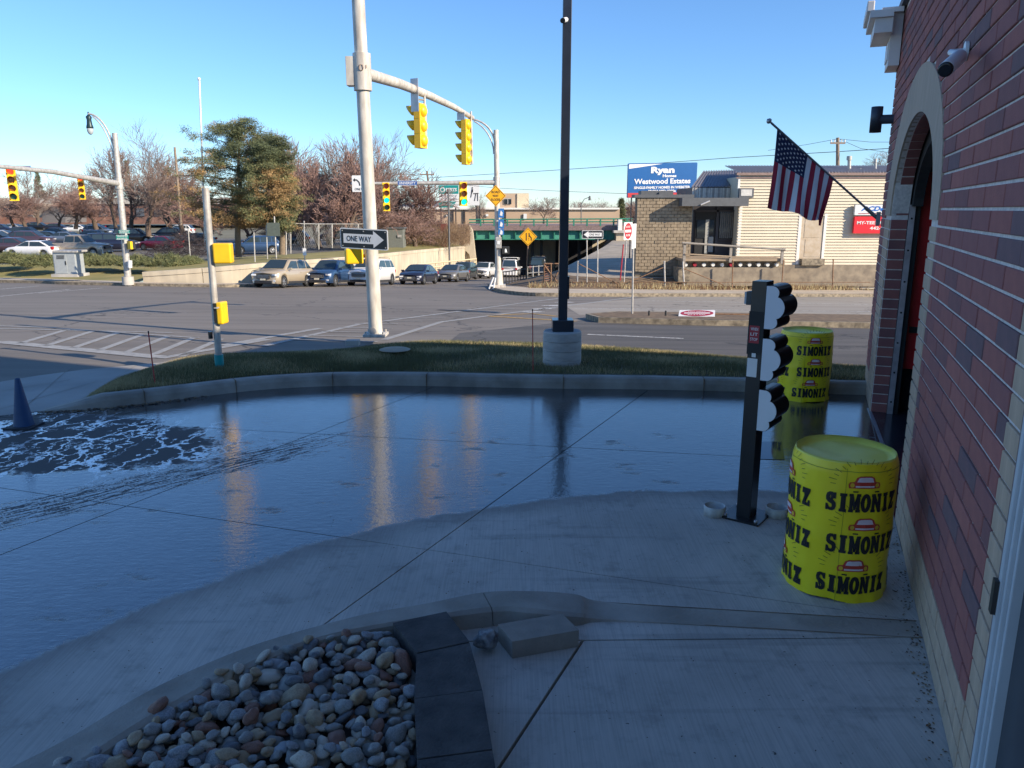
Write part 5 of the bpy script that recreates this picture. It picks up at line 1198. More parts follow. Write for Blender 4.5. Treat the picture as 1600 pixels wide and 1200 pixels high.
# pedestrian signal box under it
c = P(553, 400, 14.95); m = mpp(553, 400, 14.95)
t = thing('pedestrian_signal', 'yellow pedestrian signal box under the large one way sign', 'pedestrian signal', c, R(20))
q = MB(); w_, h_ = 27*m/2, 24*m/2; q.box(-w_, -.11, -h_, w_, .11, h_); q.build('housing', M_YEL, t, bevel=.03)
q = MB(); q.box(w_, -.03, -.03, w_+.12, .03, .03); q.build('bracket', M_YEL, t); q = MB(); q.box(-w_*.85, .112, -h_*.85, w_*.85, .13, h_*.85); q.build('display', M_BLACKM, t)

# --- short leaning pole at left with two pedestrian signals
b0, b1 = GZ(343.5, 577, .12), P(321, 294, 11.3); b1.y = b0.y-.0; b1 = P(321, 294, b0.y)
pl = thing('pedestrian_pole', 'slim grey steel pole with a teal base sleeve at the left end of the lawn', 'pole', b0); d_ = (b1-b0)
q = MB(); q.tube([b0, b1], .047, 16); q.build('shaft', M_WHITE, pl, rel=True)
q = MB(); q.tube([b0-UZ*.02, b0+d_*.085], .062, 18); q.build('base_sleeve', mat('teal_sleeve', (.0, .30, .30), .5, var=.1), pl, rel=True)
for f_, lb_ in ((.20, 0),): q = MB(); c = b0+d_*f_+Vector((-.055, -.03, 0)); q.tube([c+Vector((-.02, -.02, -.05)), c+Vector((-.02, -.02, .05))], .03, 10); q.build('push_button', M_BLACK, pl, rel=True)
for (xa, ya, xb, yb), lb_, rz, ck in (((334, 380, 364, 411), 'bright yellow back of a pedestrian signal high on the slim grey pole', 6, 0), ((342, 469, 351, 508), 'narrow pedestrian signal seen edge on, low on the slim grey pole', 84, 1)):
    Y = b0.y+.02; c = P((xa+xb)/2, (ya+yb)/2, Y); m = mpp(c.x, 400, Y); t = thing('pedestrian_signal', lb_, 'pedestrian signal', c, R(rz)); w_, h_ = (27*m/2 if not ck else .10), (yb-ya)*m/2*(1 if not ck else .9)
    q = MB(); q.box(-w_, -.09 if not ck else -.05, -h_, w_, .09 if not ck else .035, h_); q.build('housing', M_YEL, t, bevel=.02)
    q = MB(); q.box(-w_*.9, .092 if not ck else .036, -h_*.9, w_*.9, .12 if not ck else .075, h_*.9); q.build('display_hood', M_BLACKM, t)
    q = MB(); q.box(-w_-.08, -.02, h_*.5, -w_, .02, h_*.6); q.box(-w_-.08, -.02, -h_*.6, -w_, .02, -h_*.5) if not ck else None; q.build('clamp', M_WHITE, t)
# --- dark square lamp pole on a concrete base
g = GZ(880.5, 574, .12); g.y += .37
lpz = thing('lamp_pole', 'dark square steel lamp pole rising from a round concrete base in the lawn', 'lamp pole', (g.x, g.y, .05))
m = mpp(880, 540, g.y); rr = 60*m/2; hb = 57*m*1.02
q = MB(); prof_ = [(rr, 0)]
for k in range(4): zz = hb*(k+1)/4; prof_ += [(rr, zz-.012), (rr-.012, zz-.006), (rr-.012, zz-.003), (rr, zz)] if k < 3 else [(rr-.005, zz-.02), (rr-.02, zz), (0, zz)]
q.lathe(prof_, 40, (0, 0, .0)); q.build('concrete_base', mat('form_concrete', (.46, .44, .42), .85, c2=(.34, .33, .31), scale=5, bump=.4, bscale=14, stretch=(1, 1, 3)), lpz, smooth=False)
M_DP = mat('lamp_pole_paint', (.022, .028, .042), .32, .2, var=.15, scale=3, coat=.3)
q = MB(); q.box(-.155, -.155, hb, .155, .155, hb+.17); q.build('base_cover', M_DP, lpz, bevel=.01)
tx_ = P(887, -30, g.y); q = MB(); hw = .066
q.add([(sx*hw, sy*hw, hb+.17) for sx, sy in ((-1, -1), (1, -1), (1, 1), (-1, 1))]+[(tx_.x-g.x+sx*hw*.86, sy*hw*.86, 6.5) for sx, sy in ((-1, -1), (1, -1), (1, 1), (-1, 1))], [(0, 1, 5, 4), (1, 2, 6, 5), (2, 3, 7, 6), (3, 0, 4, 7), (4, 5, 6, 7)]); o = q.build('shaft', M_DP, lpz, bevel=.006)
q = MB(); q.box(.067, -.04, 1.02, .09, .04, 1.35); q.build('hand_hole_cover', M_DP, lpz)
c = P(883, 31, g.y-.06); cm2 = thing('security_camera', 'small white security camera high on the dark square lamp pole', 'camera', c)
q = MB(); q.tube([c+Vector((.02, .03, .01)), c+Vector((-.035, -.10, -.03))], .033, 16); q.build('body', M_CAMW, cm2, rel=True); q = MB(); q.tube([c+Vector((-.035, -.10, -.03)), c+Vector((-.042, -.125, -.037))], .034, 16); q.build('lens', M_BLACK, cm2, rel=True)

# --- lantern arm used on both far poles
def lantern(label, jt, endp, sgn=-1, show=True):
    t = thing('street_lantern', label, 'street lamp', jt); M_ = M_WHITE
    pts = []; 
    for k in range(15):
        f = k/14; a = f*math.pi/2; pts.append(Vector((jt.x+(endp.x-jt.x)*(1-math.cos(a)), jt.y+(endp.y-jt.y)*(1-math.cos(a)), jt.z+(endp.z-jt.z)*math.sin(a))))
    q = MB(); q.tube(pts, .055, 8); pts2 = [p-UZ*(.55*(1-k/14))*1.0+Vector(((endp.x-jt.x)*.04, 0, 0)) for k, p in enumerate(pts[:13])]; q.tube(pts2, .04, 8); q.build('curved_arm', M_, t, rel=True)
    c = endp-UZ*.1; LS = .62; q = MB(); q.lathe([(x*LS, y*LS) for x, y in [(.03, .35), (.07, .3), (.07, .1), (.12, .05), (.22, -.05), (.26, -.12), (.2, -.35), (.24, -.75), (.30, -.95), (.31, -1.1), (.2, -1.12)]], 16, c); q.build('hood', mat('lantern_green', (.02, .045, .05), .4, .3), t, rel=True)
    q = MB(); q.lathe([(x*LS, y*LS) for x, y in [(.29, -1.12), (.28, -1.35), (.2, -1.55), (.08, -1.66), (0, -1.68)]], 16, c); q.build('globe', mat('lantern_glass', (.45, .5, .52), .1, var=0, spec=.8), t, rel=True)
    return t
# --- far left pole with arm
YL = 46.; pb_, pt_ = P(200, 437, YL), P(179, 208, YL)
lpole = thing('signal_pole', 'grey signal pole at the left with an arm reaching out of the picture', 'signal pole', pb_)
q = MB(); q.tube([pb_-UZ*.6, pt_], [.20, .15], 14); q.build('shaft', M_WHITE, lpole, rel=True); q = MB(); q.tube([pb_-UZ*.3, pb_+UZ*.18], .33, 12); q.build('footing', M_CONC, lpole, rel=True)
a1 = P(186, 287, YL); a0 = P(-60, 254, 33.5); q = MB(); q.tube([a1, a1.lerp(a0, .5)+UZ*.15, a0], [.16, .12, .08], 12); q.tube([a1-UZ*.3, a1+UZ*.3], .22, 12); q.build('mast_arm', M_WHITE, lpole, rel=True)
q = MB(); q.tube([P(203, 407, YL-.3), P(203, 418, YL-.3)], .13, 8); q.build('control_box', M_SIGNW, lpole, rel=True)
def on_left_arm(px): k = (186-px)/246.; return YL+(33.5-YL)*k*.93
for px, ya, yb, lb_ in ((19, 262, 313, 'four section yellow signal head at the left picture edge beside the street name blade'), (127, 275, 311, 'four section yellow signal head on the left arm, nearer its pole')):
    Y = on_left_arm(px)-.15; c = P(px, (ya+yb)/2, Y); signal_head(lb_, c, (.42, -.9), 4, 'Raag', (yb-ya)*mpp(px, 290, Y)/(4*.355))
c = P(37, 263, on_left_arm(37)-.3); street_name('white and navy WINTON blade on the left signal arm', c, (1, 0, 0), 1.0*22*mpp(37, 263, c.y), 8*mpp(37, 263, c.y), ['WINTON'])
c = P(194, 362, YL-.35); mm = mpp(194, 365, YL); street_name('upper green street name blade on the left signal pole', c, (1, 0, 0), 17*mm, 5.5*mm, ['UNIVERSITY'], M_SIGNG); c = P(191, 371, YL-.4); street_name('lower green street name blade on the left signal pole', c, (1, 0, 0), 19*mm, 7*mm, ['WINTON RD', 'ROCHESTER'], M_SIGNG)
c = P(205, 383, YL-.1); t = thing('pedestrian_signal', 'black and yellow pedestrian signal on the left signal pole', 'pedestrian signal', c, R(-30)); q = MB(); q.box(-.28, -.1, -.24, .28, .1, .24); q.build('housing', M_BLACKM, t, bevel=.03); q = MB(); q.box(.02, -.25, -.22, .29, -.101, .22); q.build('visor', M_YEL, t); q = MB(); q.box(-.5, -.03, -.03, -.28, .03, .03); q.build('bracket', M_WHITE, t)
lantern('dark bell shaped lantern on a curved arm above the left signal pole', P(180, 245, YL), P(138, 178, YL))
# --- far centre pole with arm going left
YC = 46.; pb_, pt_ = P(779, 449, YC), P(775, 203, YC)
cpole = thing('signal_pole', 'cream signal pole at the far corner with an amber diamond sign and blue stickers', 'signal pole', pb_)
q = MB(); q.tube([pb_-UZ*.5, pt_], [.19, .14], 14); q.build('shaft', M_CREAM, cpole, rel=True); q = MB(); q.obox(pb_+UZ*.05, RX, (0, 1, 0), UZ, .42, .42, .12); q.tube([pb_-UZ*.1, pb_+UZ*1.0], [.30, .22], 12); q.build('footing', M_CREAM, cpole, rel=True)
a1 = P(776, 285, YC); a0 = P(548, 287, YC-1.0); q = MB(); q.tube([a1, a0], [.15, .07], 12); q.tube([a1-UZ*.35, a1+UZ*.3], .2, 12); q.build('mast_arm', M_WHITE, cpole, rel=True)
for px, ya, yb, n, ln, lb_ in ((603.5, 286, 329, 4, 'raGg', 'four section signal head with one green lit, right of the tall pole'), (724, 285, 321, 3, 'raG', 'three section signal head with green lit, in front of the fitness billboard')):
    c = P(px, (ya+yb)/2, YC-1.2); signal_head(lb_, c, (.30, -.95), n, ln, (yb-ya)*mpp(px, 300, YC-1)/(n*.355)); 
mm = mpp(637, 286, YC-1.2); street_name('blue UNIVERSITY blade on the far signal arm', P(636.5, 286, YC-1.3), (1, 0, 0), 30*mm, 7.5*mm, ['UNIVERSITY'])
c = P(560, 287, YC-1.2); t = thing('turn_sign', 'white left turn only sign half hidden behind the tall pole', 'road sign', c); w_, h_ = 20*mm, 25*mm
q = MB(); panel(q, rrect(w_, h_, .05), c, RX, UZ, .02); q.build('plate', M_SIGNW, t, rel=True)
q = MB(); put_text(q, 'ONLY', c-UZ*h_*.33, RX, UZ, w_*.6, h_*.14, .01, .01)
ar = [(.16, -.12), (.10, .10), (-.10, .26), (-.26, .27), (-.26, .34), (-.42, .22), (-.26, .12), (-.26, .19), (-.12, .18), (.02, .06), (.07, -.12)]; poly2(q, [(x*w_, y*h_) for x, y in ar][::-1], c, RX, UZ, .01); tag(q.build('arrow_and_lettering', M_SIGNK, t, rel=True), kind='stuff')
lantern('street lantern whose curved arm disappears behind the long mast arm tip', P(773, 225, YC), P(733, 186, YC))
def diamond(name, label, px, py, half, Y, m0, fn, post=None):
    c = P(px, py, Y); mm = mpp(px, py, Y); s_ = half*mm; t = thing(name, label, 'road sign', c); q = MB(); pts = [(0, -s_), (s_, 0), (0, s_), (-s_, 0)]
    pts = []; 
    for k in range(4):
        a = R(-90+90*k); 
        for e in (-14, 0, 14): pts.append((s_*.97*math.cos(a)+(.05*s_*math.cos(a+R(e*6)) if 1 else 0), s_*.97*math.sin(a)+.05*s_*math.sin(a+R(e*6))))
    panel(q, pts, c, RX, UZ, .02); q.build('plate', m0, t, rel=True); q = MB()
    for k in range(4):
        a, b_ = R(-90+90*k), R(90*k); f0, f1 = .93, .88; p = [(f0*s_*math.cos(a), f0*s_*math.sin(a)), (f0*s_*math.cos(b_), f0*s_*math.sin(b_)), (f1*s_*math.cos(b_), f1*s_*math.sin(b_)), (f1*s_*math.cos(a), f1*s_*math.sin(a))]; poly2(q, p, c, RX, UZ, .006)
    fn(q, c, s_); tag(q.build('black_print', M_SIGNK, t, rel=True), kind='stuff')
    if post: q = MB(); q.tube([P(px, py+half*.8, Y+.05), post], .05, 8); q.build('post', M_RUST, t, rel=True)
    return t
def fl(q, c, s_):
    for k, (tx, w_) in enumerate((('ROAD', .95), ('WAY', .75), ('FLOODS', 1.05))): put_text(q, tx, c+UZ*s_*(.36-.36*k), RX, UZ, s_*w_*.82, s_*.24, .012, .008)
diamond('warning_sign', 'amber diamond sign reading ROAD WAY FLOODS on the cream pole', 774.5, 306, 16, YC-.35, M_SIGNY, fl)
def mg(q, c, s_):
    poly2(q, [(-.24*s_, -.42*s_), (-.14*s_, -.42*s_), (-.14*s_, .42*s_), (-.24*s_, .42*s_)], c, RX, UZ, .008)
    poly2(q, [(.32*s_, -.42*s_), (.42*s_, -.42*s_), (.42*s_, -.1*s_), (.18*s_, .18*s_), (.18*s_, .42*s_), (.08*s_, .42*s_), (.08*s_, .13*s_), (.32*s_, -.14*s_)], c, RX, UZ, .008)
    for k in range(3): poly2(q, [(.06*s_, (-.4+k*.2)*s_), (.13*s_, (-.4+k*.2)*s_), (.13*s_, (-.3+k*.2)*s_), (.06*s_, (-.3+k*.2)*s_)], c, RX, UZ, .008)
diamond('warning_sign', 'amber diamond lane ends sign in front of the green bridge girder', 825, 370, 14, 52, M_SIGNY, mg, P(822, 446, 52))
M_STK = mat('sticker_blue', (.03, .16, .42), .5)
for k, (ya, yb) in enumerate(((326, 340), (343, 357), (358, 367))):
    c = P(783, (ya+yb)/2, YC-.3); mm = mpp(783, 340, YC); q = MB(); panel(q, rrect(9*mm, (yb-ya)*mm, .03), c, RX, UZ, .01); q.mi(1); poly2(q, [(-.08, -.12), (.06, -.16), (.1, .02), (-.02, .15)], c, RX, UZ, .006); t = tag(q.build('utility_sticker', [M_STK, M_SIGNW], None), ['top blue and white plate on the cream signal pole', 'middle blue and white plate with a pale shape on the cream signal pole', 'lowest small blue and white plate on the cream signal pole'][k], 'sign plate', 'blue plates on the cream pole')
c = P(790, 391, YC-.2); t = thing('pedestrian_signal', 'dark pedestrian signal with a white walking figure on the cream pole', 'pedestrian signal', c); q = MB(); q.box(-.22, -.12, -.22, .22, .1, .22); q.build('housing', M_BLACKM, t, bevel=.02)
q = MB(); poly2(q, [(-.03, -.12), (.0, -.12), (.02, -.02), (.06, -.12), (.09, -.12), (.04, .02), (.04, .08), (-.02, .08), (-.03, 0)], Vector((0, -.121, 0)), RX, UZ, .003); q.build('walking_figure', mat('lit_white', (.8, .8, .75), .5, var=0, emit=1.0), t)
q = MB(); q.tube([(-.42, 0, .1), (-.22, 0, .1)], .03, 6); q.build('bracket', M_WHITE, t)
c = P(779, 379, YC-.25); t = thing('utility_box', 'small grey control box on the cream signal pole above the walking figure', 'control box', c); q = MB(); q.box(-.17, -.14, -.32, .17, .1, .32); q.build('case', M_WHITE, t, bevel=.02); q = MB(); q.box(-.08, -.16, -.1, .08, -.141, .1); q.build('door', M_SIGNW, t)
# --- signs on the right verge
def post(t, a, b_, r=.035, m=None, nm='post'): q = MB(); q.tube([a, b_], r, 8); return q.build(nm, m or M_WHITE, t, rel=True)
c = P(926, 366.5, 44.5); mm = mpp(926, 366, 44.5); t = thing('one_way_sign', 'small one way sign with left arrow on two posts before the underpass', 'road sign', c); one_way(t, c, RX, 33*mm, 12.5*mm, -1)
post(t, P(917, 372, 44.6), P(917, 441, 44.6)); post(t, P(934, 372, 44.6), P(933.5, 441, 44.6))
def dne(t, c, r_, up, w, h):
    q = MB(); panel(q, rrect(w, h, .05), c, r_, up, .012); q.build('plate', M_SIGNW, t, rel=True)
    q = MB(); poly2(q, [(w*.46*math.cos(k*math.pi/12), h*.46*math.sin(k*math.pi/12)) for k in range(24)], c, r_, up, .004); q.build('red_disc', M_SIGNR, t, rel=True)
    q = MB(); poly2(q, [(-w*.36, -h*.07), (w*.36, -h*.07), (w*.36, h*.07), (-w*.36, h*.07)], c, r_, up, .008); q.build('bar', M_SIGNW, t, rel=True)
    q = MB(); put_text(q, 'DO NOT', Vector(c)+Vector(up)*h*.24, r_, up, w*.5, h*.11, .01, .008); put_text(q, 'ENTER', Vector(c)-Vector(up)*h*.24, r_, up, w*.5, h*.11, .01, .008); tag(q.build('lettering', M_SIGNW, t, rel=True), kind='stuff')
c = P(981.5, 361, 44.8); mm = mpp(981, 361, 44.8); t = thing('do_not_enter_sign', 'upright red do not enter sign on a slim post near the block wall', 'road sign', c); dne(t, c, Vector((.62, .78, 0)), UZ, 25*mm, 27*mm); post(t, P(979, 374, 44.9), P(975, 441, 44.9)); q = MB(); q.tube([P(974, 382, 44.8), P(969, 438, 44.8)], .04, 6); q.build('red_stake', M_SIGNR, t, rel=True)
c = P(1089, 490.5, 23.4); c = GZ(1089, 490.5, -.62); t = thing('do_not_enter_sign', 'toppled do not enter sign lying on the street median', 'road sign', c); dne(t, c+UZ*.02, Vector((1, .0, .0)), Vector((.25, .95, .16)).normalized(), 1.05, .66); post(t, c+Vector((.3, 0, .0)), c+Vector((2.6, -.1, -.02)), .018, M_RUST)
pb_, pt_ = GZ(988, 491, -.72), P(990, 351, 24.2); t = thing('sign_post', 'white steel sign post with an edge on sign, standing on the median', 'sign post', pb_); post(t, pb_-UZ*.1, P(990, 351, pb_.y), .028); cc = P(990.5, 369, pb_.y); mm = mpp(990, 369, pb_.y); q = MB(); q.obox(cc, Vector((.34, .94, 0)), Vector((.94, -.34, 0)), UZ, .30, .006, 19*mm); q.build('plate', M_SIGNW, t, rel=True)
for px, lb_ in ((1014, 'left of two stubby dark studs on the median'), (1040, 'right of two stubby dark studs on the median')): g = GZ(px, 495, -.68); q = MB(); q.lathe([(.03, -.05), (.03, .16), (.02, .18), (0, .18)], 8); o = q.build('median_stud', M_BLACKM, None); o.location = g; tag(o, lb_, 'stud', 'median studs')
q = MB(); q.lathe([(0, .012), (.22, .012), (.25, .0)], 24); o = q.build('manhole_cover', mat('cover_tan', (.30, .26, .19), .8), None); o.location = (GZ(617, 546, .16)); tag(o, 'small round cover in the lawn by the tall pole', 'cover')
c = G(552, 548); c.z += .1; q = MB(); q.box(-.12, -.08, 0, .12, .08, .10); o = q.build('curb_stub', M_CONC, None, bevel=.01); o.location = c; tag(o, 'small pale concrete stub at the lawn edge left of the tall pole', 'concrete stub')
# ================================================================== SHOP ACROSS THE STREET (front face about 48 m out)
def boxpx(mb, xa, ya, xb, yb, Y, th=.05, dy=0.):     # upright box whose front face covers that pixel rectangle at depth Y
    a, b_ = P(xa, ya, Y), P(xb, yb, Y); m_ = P((xa+xb)/2, (ya+yb)/2, Y); w_ = (xb-xa)*mpp(xa, (ya+yb)/2, Y)/2
    mb.box(m_.x-w_, Y+dy, b_.z, m_.x+w_, Y+dy+th, a.z)
YS = 48.
shop = thing('repair_shop', 'low cream clapboard repair shop with a block end wall and dark recessed entrance', 'building', P(1180, 425, YS))
M_SID = mat('cream_siding', (.66, .575, .43), .6, var=.05, scale=1); M_BLK = mat('split_face_block', (.35, .28, .19), .95, c2=(.23, .18, .125), scale=4, bump=.6, bscale=14)
M_CAN = mat('canopy_grey', (.11, .115, .12), .6, var=.1); M_DKF = mat('bronze_frame', (.045, .038, .04), .5, var=.1); M_ROOFM = mat('roof_metal', (.30, .29, .31), .4, .4, var=.1); M_TRW = mat('white_trim', (.78, .76, .70), .6, var=.05)
zb_, zt_ = P(1200, 414, YS).z, P(1200, 273, YS).z
xl, xr = P(1153, 340, YS).x, P(1420, 340, YS).x
q = MB(); q.box(xl, YS+.02, zb_-1.5, xr+8, YS+9, zt_-.1); q.build('wall', M_SID, shop, rel=True)
q = MB(); nb = 31; bh = (zt_-zb_)/nb
door0, door1 = P(1247, 370, YS).x, P(1289, 370, YS).x; dz1 = P(1268, 335, YS).z
for i in range(nb):
    z0, z1 = zb_+i*bh, zb_+(i+1)*bh
    for a, b__ in (((xl, door0), (door1, xr+8)) if z1 < dz1 else ((xl, xr+8),)):
        q.add([(a, YS-.075, z0+.02), (b__, YS-.075, z0+.02), (b__, YS-.004, z1+.02), (a, YS-.004, z1+.02), (a, YS+.02, z0+.02), (b__, YS+.02, z0+.02)], [(0, 1, 2, 3), (0, 4, 5, 1)])
tag(q.build('clapboard', M_SID, shop, rel=True), kind='stuff')
q = MB(); boxpx(q, 1153, 305, 1157.5, 415, YS, .06, -.06); q.build('corner_trim', M_TRW, shop, rel=True); q = MB(); boxpx(q, 1153, 273, 1156.5, 295, YS, .06, -.06); q.build('corner_trim', M_TRW, shop, rel=True); q = MB(); boxpx(q, 1245.5, 334, 1250, 413, YS, .07, -.07); boxpx(q, 1285, 334, 1289, 413, YS, .07, -.07); boxpx(q, 1250, 334, 1285, 338, YS, .07, -.07); q.build('door_casing', M_TRW, shop, rel=True)
q = MB(); boxpx(q, 1250.2, 338.2, 1284.8, 404, YS, .05, -.03); q.build('door', mat('beige_door', (.55, .46, .35), .6, c2=(.46, .36, .24), scale=3), shop, rel=True); dr = shop.children[-1]
q = MB(); boxpx(q, 1257, 341, 1281, 371, YS, .02, -.045); boxpx(q, 1257, 374, 1281, 401, YS, .02, -.045); q.build('panel', mat('beige_door', (.5, .4, .3)), dr, rel=True)
q = MB(); boxpx(q, 1250, 404, 1285, 414, YS, .4, -.35); q.build('rubble_step', M_KERBOLD, shop, rel=True)
q = MB(); boxpx(q, 1150, 270, 1440, 274, YS, .4, -.22); boxpx(q, 1150, 276, 1440, 279, YS, .1, -.1); q.build('fascia', mat('rust_fascia', (.30, .21, .18), .7, c2=(.22, .15, .13), scale=6), shop, rel=True)
# metal roofs with standing seams
q = MB(); a, b_ = P(1157, 270, YS-.2), P(1440, 270, YS-.2); c = P(1157, 260, YS+3.2); 
q.add([a, b_, (b_.x, YS+3.2, c.z), (a.x, YS+3.2, c.z)], [(0, 1, 2, 3)])
for k in range(58): x = lerp(a.x, b_.x, k/57); q.add([(x-.03, YS-.2, a.z+.005), (x+.03, YS-.2, a.z+.005), (x+.03, YS-.2, a.z+.07), (x-.03, YS-.2, a.z+.07), (x-.03, YS+3.2, c.z+.005), (x+.03, YS+3.2, c.z+.005), (x+.03, YS+3.2, c.z+.07), (x-.03, YS+3.2, c.z+.07)], [(0, 1, 2, 3), (3, 2, 6, 7), (0, 3, 7, 4), (1, 5, 6, 2)])
q.build('long_roof', M_ROOFM, shop, rel=True)
q = MB(); Y2 = YS+2.; tl, tr_, bl, br = P(1100, 268, Y2+2.5), P(1162, 265.5, Y2+2.5), P(1081, 293, Y2), P(1162, 291, Y2); q.add([bl, br, tr_, tl], [(0, 1, 2, 3)])
for k in range(17):
    f = k/16; u, v = bl.lerp(br, f), tl.lerp(tr_, f); e = Vector((.035, 0, 0)); n = Vector((0, -.05, .06)); q.add([u-e, u+e, v+e, v-e, u-e+n, u+e+n, v+e+n, v-e+n], [(4, 5, 6, 7), (0, 1, 5, 4), (0, 4, 7, 3), (1, 2, 6, 5)])
q.build('mansard_roof', M_ROOFM, shop, rel=True)
q = MB()
for k in range(24): xa = 1082+k*3.1; q.mi(k % 3 == 1); boxpx(q, xa, 293.5, xa+2.7, 309, Y2, .05, -.05*(k % 2)); 
q.build('corrugated_band', [mat('band_light', (.62, .57, .50), .6), mat('band_dark', (.40, .36, .32), .6)], shop, rel=True)
q = MB(); a, b_ = P(1083, 308, Y2), P(1157, 308, Y2); q.box(a.x+.2, Y2+.1, zb_-1, b_.x, Y2+6, P(1100, 292, Y2).z); q.build('entrance_mass', M_DKF, shop, rel=True)
# block end wall: courses of split face block
YB = YS-.6; q = MB(); boxpx(q, 994, 305, 1080, 432, YB, .5); q.build('block_core', mat('block_joint', (.20, .16, .11), .95), shop, rel=True)
bx0, bx1 = P(994, 360, YB).x, P(1080, 360, YB).x; bz0, bz1 = P(1030, 431, YB).z, P(1030, 309, YB).z; q = MB(); nr = 24; bh = (bz1-bz0)/nr; bw = bh*1.95
for r_ in range(nr):
    x = bx0-(r_ % 2)*bw/2
    while x < bx1:
        a, b_ = max(bx0, x)+.008, min(bx1, x+bw)-.008; pz = rnd.uniform(.02, .05)
        if b_-a > .03:
            z0, z1 = bz0+r_*bh+.008, bz0+(r_+1)*bh-.008; q.add([(a, YB, z0), (b_, YB, z0), (b_, YB, z1), (a, YB, z1), (a+.01, YB-pz, z0+.01), (b_-.01, YB-pz*rnd.uniform(.6, 1.2), z0+.01), (b_-.01, YB-pz, z1-.01), (a+.01, YB-pz*rnd.uniform(.6, 1.2), z1-.01)], [(4, 5, 6, 7), (0, 1, 5, 4), (1, 2, 6, 5), (2, 3, 7, 6), (3, 0, 4, 7)])
        x += bw
tag(q.build('concrete_block', M_BLK, shop, rel=True), kind='stuff')
q = MB(); boxpx(q, 991, 304, 1084, 309, YB, 1.2, -.12); q.build('block_wall_cap', M_CAN, shop, rel=True)
q = MB(); boxpx(q, 1066, 309, 1170, 322, YS-1.6, 1.9); q.build('canopy', M_CAN, shop, rel=True)
q = MB(); q.tube([P(1095, 320, YS-1.68), P(1109, 314, YS-1.68)], .05, 6); q.build('canopy_light', mat('light_grey', (.5, .5, .5)), shop, rel=True)
q = MB(); boxpx(q, 1081, 321, 1152, 425, YS+1.0, .3); q.build('recess_back', M_DKF, shop, rel=True)
q = MB(); boxpx(q, 1086, 328, 1118, 406, YS+.9, .05); d_ = q.build('door', M_BLACKM, shop, rel=True); q = MB(); boxpx(q, 1089, 344, 1103, 372, YS+.86, .02); boxpx(q, 1106, 344, 1115, 372, YS+.86, .02); q.build('pane', M_GLASS, d_, rel=True); q = MB(); boxpx(q, 1101.5, 343, 1107, 396, YS+.84, .02); boxpx(q, 1105, 370, 1114, 394, YS+.84, .02); q.build('pale_poster', mat('poster_grey', (.36, .36, .33), .7), d_, rel=True)
q = MB(); boxpx(q, 1086, 328, 1150, 331, YS+.84, .05); boxpx(q, 1118, 321, 1122, 410, YS+.84, .1); boxpx(q, 1122, 374, 1152, 376, YS+.84, .05); q.build('door_frame', M_DKF, shop, rel=True)
q = MB(); boxpx(q, 1124, 331, 1149, 373, YS+.86, .03); w_ = q.build('window', M_GLASS, shop, rel=True); q = MB()
for k in range(8): boxpx(q, 1125+k*3, 332, 1127+k*3, 372, YS+.855, .004)
q.build('blind', mat('blind', (.14, .14, .13), .7), w_, rel=True)
q = MB(); boxpx(q, 1155.5, 294, 1178, 309, YS-.35, .3); q.build('sign_case', M_CAN, shop, rel=True); q = MB(); boxpx(q, 1158, 296, 1175, 306, YS-.37, .02); q.build('sign_face', mat('blank_sign', (.62, .60, .55), .5), shop.children[-1], rel=True)
for px, ya, yb, r_ in ((1327, 247, 270, 2.6), (1368, 251, 267, 1.6), (1344, 266, 272, .9)):
    a, b_ = P(px, yb, YS+1.5), P(px, ya, YS+1.5); rr = r_*.04; q = MB(); q.tube([a, b_], rr, 10); q.tube([b_-UZ*.12, b_+UZ*.12], rr*1.5, 10); q.build('vent_pipe', M_WHITE, shop, rel=True)
q = MB(); boxpx(q, 1150, 414, 1440, 447, YS-.15, 1.); q.build('foundation', mat('old_foundation', (.34, .28, .20), .9, c2=(.20, .165, .125), scale=2.5, bump=.6, bscale=9), shop, rel=True)
# signs on the shop
for (xa, ya, xb, yb), lb_, mt, txs in (((1336, 320, 1392, 336), 'white sign with blue slanting letters on the cream siding', M_SIGNW, 'A'), ((1334.5, 338.5, 1398, 364.5), 'red sign with white letters on the cream siding under the white one', mat('sign_bright_red', (.72, .02, .03), .4, var=.03), 'B')):
    Yq = YS-.35; c = P((xa+xb)/2, (ya+yb)/2, Yq); mm = mpp(1360, 340, Yq); t = thing('shop_sign', lb_, 'sign', c); q = MB(); panel(q, rrect((xb-xa)*mm, (yb-ya)*mm, .04), c, RX, UZ, .2); q.build('case', mt, t, rel=True); q = MB()
    if txs == 'A':
        put_text(q, 'ACDelco', P(1372, 326, Yq), Vector((1, 0, 0)), UZ, 52*mm, 7.5*mm, .04, .008); q.v = [(x+(z-c.z)*.35, y, z) for x, y, z in q.v]; q.mi(1); poly2(q, [(-.40*56*mm, -5.2*mm), (.5*56*mm, -4.2*mm), (.5*56*mm, -5.4*mm), (-.40*56*mm, -6.2*mm)][::-1], c, RX, UZ, .008); mts = [mat('letter_blue', (.0, .12, .45), .5), M_SIGNR]
    else: put_text(q, 'MY-TEE AUTO', P(1366, 348, Yq), RX, UZ, 54*mm, 5*mm, .03, .008); put_text(q, '442-9000', P(1377, 356.5, Yq), RX, UZ, 36*mm, 5*mm, .03, .008); mts = [M_SIGNW]
    tag(q.build('lettering', mts, t, rel=True), kind='stuff')
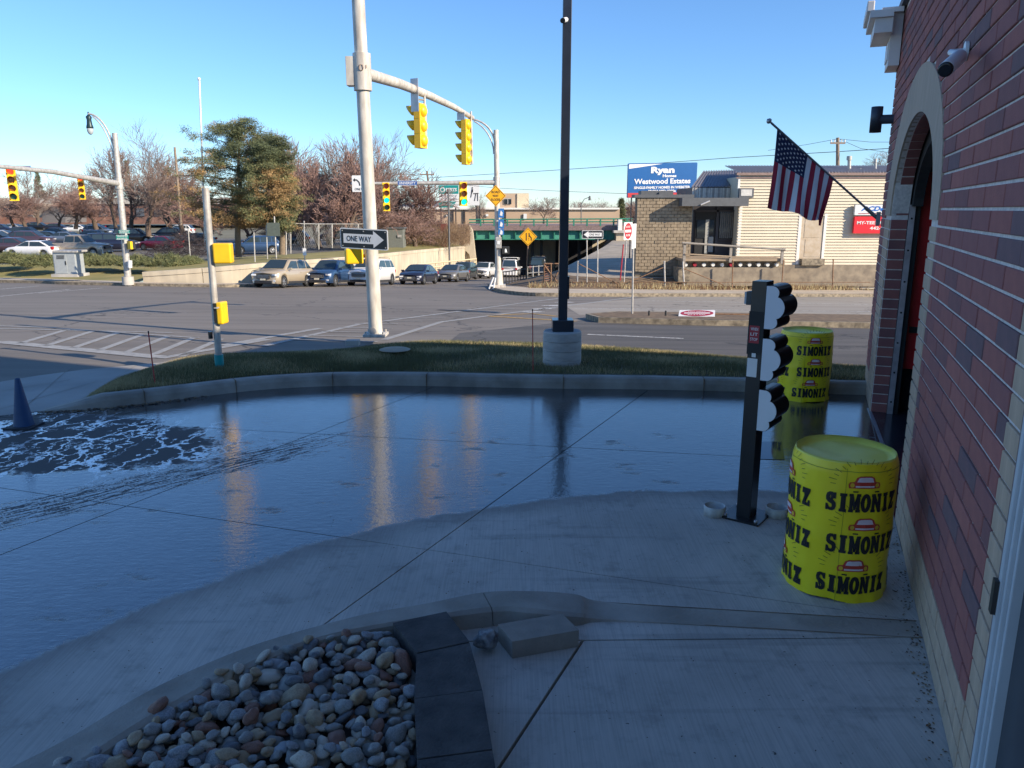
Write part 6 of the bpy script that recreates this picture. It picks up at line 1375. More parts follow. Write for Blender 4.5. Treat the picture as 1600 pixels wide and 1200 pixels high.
# entrance deck with railing
dk = thing('entrance_deck', 'weathered wooden deck with a handrail in front of the shop entrance', 'deck', P(1145, 440, YS-2)); YD = YS-2.4
M_WOOD = mat('weathered_wood', (.40, .31, .21), .85, c2=(.28, .21, .14), scale=6, stretch=(.4, 4, 4)); M_WOODG = mat('grey_wood', (.30, .27, .23), .85, var=.2, stretch=(.4, 4, 4))
q = MB(); boxpx(q, 1066, 404, 1226, 408, YD, 2.6); q.build('platform', M_WOOD, dk, rel=True)
q = MB(); boxpx(q, 1066, 418, 1226, 447, YD+.2, 2.2); q.build('stone_base', MATS['old_foundation'], dk, rel=True)
q = MB(); boxpx(q, 1066, 408, 1226, 418, YD+.5, 1.6); q.build('gap_wall', M_KERBOLD, dk, rel=True)
for xx, ya, yb in ((1069.5, 379, 418), (1142, 384, 410), (1222.5, 389, 412)): q = MB(); boxpx(q, xx-2, ya, xx+2, yb, YD-.1, .14); q.build('rail_post', M_WOODG, dk, rel=True)
q = MB(); q.tube([P(1066, 379.5, YD-.12), P(1227, 390, YD-.12)], .07, 6); q.build('handrail', M_WOODG, dk, rel=True)
q = MB(); q.tube([P(1070, 397, YD-.12), P(1142, 401, YD-.12)], .05, 6); q.build('lower_rail', M_WOOD, dk, rel=True)
for k in range(11): p = P(1071+k*14.2, 413.5, YD+.32); q = MB(); q.tube([p+Vector((0, -.12, 0)), p+Vector((0, .3, 0))], .11, 8); q.build('round_block', M_SIGNR if k in (1, 5) else M_TRW, dk, rel=True)
q = MB(); boxpx(q, 1060, 418, 1078, 441, YD+.1, 1.5); q.build('step_block', M_KERBOLD, dk, rel=True)
# chain link remnants before the shop
def lean_post(label, a, b_, Y, grp, m_=None, r=.035):
    t = thing('fence_post', label, 'fence post', P(a[0], a[1], Y), 0, grp); q = MB(); q.tube([P(a[0], a[1], Y)-UZ*.1, P(b_[0], b_[1], Y)], r, 7); q.build('pipe', m_ or M_WHITE, t, rel=True); q = MB(); q.tube([P(b_[0], b_[1], Y)-UZ*.03, P(b_[0], b_[1], Y)+UZ*.05], r*1.25, 7); q.build('cap', m_ or M_WHITE, t, rel=True); return t
fp_ = [((902, 447), (903, 409), 'pale fence post with a slanting brace right of the dark lamp pole'), ((1039, 447), (1038, 409), 'pale fence post in front of the shadowed block wall'), ((1069, 447), (1067, 410), 'leaning pale fence post at the deck corner'), ((1144, 447), (1145, 408), 'thin rusty fence post before the middle of the deck'), ((1222, 440), (1224, 408), 'rusty fence post at the right end of the deck'), ((1301, 447), (1302, 406), 'thin dark rusty fence post before the cream siding')]
for k, (a, b_, lb_) in enumerate(fp_): lean_post(lb_, a, b_, 45.2, 'leftover fence posts by the shop', M_WHITE if k < 3 else M_RUST, .05 if k < 3 else .035)
for a, b_, lb_ in (((904, 412), (968, 445), 'long rusty brace pipe slanting down to the right of the lamp pole'), ((1067, 419), (1130, 445), 'rusty brace pipe slanting down before the deck'), ((1036, 418), (985, 440), 'thin rusty pipe slanting before the block wall')):
    p0, p1 = P(a[0], a[1], 45.2), P(b_[0], b_[1], 45.0); q = MB(); q.tube([p0, p1], .03, 6); o = q.build('brace_pipe', M_RUST, None); o.data.transform(Matrix.Translation(-p0)); o.location = p0; tag(o, lb_, 'pipe', 'slanting pipes')
q = MB(); q.tube([P(860, 441, 45.1), P(1360, 441, 45.1)], .02, 5); o = q.build('fence_wire', M_RUST, None); tag(o, 'low rusty tension wire running between the leftover fence posts', 'wire')
t = thing('broken_gate', 'rusty wire gate panel leaning beside the dark lamp pole', 'gate', P(862, 446, 46)); q = MB()
for a, b_ in (((850, 447), (850, 412)), ((861, 446), (861, 412)), ((874, 446), (873, 412)), ((850, 412), (874, 412)), ((850, 414), (874, 445)), ((861, 445), (872, 425)), ((852, 446), (878, 437))): q.tube([P(a[0], a[1], 46), P(b_[0], b_[1], 46)], .045, 6)
q.build('frame', M_RUST, t, rel=True)
q = MB()
for k in range(9): q.tube([P(850.5, 414+k*3.6, 46.05), P(862, 413+k*3.6, 46.05)], .03, 4)
tag(q.build('mesh_wire', mat('mesh_brown', (.32, .17, .12), .9), t, rel=True), kind='stuff')
q = MB(); rg = random.Random(3)
for i in range(2600):
    x = rg.uniform(1, 24); y = 44.0+max(0, x-9)*.30+abs(rg.gauss(0, .9)); z = zb1(x, y)+.03+ max(0, (y-44.8-max(0, x-9)*.30))*.12; a = rg.uniform(0, 6.28); h_ = rg.uniform(.08, .42); q.mi(rg.randrange(3))
    q.add([(x-.03, y, z-.1), (x+.03, y, z-.1), (x+math.cos(a)*.15, y+math.sin(a)*.1, z+h_)], [(0, 1, 2)])
tag(q.build('dry_weeds', [GR[2], LM[0], LM[2]], None), 'dry weeds and leaf litter along the foot of the shop verge', 'weeds', kind='stuff')

# ================================================================== UNDERPASS AND BRIDGE
YR = 100.
br_ = thing('railway_bridge', 'green steel girder bridge with a green railing crossing over the underpass road', 'bridge', P(860, 372, YR))
M_GRN = mat('bridge_green', (.03, .20, .13), .6, var=.15, scale=3); M_GRND = mat('girder_green', (.06, .26, .19), .6, var=.15, scale=1.5)
q = MB(); boxpx(q, 728, 352, 992, 360, YR-.6, 12); q.build('deck', mat('deck_brown', (.22, .16, .15), .9, var=.2), br_, rel=True)
q = MB(); boxpx(q, 732, 360, 972, 374, YR, .5); q.build('girder', M_GRND, br_, rel=True)
for k in range(12): q = MB(); xx = 745+k*20.2; boxpx(q, xx-.9, 360, xx+.9, 374.3, YR-.32, .32); q.build('stiffener', M_GRN, br_, rel=True)
q = MB(); boxpx(q, 732, 373.3, 972, 374.6, YR-.35, .9); q.build('flange', M_GRN, br_, rel=True)
q = MB()
for yy in (343, 347.5): q.tube([P(733, yy, YR-.5), P(988, yy-1.2, YR-.5)], .09, 6)
q.build('top_rails', M_GRN, br_, rel=True)
for k in range(12): xx = 751+k*20.8; q = MB(); boxpx(q, xx-1.2, 342.5, xx+1.2, 353, YR-.62, .2); q.build('rail_post', M_GRN, br_, rel=True)
q = MB()
for xx in (832, 846, 886, 905): q = MB(); boxpx(q, xx-2, 374, xx+2, 432, YR+3, .7); q.build('column', M_BLACKM, br_, rel=True)
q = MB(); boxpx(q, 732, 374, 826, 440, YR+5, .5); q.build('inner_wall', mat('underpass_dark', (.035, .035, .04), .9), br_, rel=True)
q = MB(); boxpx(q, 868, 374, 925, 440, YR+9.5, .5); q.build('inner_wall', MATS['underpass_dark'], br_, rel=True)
ab = thing('bridge_abutment', 'pale concrete wing wall carrying the left end of the green bridge', 'bridge abutment', P(732, 400, YR-2))
q = MB(); A_ = [P(734, 352, YR-1), P(739, 360, YR-1), P(744, 415, YR-3), (P(736, 415, YR-3)), P(733, 398, YR-2.5), P(727, 392, YR-2.5), P(724, 410, YR-3), P(716, 410, YR-3), P(728, 374, YR-2)]; 
pts = [Vector((p.x, YR-2, p.z)) for p in A_]; q.prism(pts, (0, 1.5, 0)); q.build('wing_wall', M_WALL, ab, rel=True)
q = MB(); boxpx(q, 690, 374, 734, 425, YR-1.5, 2); q.build('back_wall', M_WALL, ab, rel=True)
t = thing('bridge_abutment', 'stepped stone abutment at the right end of the green bridge', 'bridge abutment', P(975, 400, YR-1)); q = MB(); boxpx(q, 962, 362, 1002, 430, YR-1.6, 3); q.build('stone_face', M_WALL, t, rel=True)
q = MB(); boxpx(q, 966, 343, 972, 362, YR-1.7, 1); q.build('end_pillar', M_TRW, t, rel=True); q = MB(); boxpx(q, 959, 360, 1004, 364, YR-2, 4); q.build('coping', M_CONC, t, rel=True)
t = thing('underpass_wall', 'pale concrete wall seen through the underpass beyond the green girder', 'wall', P(900, 400, 110)); q = MB(); boxpx(q, 826, 376, 990, 430, 110.3, .5); q.build('far_wall', M_WALL, t, rel=True)
# guard rail down the dip, posts of the walkway fence
t = thing('guard_rail', 'beige painted two rail guard rail running down into the underpass', 'guard rail', P(690, 425, 80)); M_BEI = mat('beige_rail', (.66, .56, .36), .6, var=.08)
ga, gb = P(652, 424, 68), P(744, 409, 94)
for dz in (.25, -.15, -.55):
    q = MB(); q.tube([ga+UZ*dz+UZ*.35, gb+UZ*dz+UZ*.1], .085, 6); q.build('rail', M_BEI, t, rel=True)
for k in range(9): p = ga.lerp(gb, k/8); q = MB(); q.tube([p+UZ*.45, p-UZ*1.6], .07, 6); q.build('rail_post', M_BEI, t, rel=True)
t = thing('bicycle_rack_fence', 'low grey picket fence on the corner walk beside the cream signal pole', 'fence', P(808, 446, 50)); fa, fb_ = P(786, 446, 49), P(822, 440, 53)
for k in range(9): p = fa.lerp(fb_, k/8); q = MB(); q.tube([p, p+UZ*.85], .035, 6); q.build('picket', M_BLACKM, t, rel=True)
q = MB(); q.tube([fa+UZ*.85, fb_+UZ*.85], .04, 6); q.tube([fa+UZ*.2, fb_+UZ*.2], .03, 6); q.build('rail', M_BLACKM, t, rel=True)
t = thing('walkway_railing', 'grey three rail railing between the picket fence and the rusty gate', 'railing', P(836, 440, 56)); fa, fb_ = P(824, 442, 54), P(850, 440, 54)
for k in range(4): p = fa.lerp(fb_, k/3); q = MB(); q.tube([p-UZ*.1, p+UZ*1.15], .045, 6); q.build('post', M_WHITE, t, rel=True)
for k in range(3): q = MB(); q.tube([fa+UZ*(.25+.42*k), fb_+UZ*(.25+.42*k)], .04, 6); q.build('rail', M_WHITE, t, rel=True)
t = thing('barrier_stand', 'small white A frame barricade at the foot of the cream signal pole', 'barricade', P(768, 449, 45.5)); q = MB()
for a, b_ in (((764, 451), (771, 433)), ((771, 452), (774, 434)), ((765, 447), (772, 447))): q.tube([P(a[0], a[1], 45.5), P(b_[0], b_[1], 45.5)], .06, 6)
q.build('frame', M_SIGNW, t, rel=True)
# big dark truck in the shade under the bridge
t = vehicle('parked_truck', 'dark truck standing in the shade of the bridge with its lamps catching light', 'truck', 'van', 'black', P(842, 428, 96), R(-95)+math.pi)
t.scale = (1.1, 1.1, 1.1)
t = thing('tall_grey_pole', 'slim dark steel pole rising behind the queue before the green billboard', 'pole', P(702, 424, 84)); post(t, P(702.5, 424, 84), P(700.5, 296, 84), .10, mat('dark_grey_pole', (.12, .12, .12), .6))
t = thing('rusty_column', 'rust red steel column standing above the retaining wall', 'column', P(694, 388, 90)); q = MB(); boxpx(q, 689, 350, 697.5, 388, 90, .5); q.build('shaft', mat('rust_red', (.16, .045, .035), .8, var=.2), t, rel=True)

# ================================================================== BACKGROUND BUILDINGS AND BILLBOARDS
YW = 135.
t = thing('warehouse', 'long low beige warehouse behind the bridge with a small raised block', 'building', P(800, 350, YW)); M_BG = mat('beige_wall', (.48, .35, .24), .9, var=.08, scale=.2)
q = MB(); boxpx(q, 600, 327, 968, 352, YW, 20); q.build('wall', M_BG, t, rel=True)
q = MB(); boxpx(q, 596, 324.5, 968, 327.3, YW-.4, 20.6); q.build('parapet', M_TRW, t, rel=True)
q = MB(); boxpx(q, 779, 302, 826, 326, YW+3, 8); q.build('raised_block', M_BG, t, rel=True); q = MB(); boxpx(q, 808, 302.5, 826.3, 325.8, YW+2.8, 8); q.build('pale_side', mat('pale_beige', (.66, .55, .38), .9), t, rel=True)
q = MB(); boxpx(q, 788, 311, 799, 319, YW+2.8, .2); w_ = q.build('window', M_GLASS, t, rel=True); q = MB(); boxpx(q, 787, 310, 800, 311, YW+2.7, .1); boxpx(q, 793, 311, 794, 319, YW+2.7, .1); q.build('window_frame', M_WHITE, w_, rel=True)
for xx in (708, 726, 750, 790): q = MB(); boxpx(q, xx-.8, 328, xx+.8, 352, YW-.3, .3); q.build('downpipe', M_DKF, t, rel=True)
q = MB(); boxpx(q, 818, 334, 823, 342, YW-.3, .2); q.build('notice', M_SIGNW, t, rel=True); q = MB(); boxpx(q, 697, 334.5, 700, 338, YW-.3, .2); q.build('wall_lamp', M_SIGNW, t, rel=True); q = MB(); boxpx(q, 759, 334.5, 763, 338, YW-.3, .2); q.build('wall_lamp', M_SIGNW, t, rel=True)
q = MB(); boxpx(q, 640, 350.5, 735, 353, 112, 3); q.build('low_wall', mat('low_wall_brown', (.30, .2, .15), .9), t, rel=True)
t = thing('shed_roof_building', 'long grey metal roofed building behind the bare trees left of the billboard', 'building', P(650, 326, 150)); a, b_, c, d_ = P(610, 326, 150), P(706, 326, 150), P(706, 311, 156), P(610, 321, 156)
q = MB(); q.add([a, b_, c, d_], [(0, 1, 2, 3)]); q.prism([a, b_, c, d_], (0, 6, 0)); q.build('roof', mat('roof_grey', (.20, .21, .23), .6, var=.1), t, rel=True)
q = MB(); boxpx(q, 612, 323, 706, 330, 149.6, .2); q.build('eave_band', M_TRW, t, rel=True)
t = thing('factory', 'red brick factory with a pale roof band behind the car park', 'building', P(200, 345, 175)); q = MB(); boxpx(q, -260, 318, 455, 350, 175, 30); q.build('wall', mat('factory_brick', (.27, .125, .09), .9, c2=(.19, .11, .085), scale=.08), t, rel=True)
q = MB(); boxpx(q, -260, 309.5, 440, 318.5, 174.5, 31); q.build('roof_band', mat('pale_band', (.46, .42, .37), .8, var=.12, scale=.1), t, rel=True)
for k in range(16): q = MB(); xx = -20+k*29; boxpx(q, xx, 325, xx+13, 338, 174.8, .3); w_ = q.build('window', mat('factory_glass', (.10, .11, .13), .3), t, rel=True)
t = thing('house', 'small dark gabled house among the bare trees at left', 'building', P(84, 345, 160)); q = MB(); A_ = [P(66, 348, 160), P(102, 348, 160), P(102, 333, 160), P(84, 320, 160), P(66, 333, 160)]; q.prism([Vector((p.x, 160, p.z)) for p in A_], (0, 8, 0)); q.build('wall', mat('house_grey', (.16, .15, .15), .8), t, rel=True); q = MB(); boxpx(q, 50, 318, 70, 340, 161, 6); q.build('side_wing', mat('house_tan', (.3, .25, .2), .8), t, rel=True)
# green billboard
YQ = 118.
t = thing('billboard', 'green and white fitness billboard on posts above the warehouse', 'billboard', P(702, 330, YQ)); c = P(701, 307, YQ); mm = mpp(701, 307, YQ); W_, H_ = 31*mm, 34*mm
q = MB(); panel(q, rrect(W_, H_, .05), c, RX, UZ, .3); q.build('panel', M_SIGNW, t, rel=True)
M_TEAL = mat('teal_print', (.0, .26, .24), .6, var=.03)
q = MB(); poly2(q, [(-W_/2, H_*.12), (W_/2, H_*.12), (W_/2, H_/2), (-W_/2, H_/2)], c, RX, UZ, .02); poly2(q, [(-W_/2, -H_/2), (W_*.2, -H_/2), (W_*.38, -H_*.22), (-W_/2, -H_*.22)], c, RX, UZ, .02); q.mi(1); put_text(q, 'BERTS', c+Vector((W_*.14, 0, H_*.3)), RX, UZ, W_*.55, H_*.16, .04, .04); rr = [(W_*(-.30)+W_*.13*math.cos(k*.628), H_*.3+W_*.13*math.sin(k*.628)) for k in range(10)]; poly2(q, rr, c, RX, UZ, .04); put_text(q, 'BIKES AND FITNESS', c-UZ*H_*.35, RX, UZ, W_*.6, H_*.05, .02, .04)
q.mi(0); rr = [(W_*(-.30)+W_*.075*math.cos(k*.628), H_*.3+W_*.075*math.sin(k*.628)) for k in range(10)]; poly2(q, rr, c, RX, UZ, .06); q.mi(2); put_text(q, 'EXPERIENCE', c+UZ*H_*.03, RX, UZ, W_*.8, H_*.07, .0, .04); put_text(q, 'HOME FITNESS', c-UZ*H_*.10, RX, UZ, W_*.85, H_*.07, .0, .04); tag(q.build('print', [M_TEAL, M_SIGNW, MATS['label_grey']], t, rel=True), kind='stuff')
for xx in (689, 712): q = MB(); boxpx(q, xx-.8, 322, xx+.8, 352, YQ+.3, .4); q.build('post', M_DKF, t, rel=True)
t = thing('billboard', 'white poster board with a dark exercise bench just right of the signal head', 'billboard', P(741, 330, YQ)); c = P(741, 305, YQ); W_, H_ = 16*mm, 31*mm; q = MB(); panel(q, rrect(W_, H_, .05), c, RX, UZ, .3); q.build('panel', M_SIGNW, t, rel=True)
q = MB(); S_ = W_
for A_ in ([(-.1, .1), (.42, .14), (.42, .22), (-.1, .18)], [(-.02, -.55), (.06, -.55), (.2, .15), (.12, .15)], [(.3, -.55), (.38, -.55), (.36, .15), (.28, .15)], [(-.38, -.2), (-.3, -.22), (-.2, .25), (-.28, .3)], [(-.3, .3), (-.12, .25), (-.1, .55), (-.24, .6)], [(-.24, .62), (-.12, .62), (-.12, .76), (-.24, .76)]): poly2(q, [(x*S_, y*S_) for x, y in A_], c, RX, UZ, .03)
q.build('bench_picture', M_CLAD, t, rel=True)
for xx in (744, 749.5): q = MB(); boxpx(q, xx-.7, 318, xx+.7, 352, YQ+.3, .4); q.build('post', M_DKF, t, rel=True)
# blue homes billboard
YQ = 62.; t = thing('billboard', 'large blue homes billboard standing behind the block end wall', 'billboard', P(1035, 320, YQ)); c = P(1035, 281.5, YQ); mm = mpp(1035, 281, YQ); W_, H_ = 110*mm, 52*mm; r_ = Vector((1, .10, 0)).normalized(); r3 = Vector((r_.x, r_.y, .018)).normalized()
q = MB(); panel(q, rrect(W_, H_, .08), c, r3, UZ, .25); q.build('panel', mat('billboard_blue', (.01, .12, .36), .5, var=.04), t, rel=True)
q = MB(); poly2(q, [(-W_*.49, H_*.34), (0, H_*.475), (-W_*.49, H_*.47)], c, r3, UZ, .01); put_text(q, 'Ryan', c+Vector((0, 0, H_*.27)), r3, UZ, W_*.34, H_*.24, .05, .02); put_text(q, 'Homes', c+r3*W_*.10+UZ*H_*.125, r3, UZ, W_*.2, H_*.085, .04, .02)
put_text(q, 'Westwood Estates', c-UZ*H_*.03, r3, UZ, W_*.82, H_*.155, .03, .02); put_text(q, 'SINGLE-FAMILY HOMES IN WEBSTER', c-UZ*H_*.21, r3, UZ, W_*.82, H_*.075, .04, .02); put_text(q, 'FROM MID $300s', c-UZ*H_*.32, r3, UZ, W_*.40, H_*.08, .04, .02); tag(q.build('lettering', mat('print_white', (.85, .85, .84), .5, var=0), t, rel=True), kind='stuff')
q = MB(); poly2(q, [(-W_*.495, -H_*.49), (W_*.49, -H_*.49), (W_*.49, -H_*.37), (-W_*.495, -H_*.36)], c, r3, UZ, .012); q.build('red_band', mat('band_red', (.65, .05, .05), .5, var=.03), t, rel=True)
for xx in (985, 992, 1055, 1084): q = MB(); boxpx(q, xx-.8, 306, xx+.8, 420, YQ+.4, .15); q.build('post', M_DKF, t, rel=True)
q = MB(); boxpx(q, 1002, 298, 1052, 306, YS+2, 1.2); boxpx(q, 1030, 300, 1046, 305, YS+1.9, .2); o = q.build('rooftop_unit', [M_CAN], None); tag(o, 'low dark rooftop unit in front of the blue billboard foot', 'rooftop unit')

# utility poles and wires
def upole(label, px, yb, yt, Y, arm=1.2, r=.13, lean=0):
    a, b_ = P(px, yb, Y), P(px-lean, yt, Y); t = thing('utility_pole', label, 'utility pole', a, 0, 'utility poles'); q = MB(); q.tube([a, b_], [r*1.2, r], 8); q.build('pole', mat('pole_wood', (.26, .20, .15), .9, var=.15), t, rel=True)
    if arm: c = b_-UZ*.5; q = MB(); q.box(c.x-arm, c.y-.16, c.z-.08, c.x+arm, c.y-.1, c.z+.08); ca = q.build('crossarm', MATS['pole_wood'], t, rel=True)
    if arm:
        for k in (-1, -.5, .5, 1): q = MB(); q.tube([c+Vector((k*arm*.92, -.13, .08)), c+Vector((k*arm*.92, -.13, .3))], .05, 6); q.build('insulator', M_TRW, ca, rel=True)
    return t
upole('wooden utility pole leaning left of the green billboard', 677, 350, 267, 110, 1.0, lean=10)
upole('wooden utility pole with crossarm behind the cream shop', 1309, 275, 215, 75, .7, .16)
upole('bare wooden pole between the big bare tree and the pine', 283, 352, 230, 85, 0, lean=10)
def wire(label, pts, r=.018):
    q = MB(); q.tube([P(*p) for p in pts], r, 4, caps=False); o = q.build('overhead_wire', M_BLACKM, None); tag(o, label, 'wire', 'overhead wires')
wire('overhead wire crossing from the leaning pole up to the shop pole', [(669, 278, 110), (850, 267, 100), (1000, 257, 92), (1150, 246, 85), (1309, 237, 75), (1480, 226, 70)], .028)
wire('lower overhead wire dipping behind the cream signal pole', [(500, 268, 118), (600, 272, 115), (669, 272, 110)], .03)
wire('thin wire from the leaning pole passing behind the billboard to the shop', [(669, 284, 110), (780, 294, 105), (880, 299, 100), (990, 303, 92)], .022)
wire('thin wire from the shop pole falling to the right', [(1309, 217, 75), (1360, 222, 75), (1480, 222, 75)]); wire('thin wire rising to the shop pole from the left', [(1200, 235, 85), (1260, 226, 80), (1309, 217, 75)]); wire('slack wire dropping right of the shop pole', [(1311, 217, 75), (1345, 232, 75), (1400, 240, 75)])
wire('slack wire left of the leaning pole running down towards the trees', [(669, 270, 110), (640, 282, 114), (600, 300, 118)])
fpz = thing('flagpole', 'white flagpole with a ball finial standing behind the pine', 'flagpole', P(321, 392, 62)); post(fpz, P(321, 392, 62), P(311.5, 126, 62), .07, M_TRW, 'pole'); q = MB(); c = P(311, 123.5, 62); q.lathe([(0, -.13), (.09, -.09), (.13, 0), (.09, .09), (0, .13)], 10, c); q.build('finial', M_TRW, fpz, rel=True)
t = thing('street_lamp', 'small distant street lamp behind the bridge railing', 'street lamp', P(909, 350, 125)); post(t, P(908, 350, 125), P(908, 320, 125), .08, M_CAN); q = MB(); q.tube([P(908, 320, 125), P(913, 311, 125), P(921, 308, 125)], .06, 6); q.tube([P(921.5, 306, 125), P(921.5, 313, 125)], [.12, .25], 8); q.build('lamp_head', M_CAN, t, rel=True)
# utility cabinet
t = thing('utility_cabinet', 'grey steel traffic control cabinet on a concrete pad at the left walk', 'utility cabinet', P(101, 430, 48)); YU = 48.
q = MB(); boxpx(q, 83.5, 394.5, 118, 428.5, YU, 1.0); q.build('case', mat('cabinet_grey', (.40, .43, .43), .5, .2, var=.06), t, rel=True, bevel=.02); q = MB(); boxpx(q, 81.5, 391.5, 120, 394.5, YU-.1, 1.2); q.build('lid', M_WHITE, t, rel=True); q = MB(); boxpx(q, 80, 428.5, 121, 433, YU-.2, 1.4); q.build('pad', M_CONC, t, rel=True)
q = MB(); boxpx(q, 85, 397, 104, 427, YU-.025, .02); d_ = q.build('door', MATS['cabinet_grey'], t, rel=True); q = MB(); boxpx(q, 101.5, 408, 103, 414, YU-.05, .03); q.build('handle', M_BLACKM, d_, rel=True); q = MB()
for k in range(4): boxpx(q, 88, 399+k*1.6, 100, 400+k*1.6, YU-.035, .01)
q.build('vent', M_CLAD, d_, rel=True)
t = thing('equipment_box', 'large grey green steel box above the retaining wall right of the tall pole', 'equipment box', P(616, 388, 80)); q = MB(); boxpx(q, 600, 357, 630, 388.5, 80, 2); q.build('case', mat('box_green_grey', (.16, .17, .15), .6, var=.1), t, rel=True, bevel=.03); q = MB(); boxpx(q, 621, 367, 627, 371, 79.9, .08); q.build('plate', M_WHITE, t, rel=True); q = MB(); boxpx(q, 598.5, 355.5, 631.5, 357.5, 79.9, 2.2); q.build('lid', M_CAN, t, rel=True)
t = thing('service_sign', 'dark green road sign seen from behind between two posts under the pine', 'road sign', P(426, 408, 56)); q = MB(); boxpx(q, 417, 348, 437, 369, 56, .05); q.build('plate', mat('sign_back_dark', (.10, .12, .10), .6), t, rel=True); post(t, P(418, 405, 56.1), P(416, 352, 56.1), .04); post(t, P(432, 408, 56.1), P(428.5, 338, 56.1), .05)
t = thing('small_sign', 'small white notice on a thin post on the grass verge left of the tall pole', 'road sign', P(476, 412, 53.5)); q = MB(); boxpx(q, 473, 388, 478.5, 399, 53.5, .03); q.build('plate', M_SIGNW, t, rel=True); post(t, P(476.5, 413, 53.55), P(475, 345, 53.55), .035)
post(thing('sign_post', 'bare pale post on the verge under the pine, left of the champagne SUV', 'post', P(398, 412, 52)), P(398.5, 412, 52), P(396.5, 363, 52), .045)
post(thing('sign_post', 'bare pale post beside the junipers left of the pine', 'post', P(297, 400, 56)), P(297, 400, 56), P(294, 357, 56), .04)
# chain link fence above the retaining wall
t = thing('chain_link_fence', 'chain link fence with pale posts between the grass verge and the car park', 'fence', P(540, 390, 66))
fpx = [(447, 394, 348, 60), (454, 392, 349, 61), (498, 386, 350, 66), (519, 384, 350, 69), (560, 381, 350, 74), (592, 379, 350, 79)]
tops = [P(x, yt, Y) for x, yb, yt, Y in fpx]; bots = [P(x, yb, Y) for x, yb, yt, Y in fpx]
for a, b_ in zip(tops, bots): q = MB(); q.tube([a, b_-UZ*.2], .05, 6); q.build('fence_post', M_WHITE, t, rel=True)
q = MB(); q.tube(tops, .035, 5); q.build('top_rail', M_WHITE, t, rel=True)
q = MB()
for a, b_, c, d_ in zip(tops, tops[1:], bots, bots[1:]):
    n = int((b_-a).length/.35)
    for k in range(n): f0 = k/n; f1 = min(1, f0+2.2/max(1, (b_-a).length)); q.tube([a.lerp(b_, f0), c.lerp(d_, f1)], .006, 3, caps=False); q.tube([a.lerp(b_, f1), c.lerp(d_, f0)], .006, 3, caps=False)
tag(q.build('wire_mesh', M_WHITE, t, rel=True), kind='stuff')

# ================================================================== TREES AND SHRUBS
def seg3(mb, p, q_, r0, r1, n=5):
    d = (q_-p); 
    if d.length < 1e-5: return
    d.normalize(); ref = Vector((0, 0, 1)) if abs(d.z) < .9 else Vector((1, 0, 0)); a = d.cross(ref).normalized(); b_ = d.cross(a)
    vs = [p+(a*math.cos(2*math.pi*k/n)+b_*math.sin(2*math.pi*k/n))*r0 for k in range(n)]+[q_+(a*math.cos(2*math.pi*k/n)+b_*math.sin(2*math.pi*k/n))*r1 for k in range(n)]
    mb.add(vs, [(k, (k+1) % n, n+(k+1) % n, n+k) for k in range(n)], True)
def bare_tree(seed, Hh, spread, depth=6, kids=(3, 4), droop=0., trunk=.16, split=.25, r0=.17, tw=.011, up=.5, rr=.56):
    rg = random.Random(seed); big, small = MB(), MB()
    def grow(p, d, L, r, lev):
        n = 3 if lev < 3 else 2; q_ = p; dd = d.copy(); r_ = r
        for i in range(n):
            dd = (dd+Vector((rg.gauss(0, .12), rg.gauss(0, .12), rg.gauss(0, .08)+(.06*up if lev < 4 else -.10*droop)))).normalized(); q2 = q_+dd*(L/n); r2 = max(tw*.55, r_*(.88 if lev else .93))
            seg3(big if r_ > .03 else small, q_, q2, r_, r2, 7 if lev < 2 else (5 if lev < 3 else 3))
            q_, r_ = q2, r2
            if lev > 0 and lev < depth and i < n-1 or (lev == 0 and i == n-2):
                grow(q_, branch(dd, rg.uniform(.45, .9)), L*rg.uniform(.6, .85), max(tw, r_*.5), lev+1)
        if lev < depth:
            for k in range(rg.randint(*kids)): grow(q_, branch(dd, rg.uniform(.25, .8)*spread), L*rg.uniform(.70, .92)*(1 if lev else 1.25), max(tw, r_*rr*1.1), lev+1)
    def branch(d, a):
        ax = Vector((rg.gauss(0, 1), rg.gauss(0, 1), rg.gauss(0, 1))); ax = (ax-d*ax.dot(d)).normalized(); v = d*math.cos(a)+ax*math.sin(a); v.z += .12*up; return v.normalized()
    grow(Vector((0, 0, -.2)), Vector((0, 0, 1)), Hh*trunk+.2, r0, 0)
    zs = max(v[2] for v in big.v+small.v); s_ = Hh/zs
    for m_ in (big, small): m_.v = [(x*s_, y*s_, z*s_) for x, y, z in m_.v]
    return big, small
TREES = {}
def tree_proto(key, mt, **k):
    bg, sm_ = bare_tree(**k); a = bg.build('trunk', M_BARK, None); b__ = sm_.build('crown', mt, None); ma, mb_ = a.data, b__.data
    bpy.data.objects.remove(a); bpy.data.objects.remove(b__); TREES[key] = (ma, mb_, k['Hh'])
tree_proto('tall', M_TWIG, seed=4, Hh=10., spread=.62, depth=6, kids=(2, 3), trunk=.16, r0=.22, tw=.010)
tree_proto('wide', M_TWIG, seed=9, Hh=10., spread=.8, depth=6, kids=(2, 3), trunk=.10, r0=.17, tw=.010)
tree_proto('red', M_TWIGR, seed=21, Hh=7., spread=.85, depth=6, kids=(2, 3), trunk=.06, r0=.11, tw=.008, up=.5)
tree_proto('weep', M_TWIG, seed=33, Hh=8., spread=.9, depth=6, kids=(2, 2), trunk=.12, r0=.16, tw=.009, droop=1.8, up=.6)
def put_tree(key, label, px, yb, yt, Y, rot, grp, name='bare_tree', sx=1., cat='tree'):
    ma, mb_, hh = TREES[key]; b_ = P(px, yb, Y); h_ = P(px, yt, Y).z-b_.z; t = thing(name, label, cat, b_, rot, grp); s_ = h_/hh; t.scale = (s_*sx, s_*sx, s_)
    for nm, me in (('trunk', ma), ('crown', mb_)): o = bpy.data.objects.new(nm, me); col.objects.link(o); o.parent = t
    return t
G1 = 'bare winter trees'
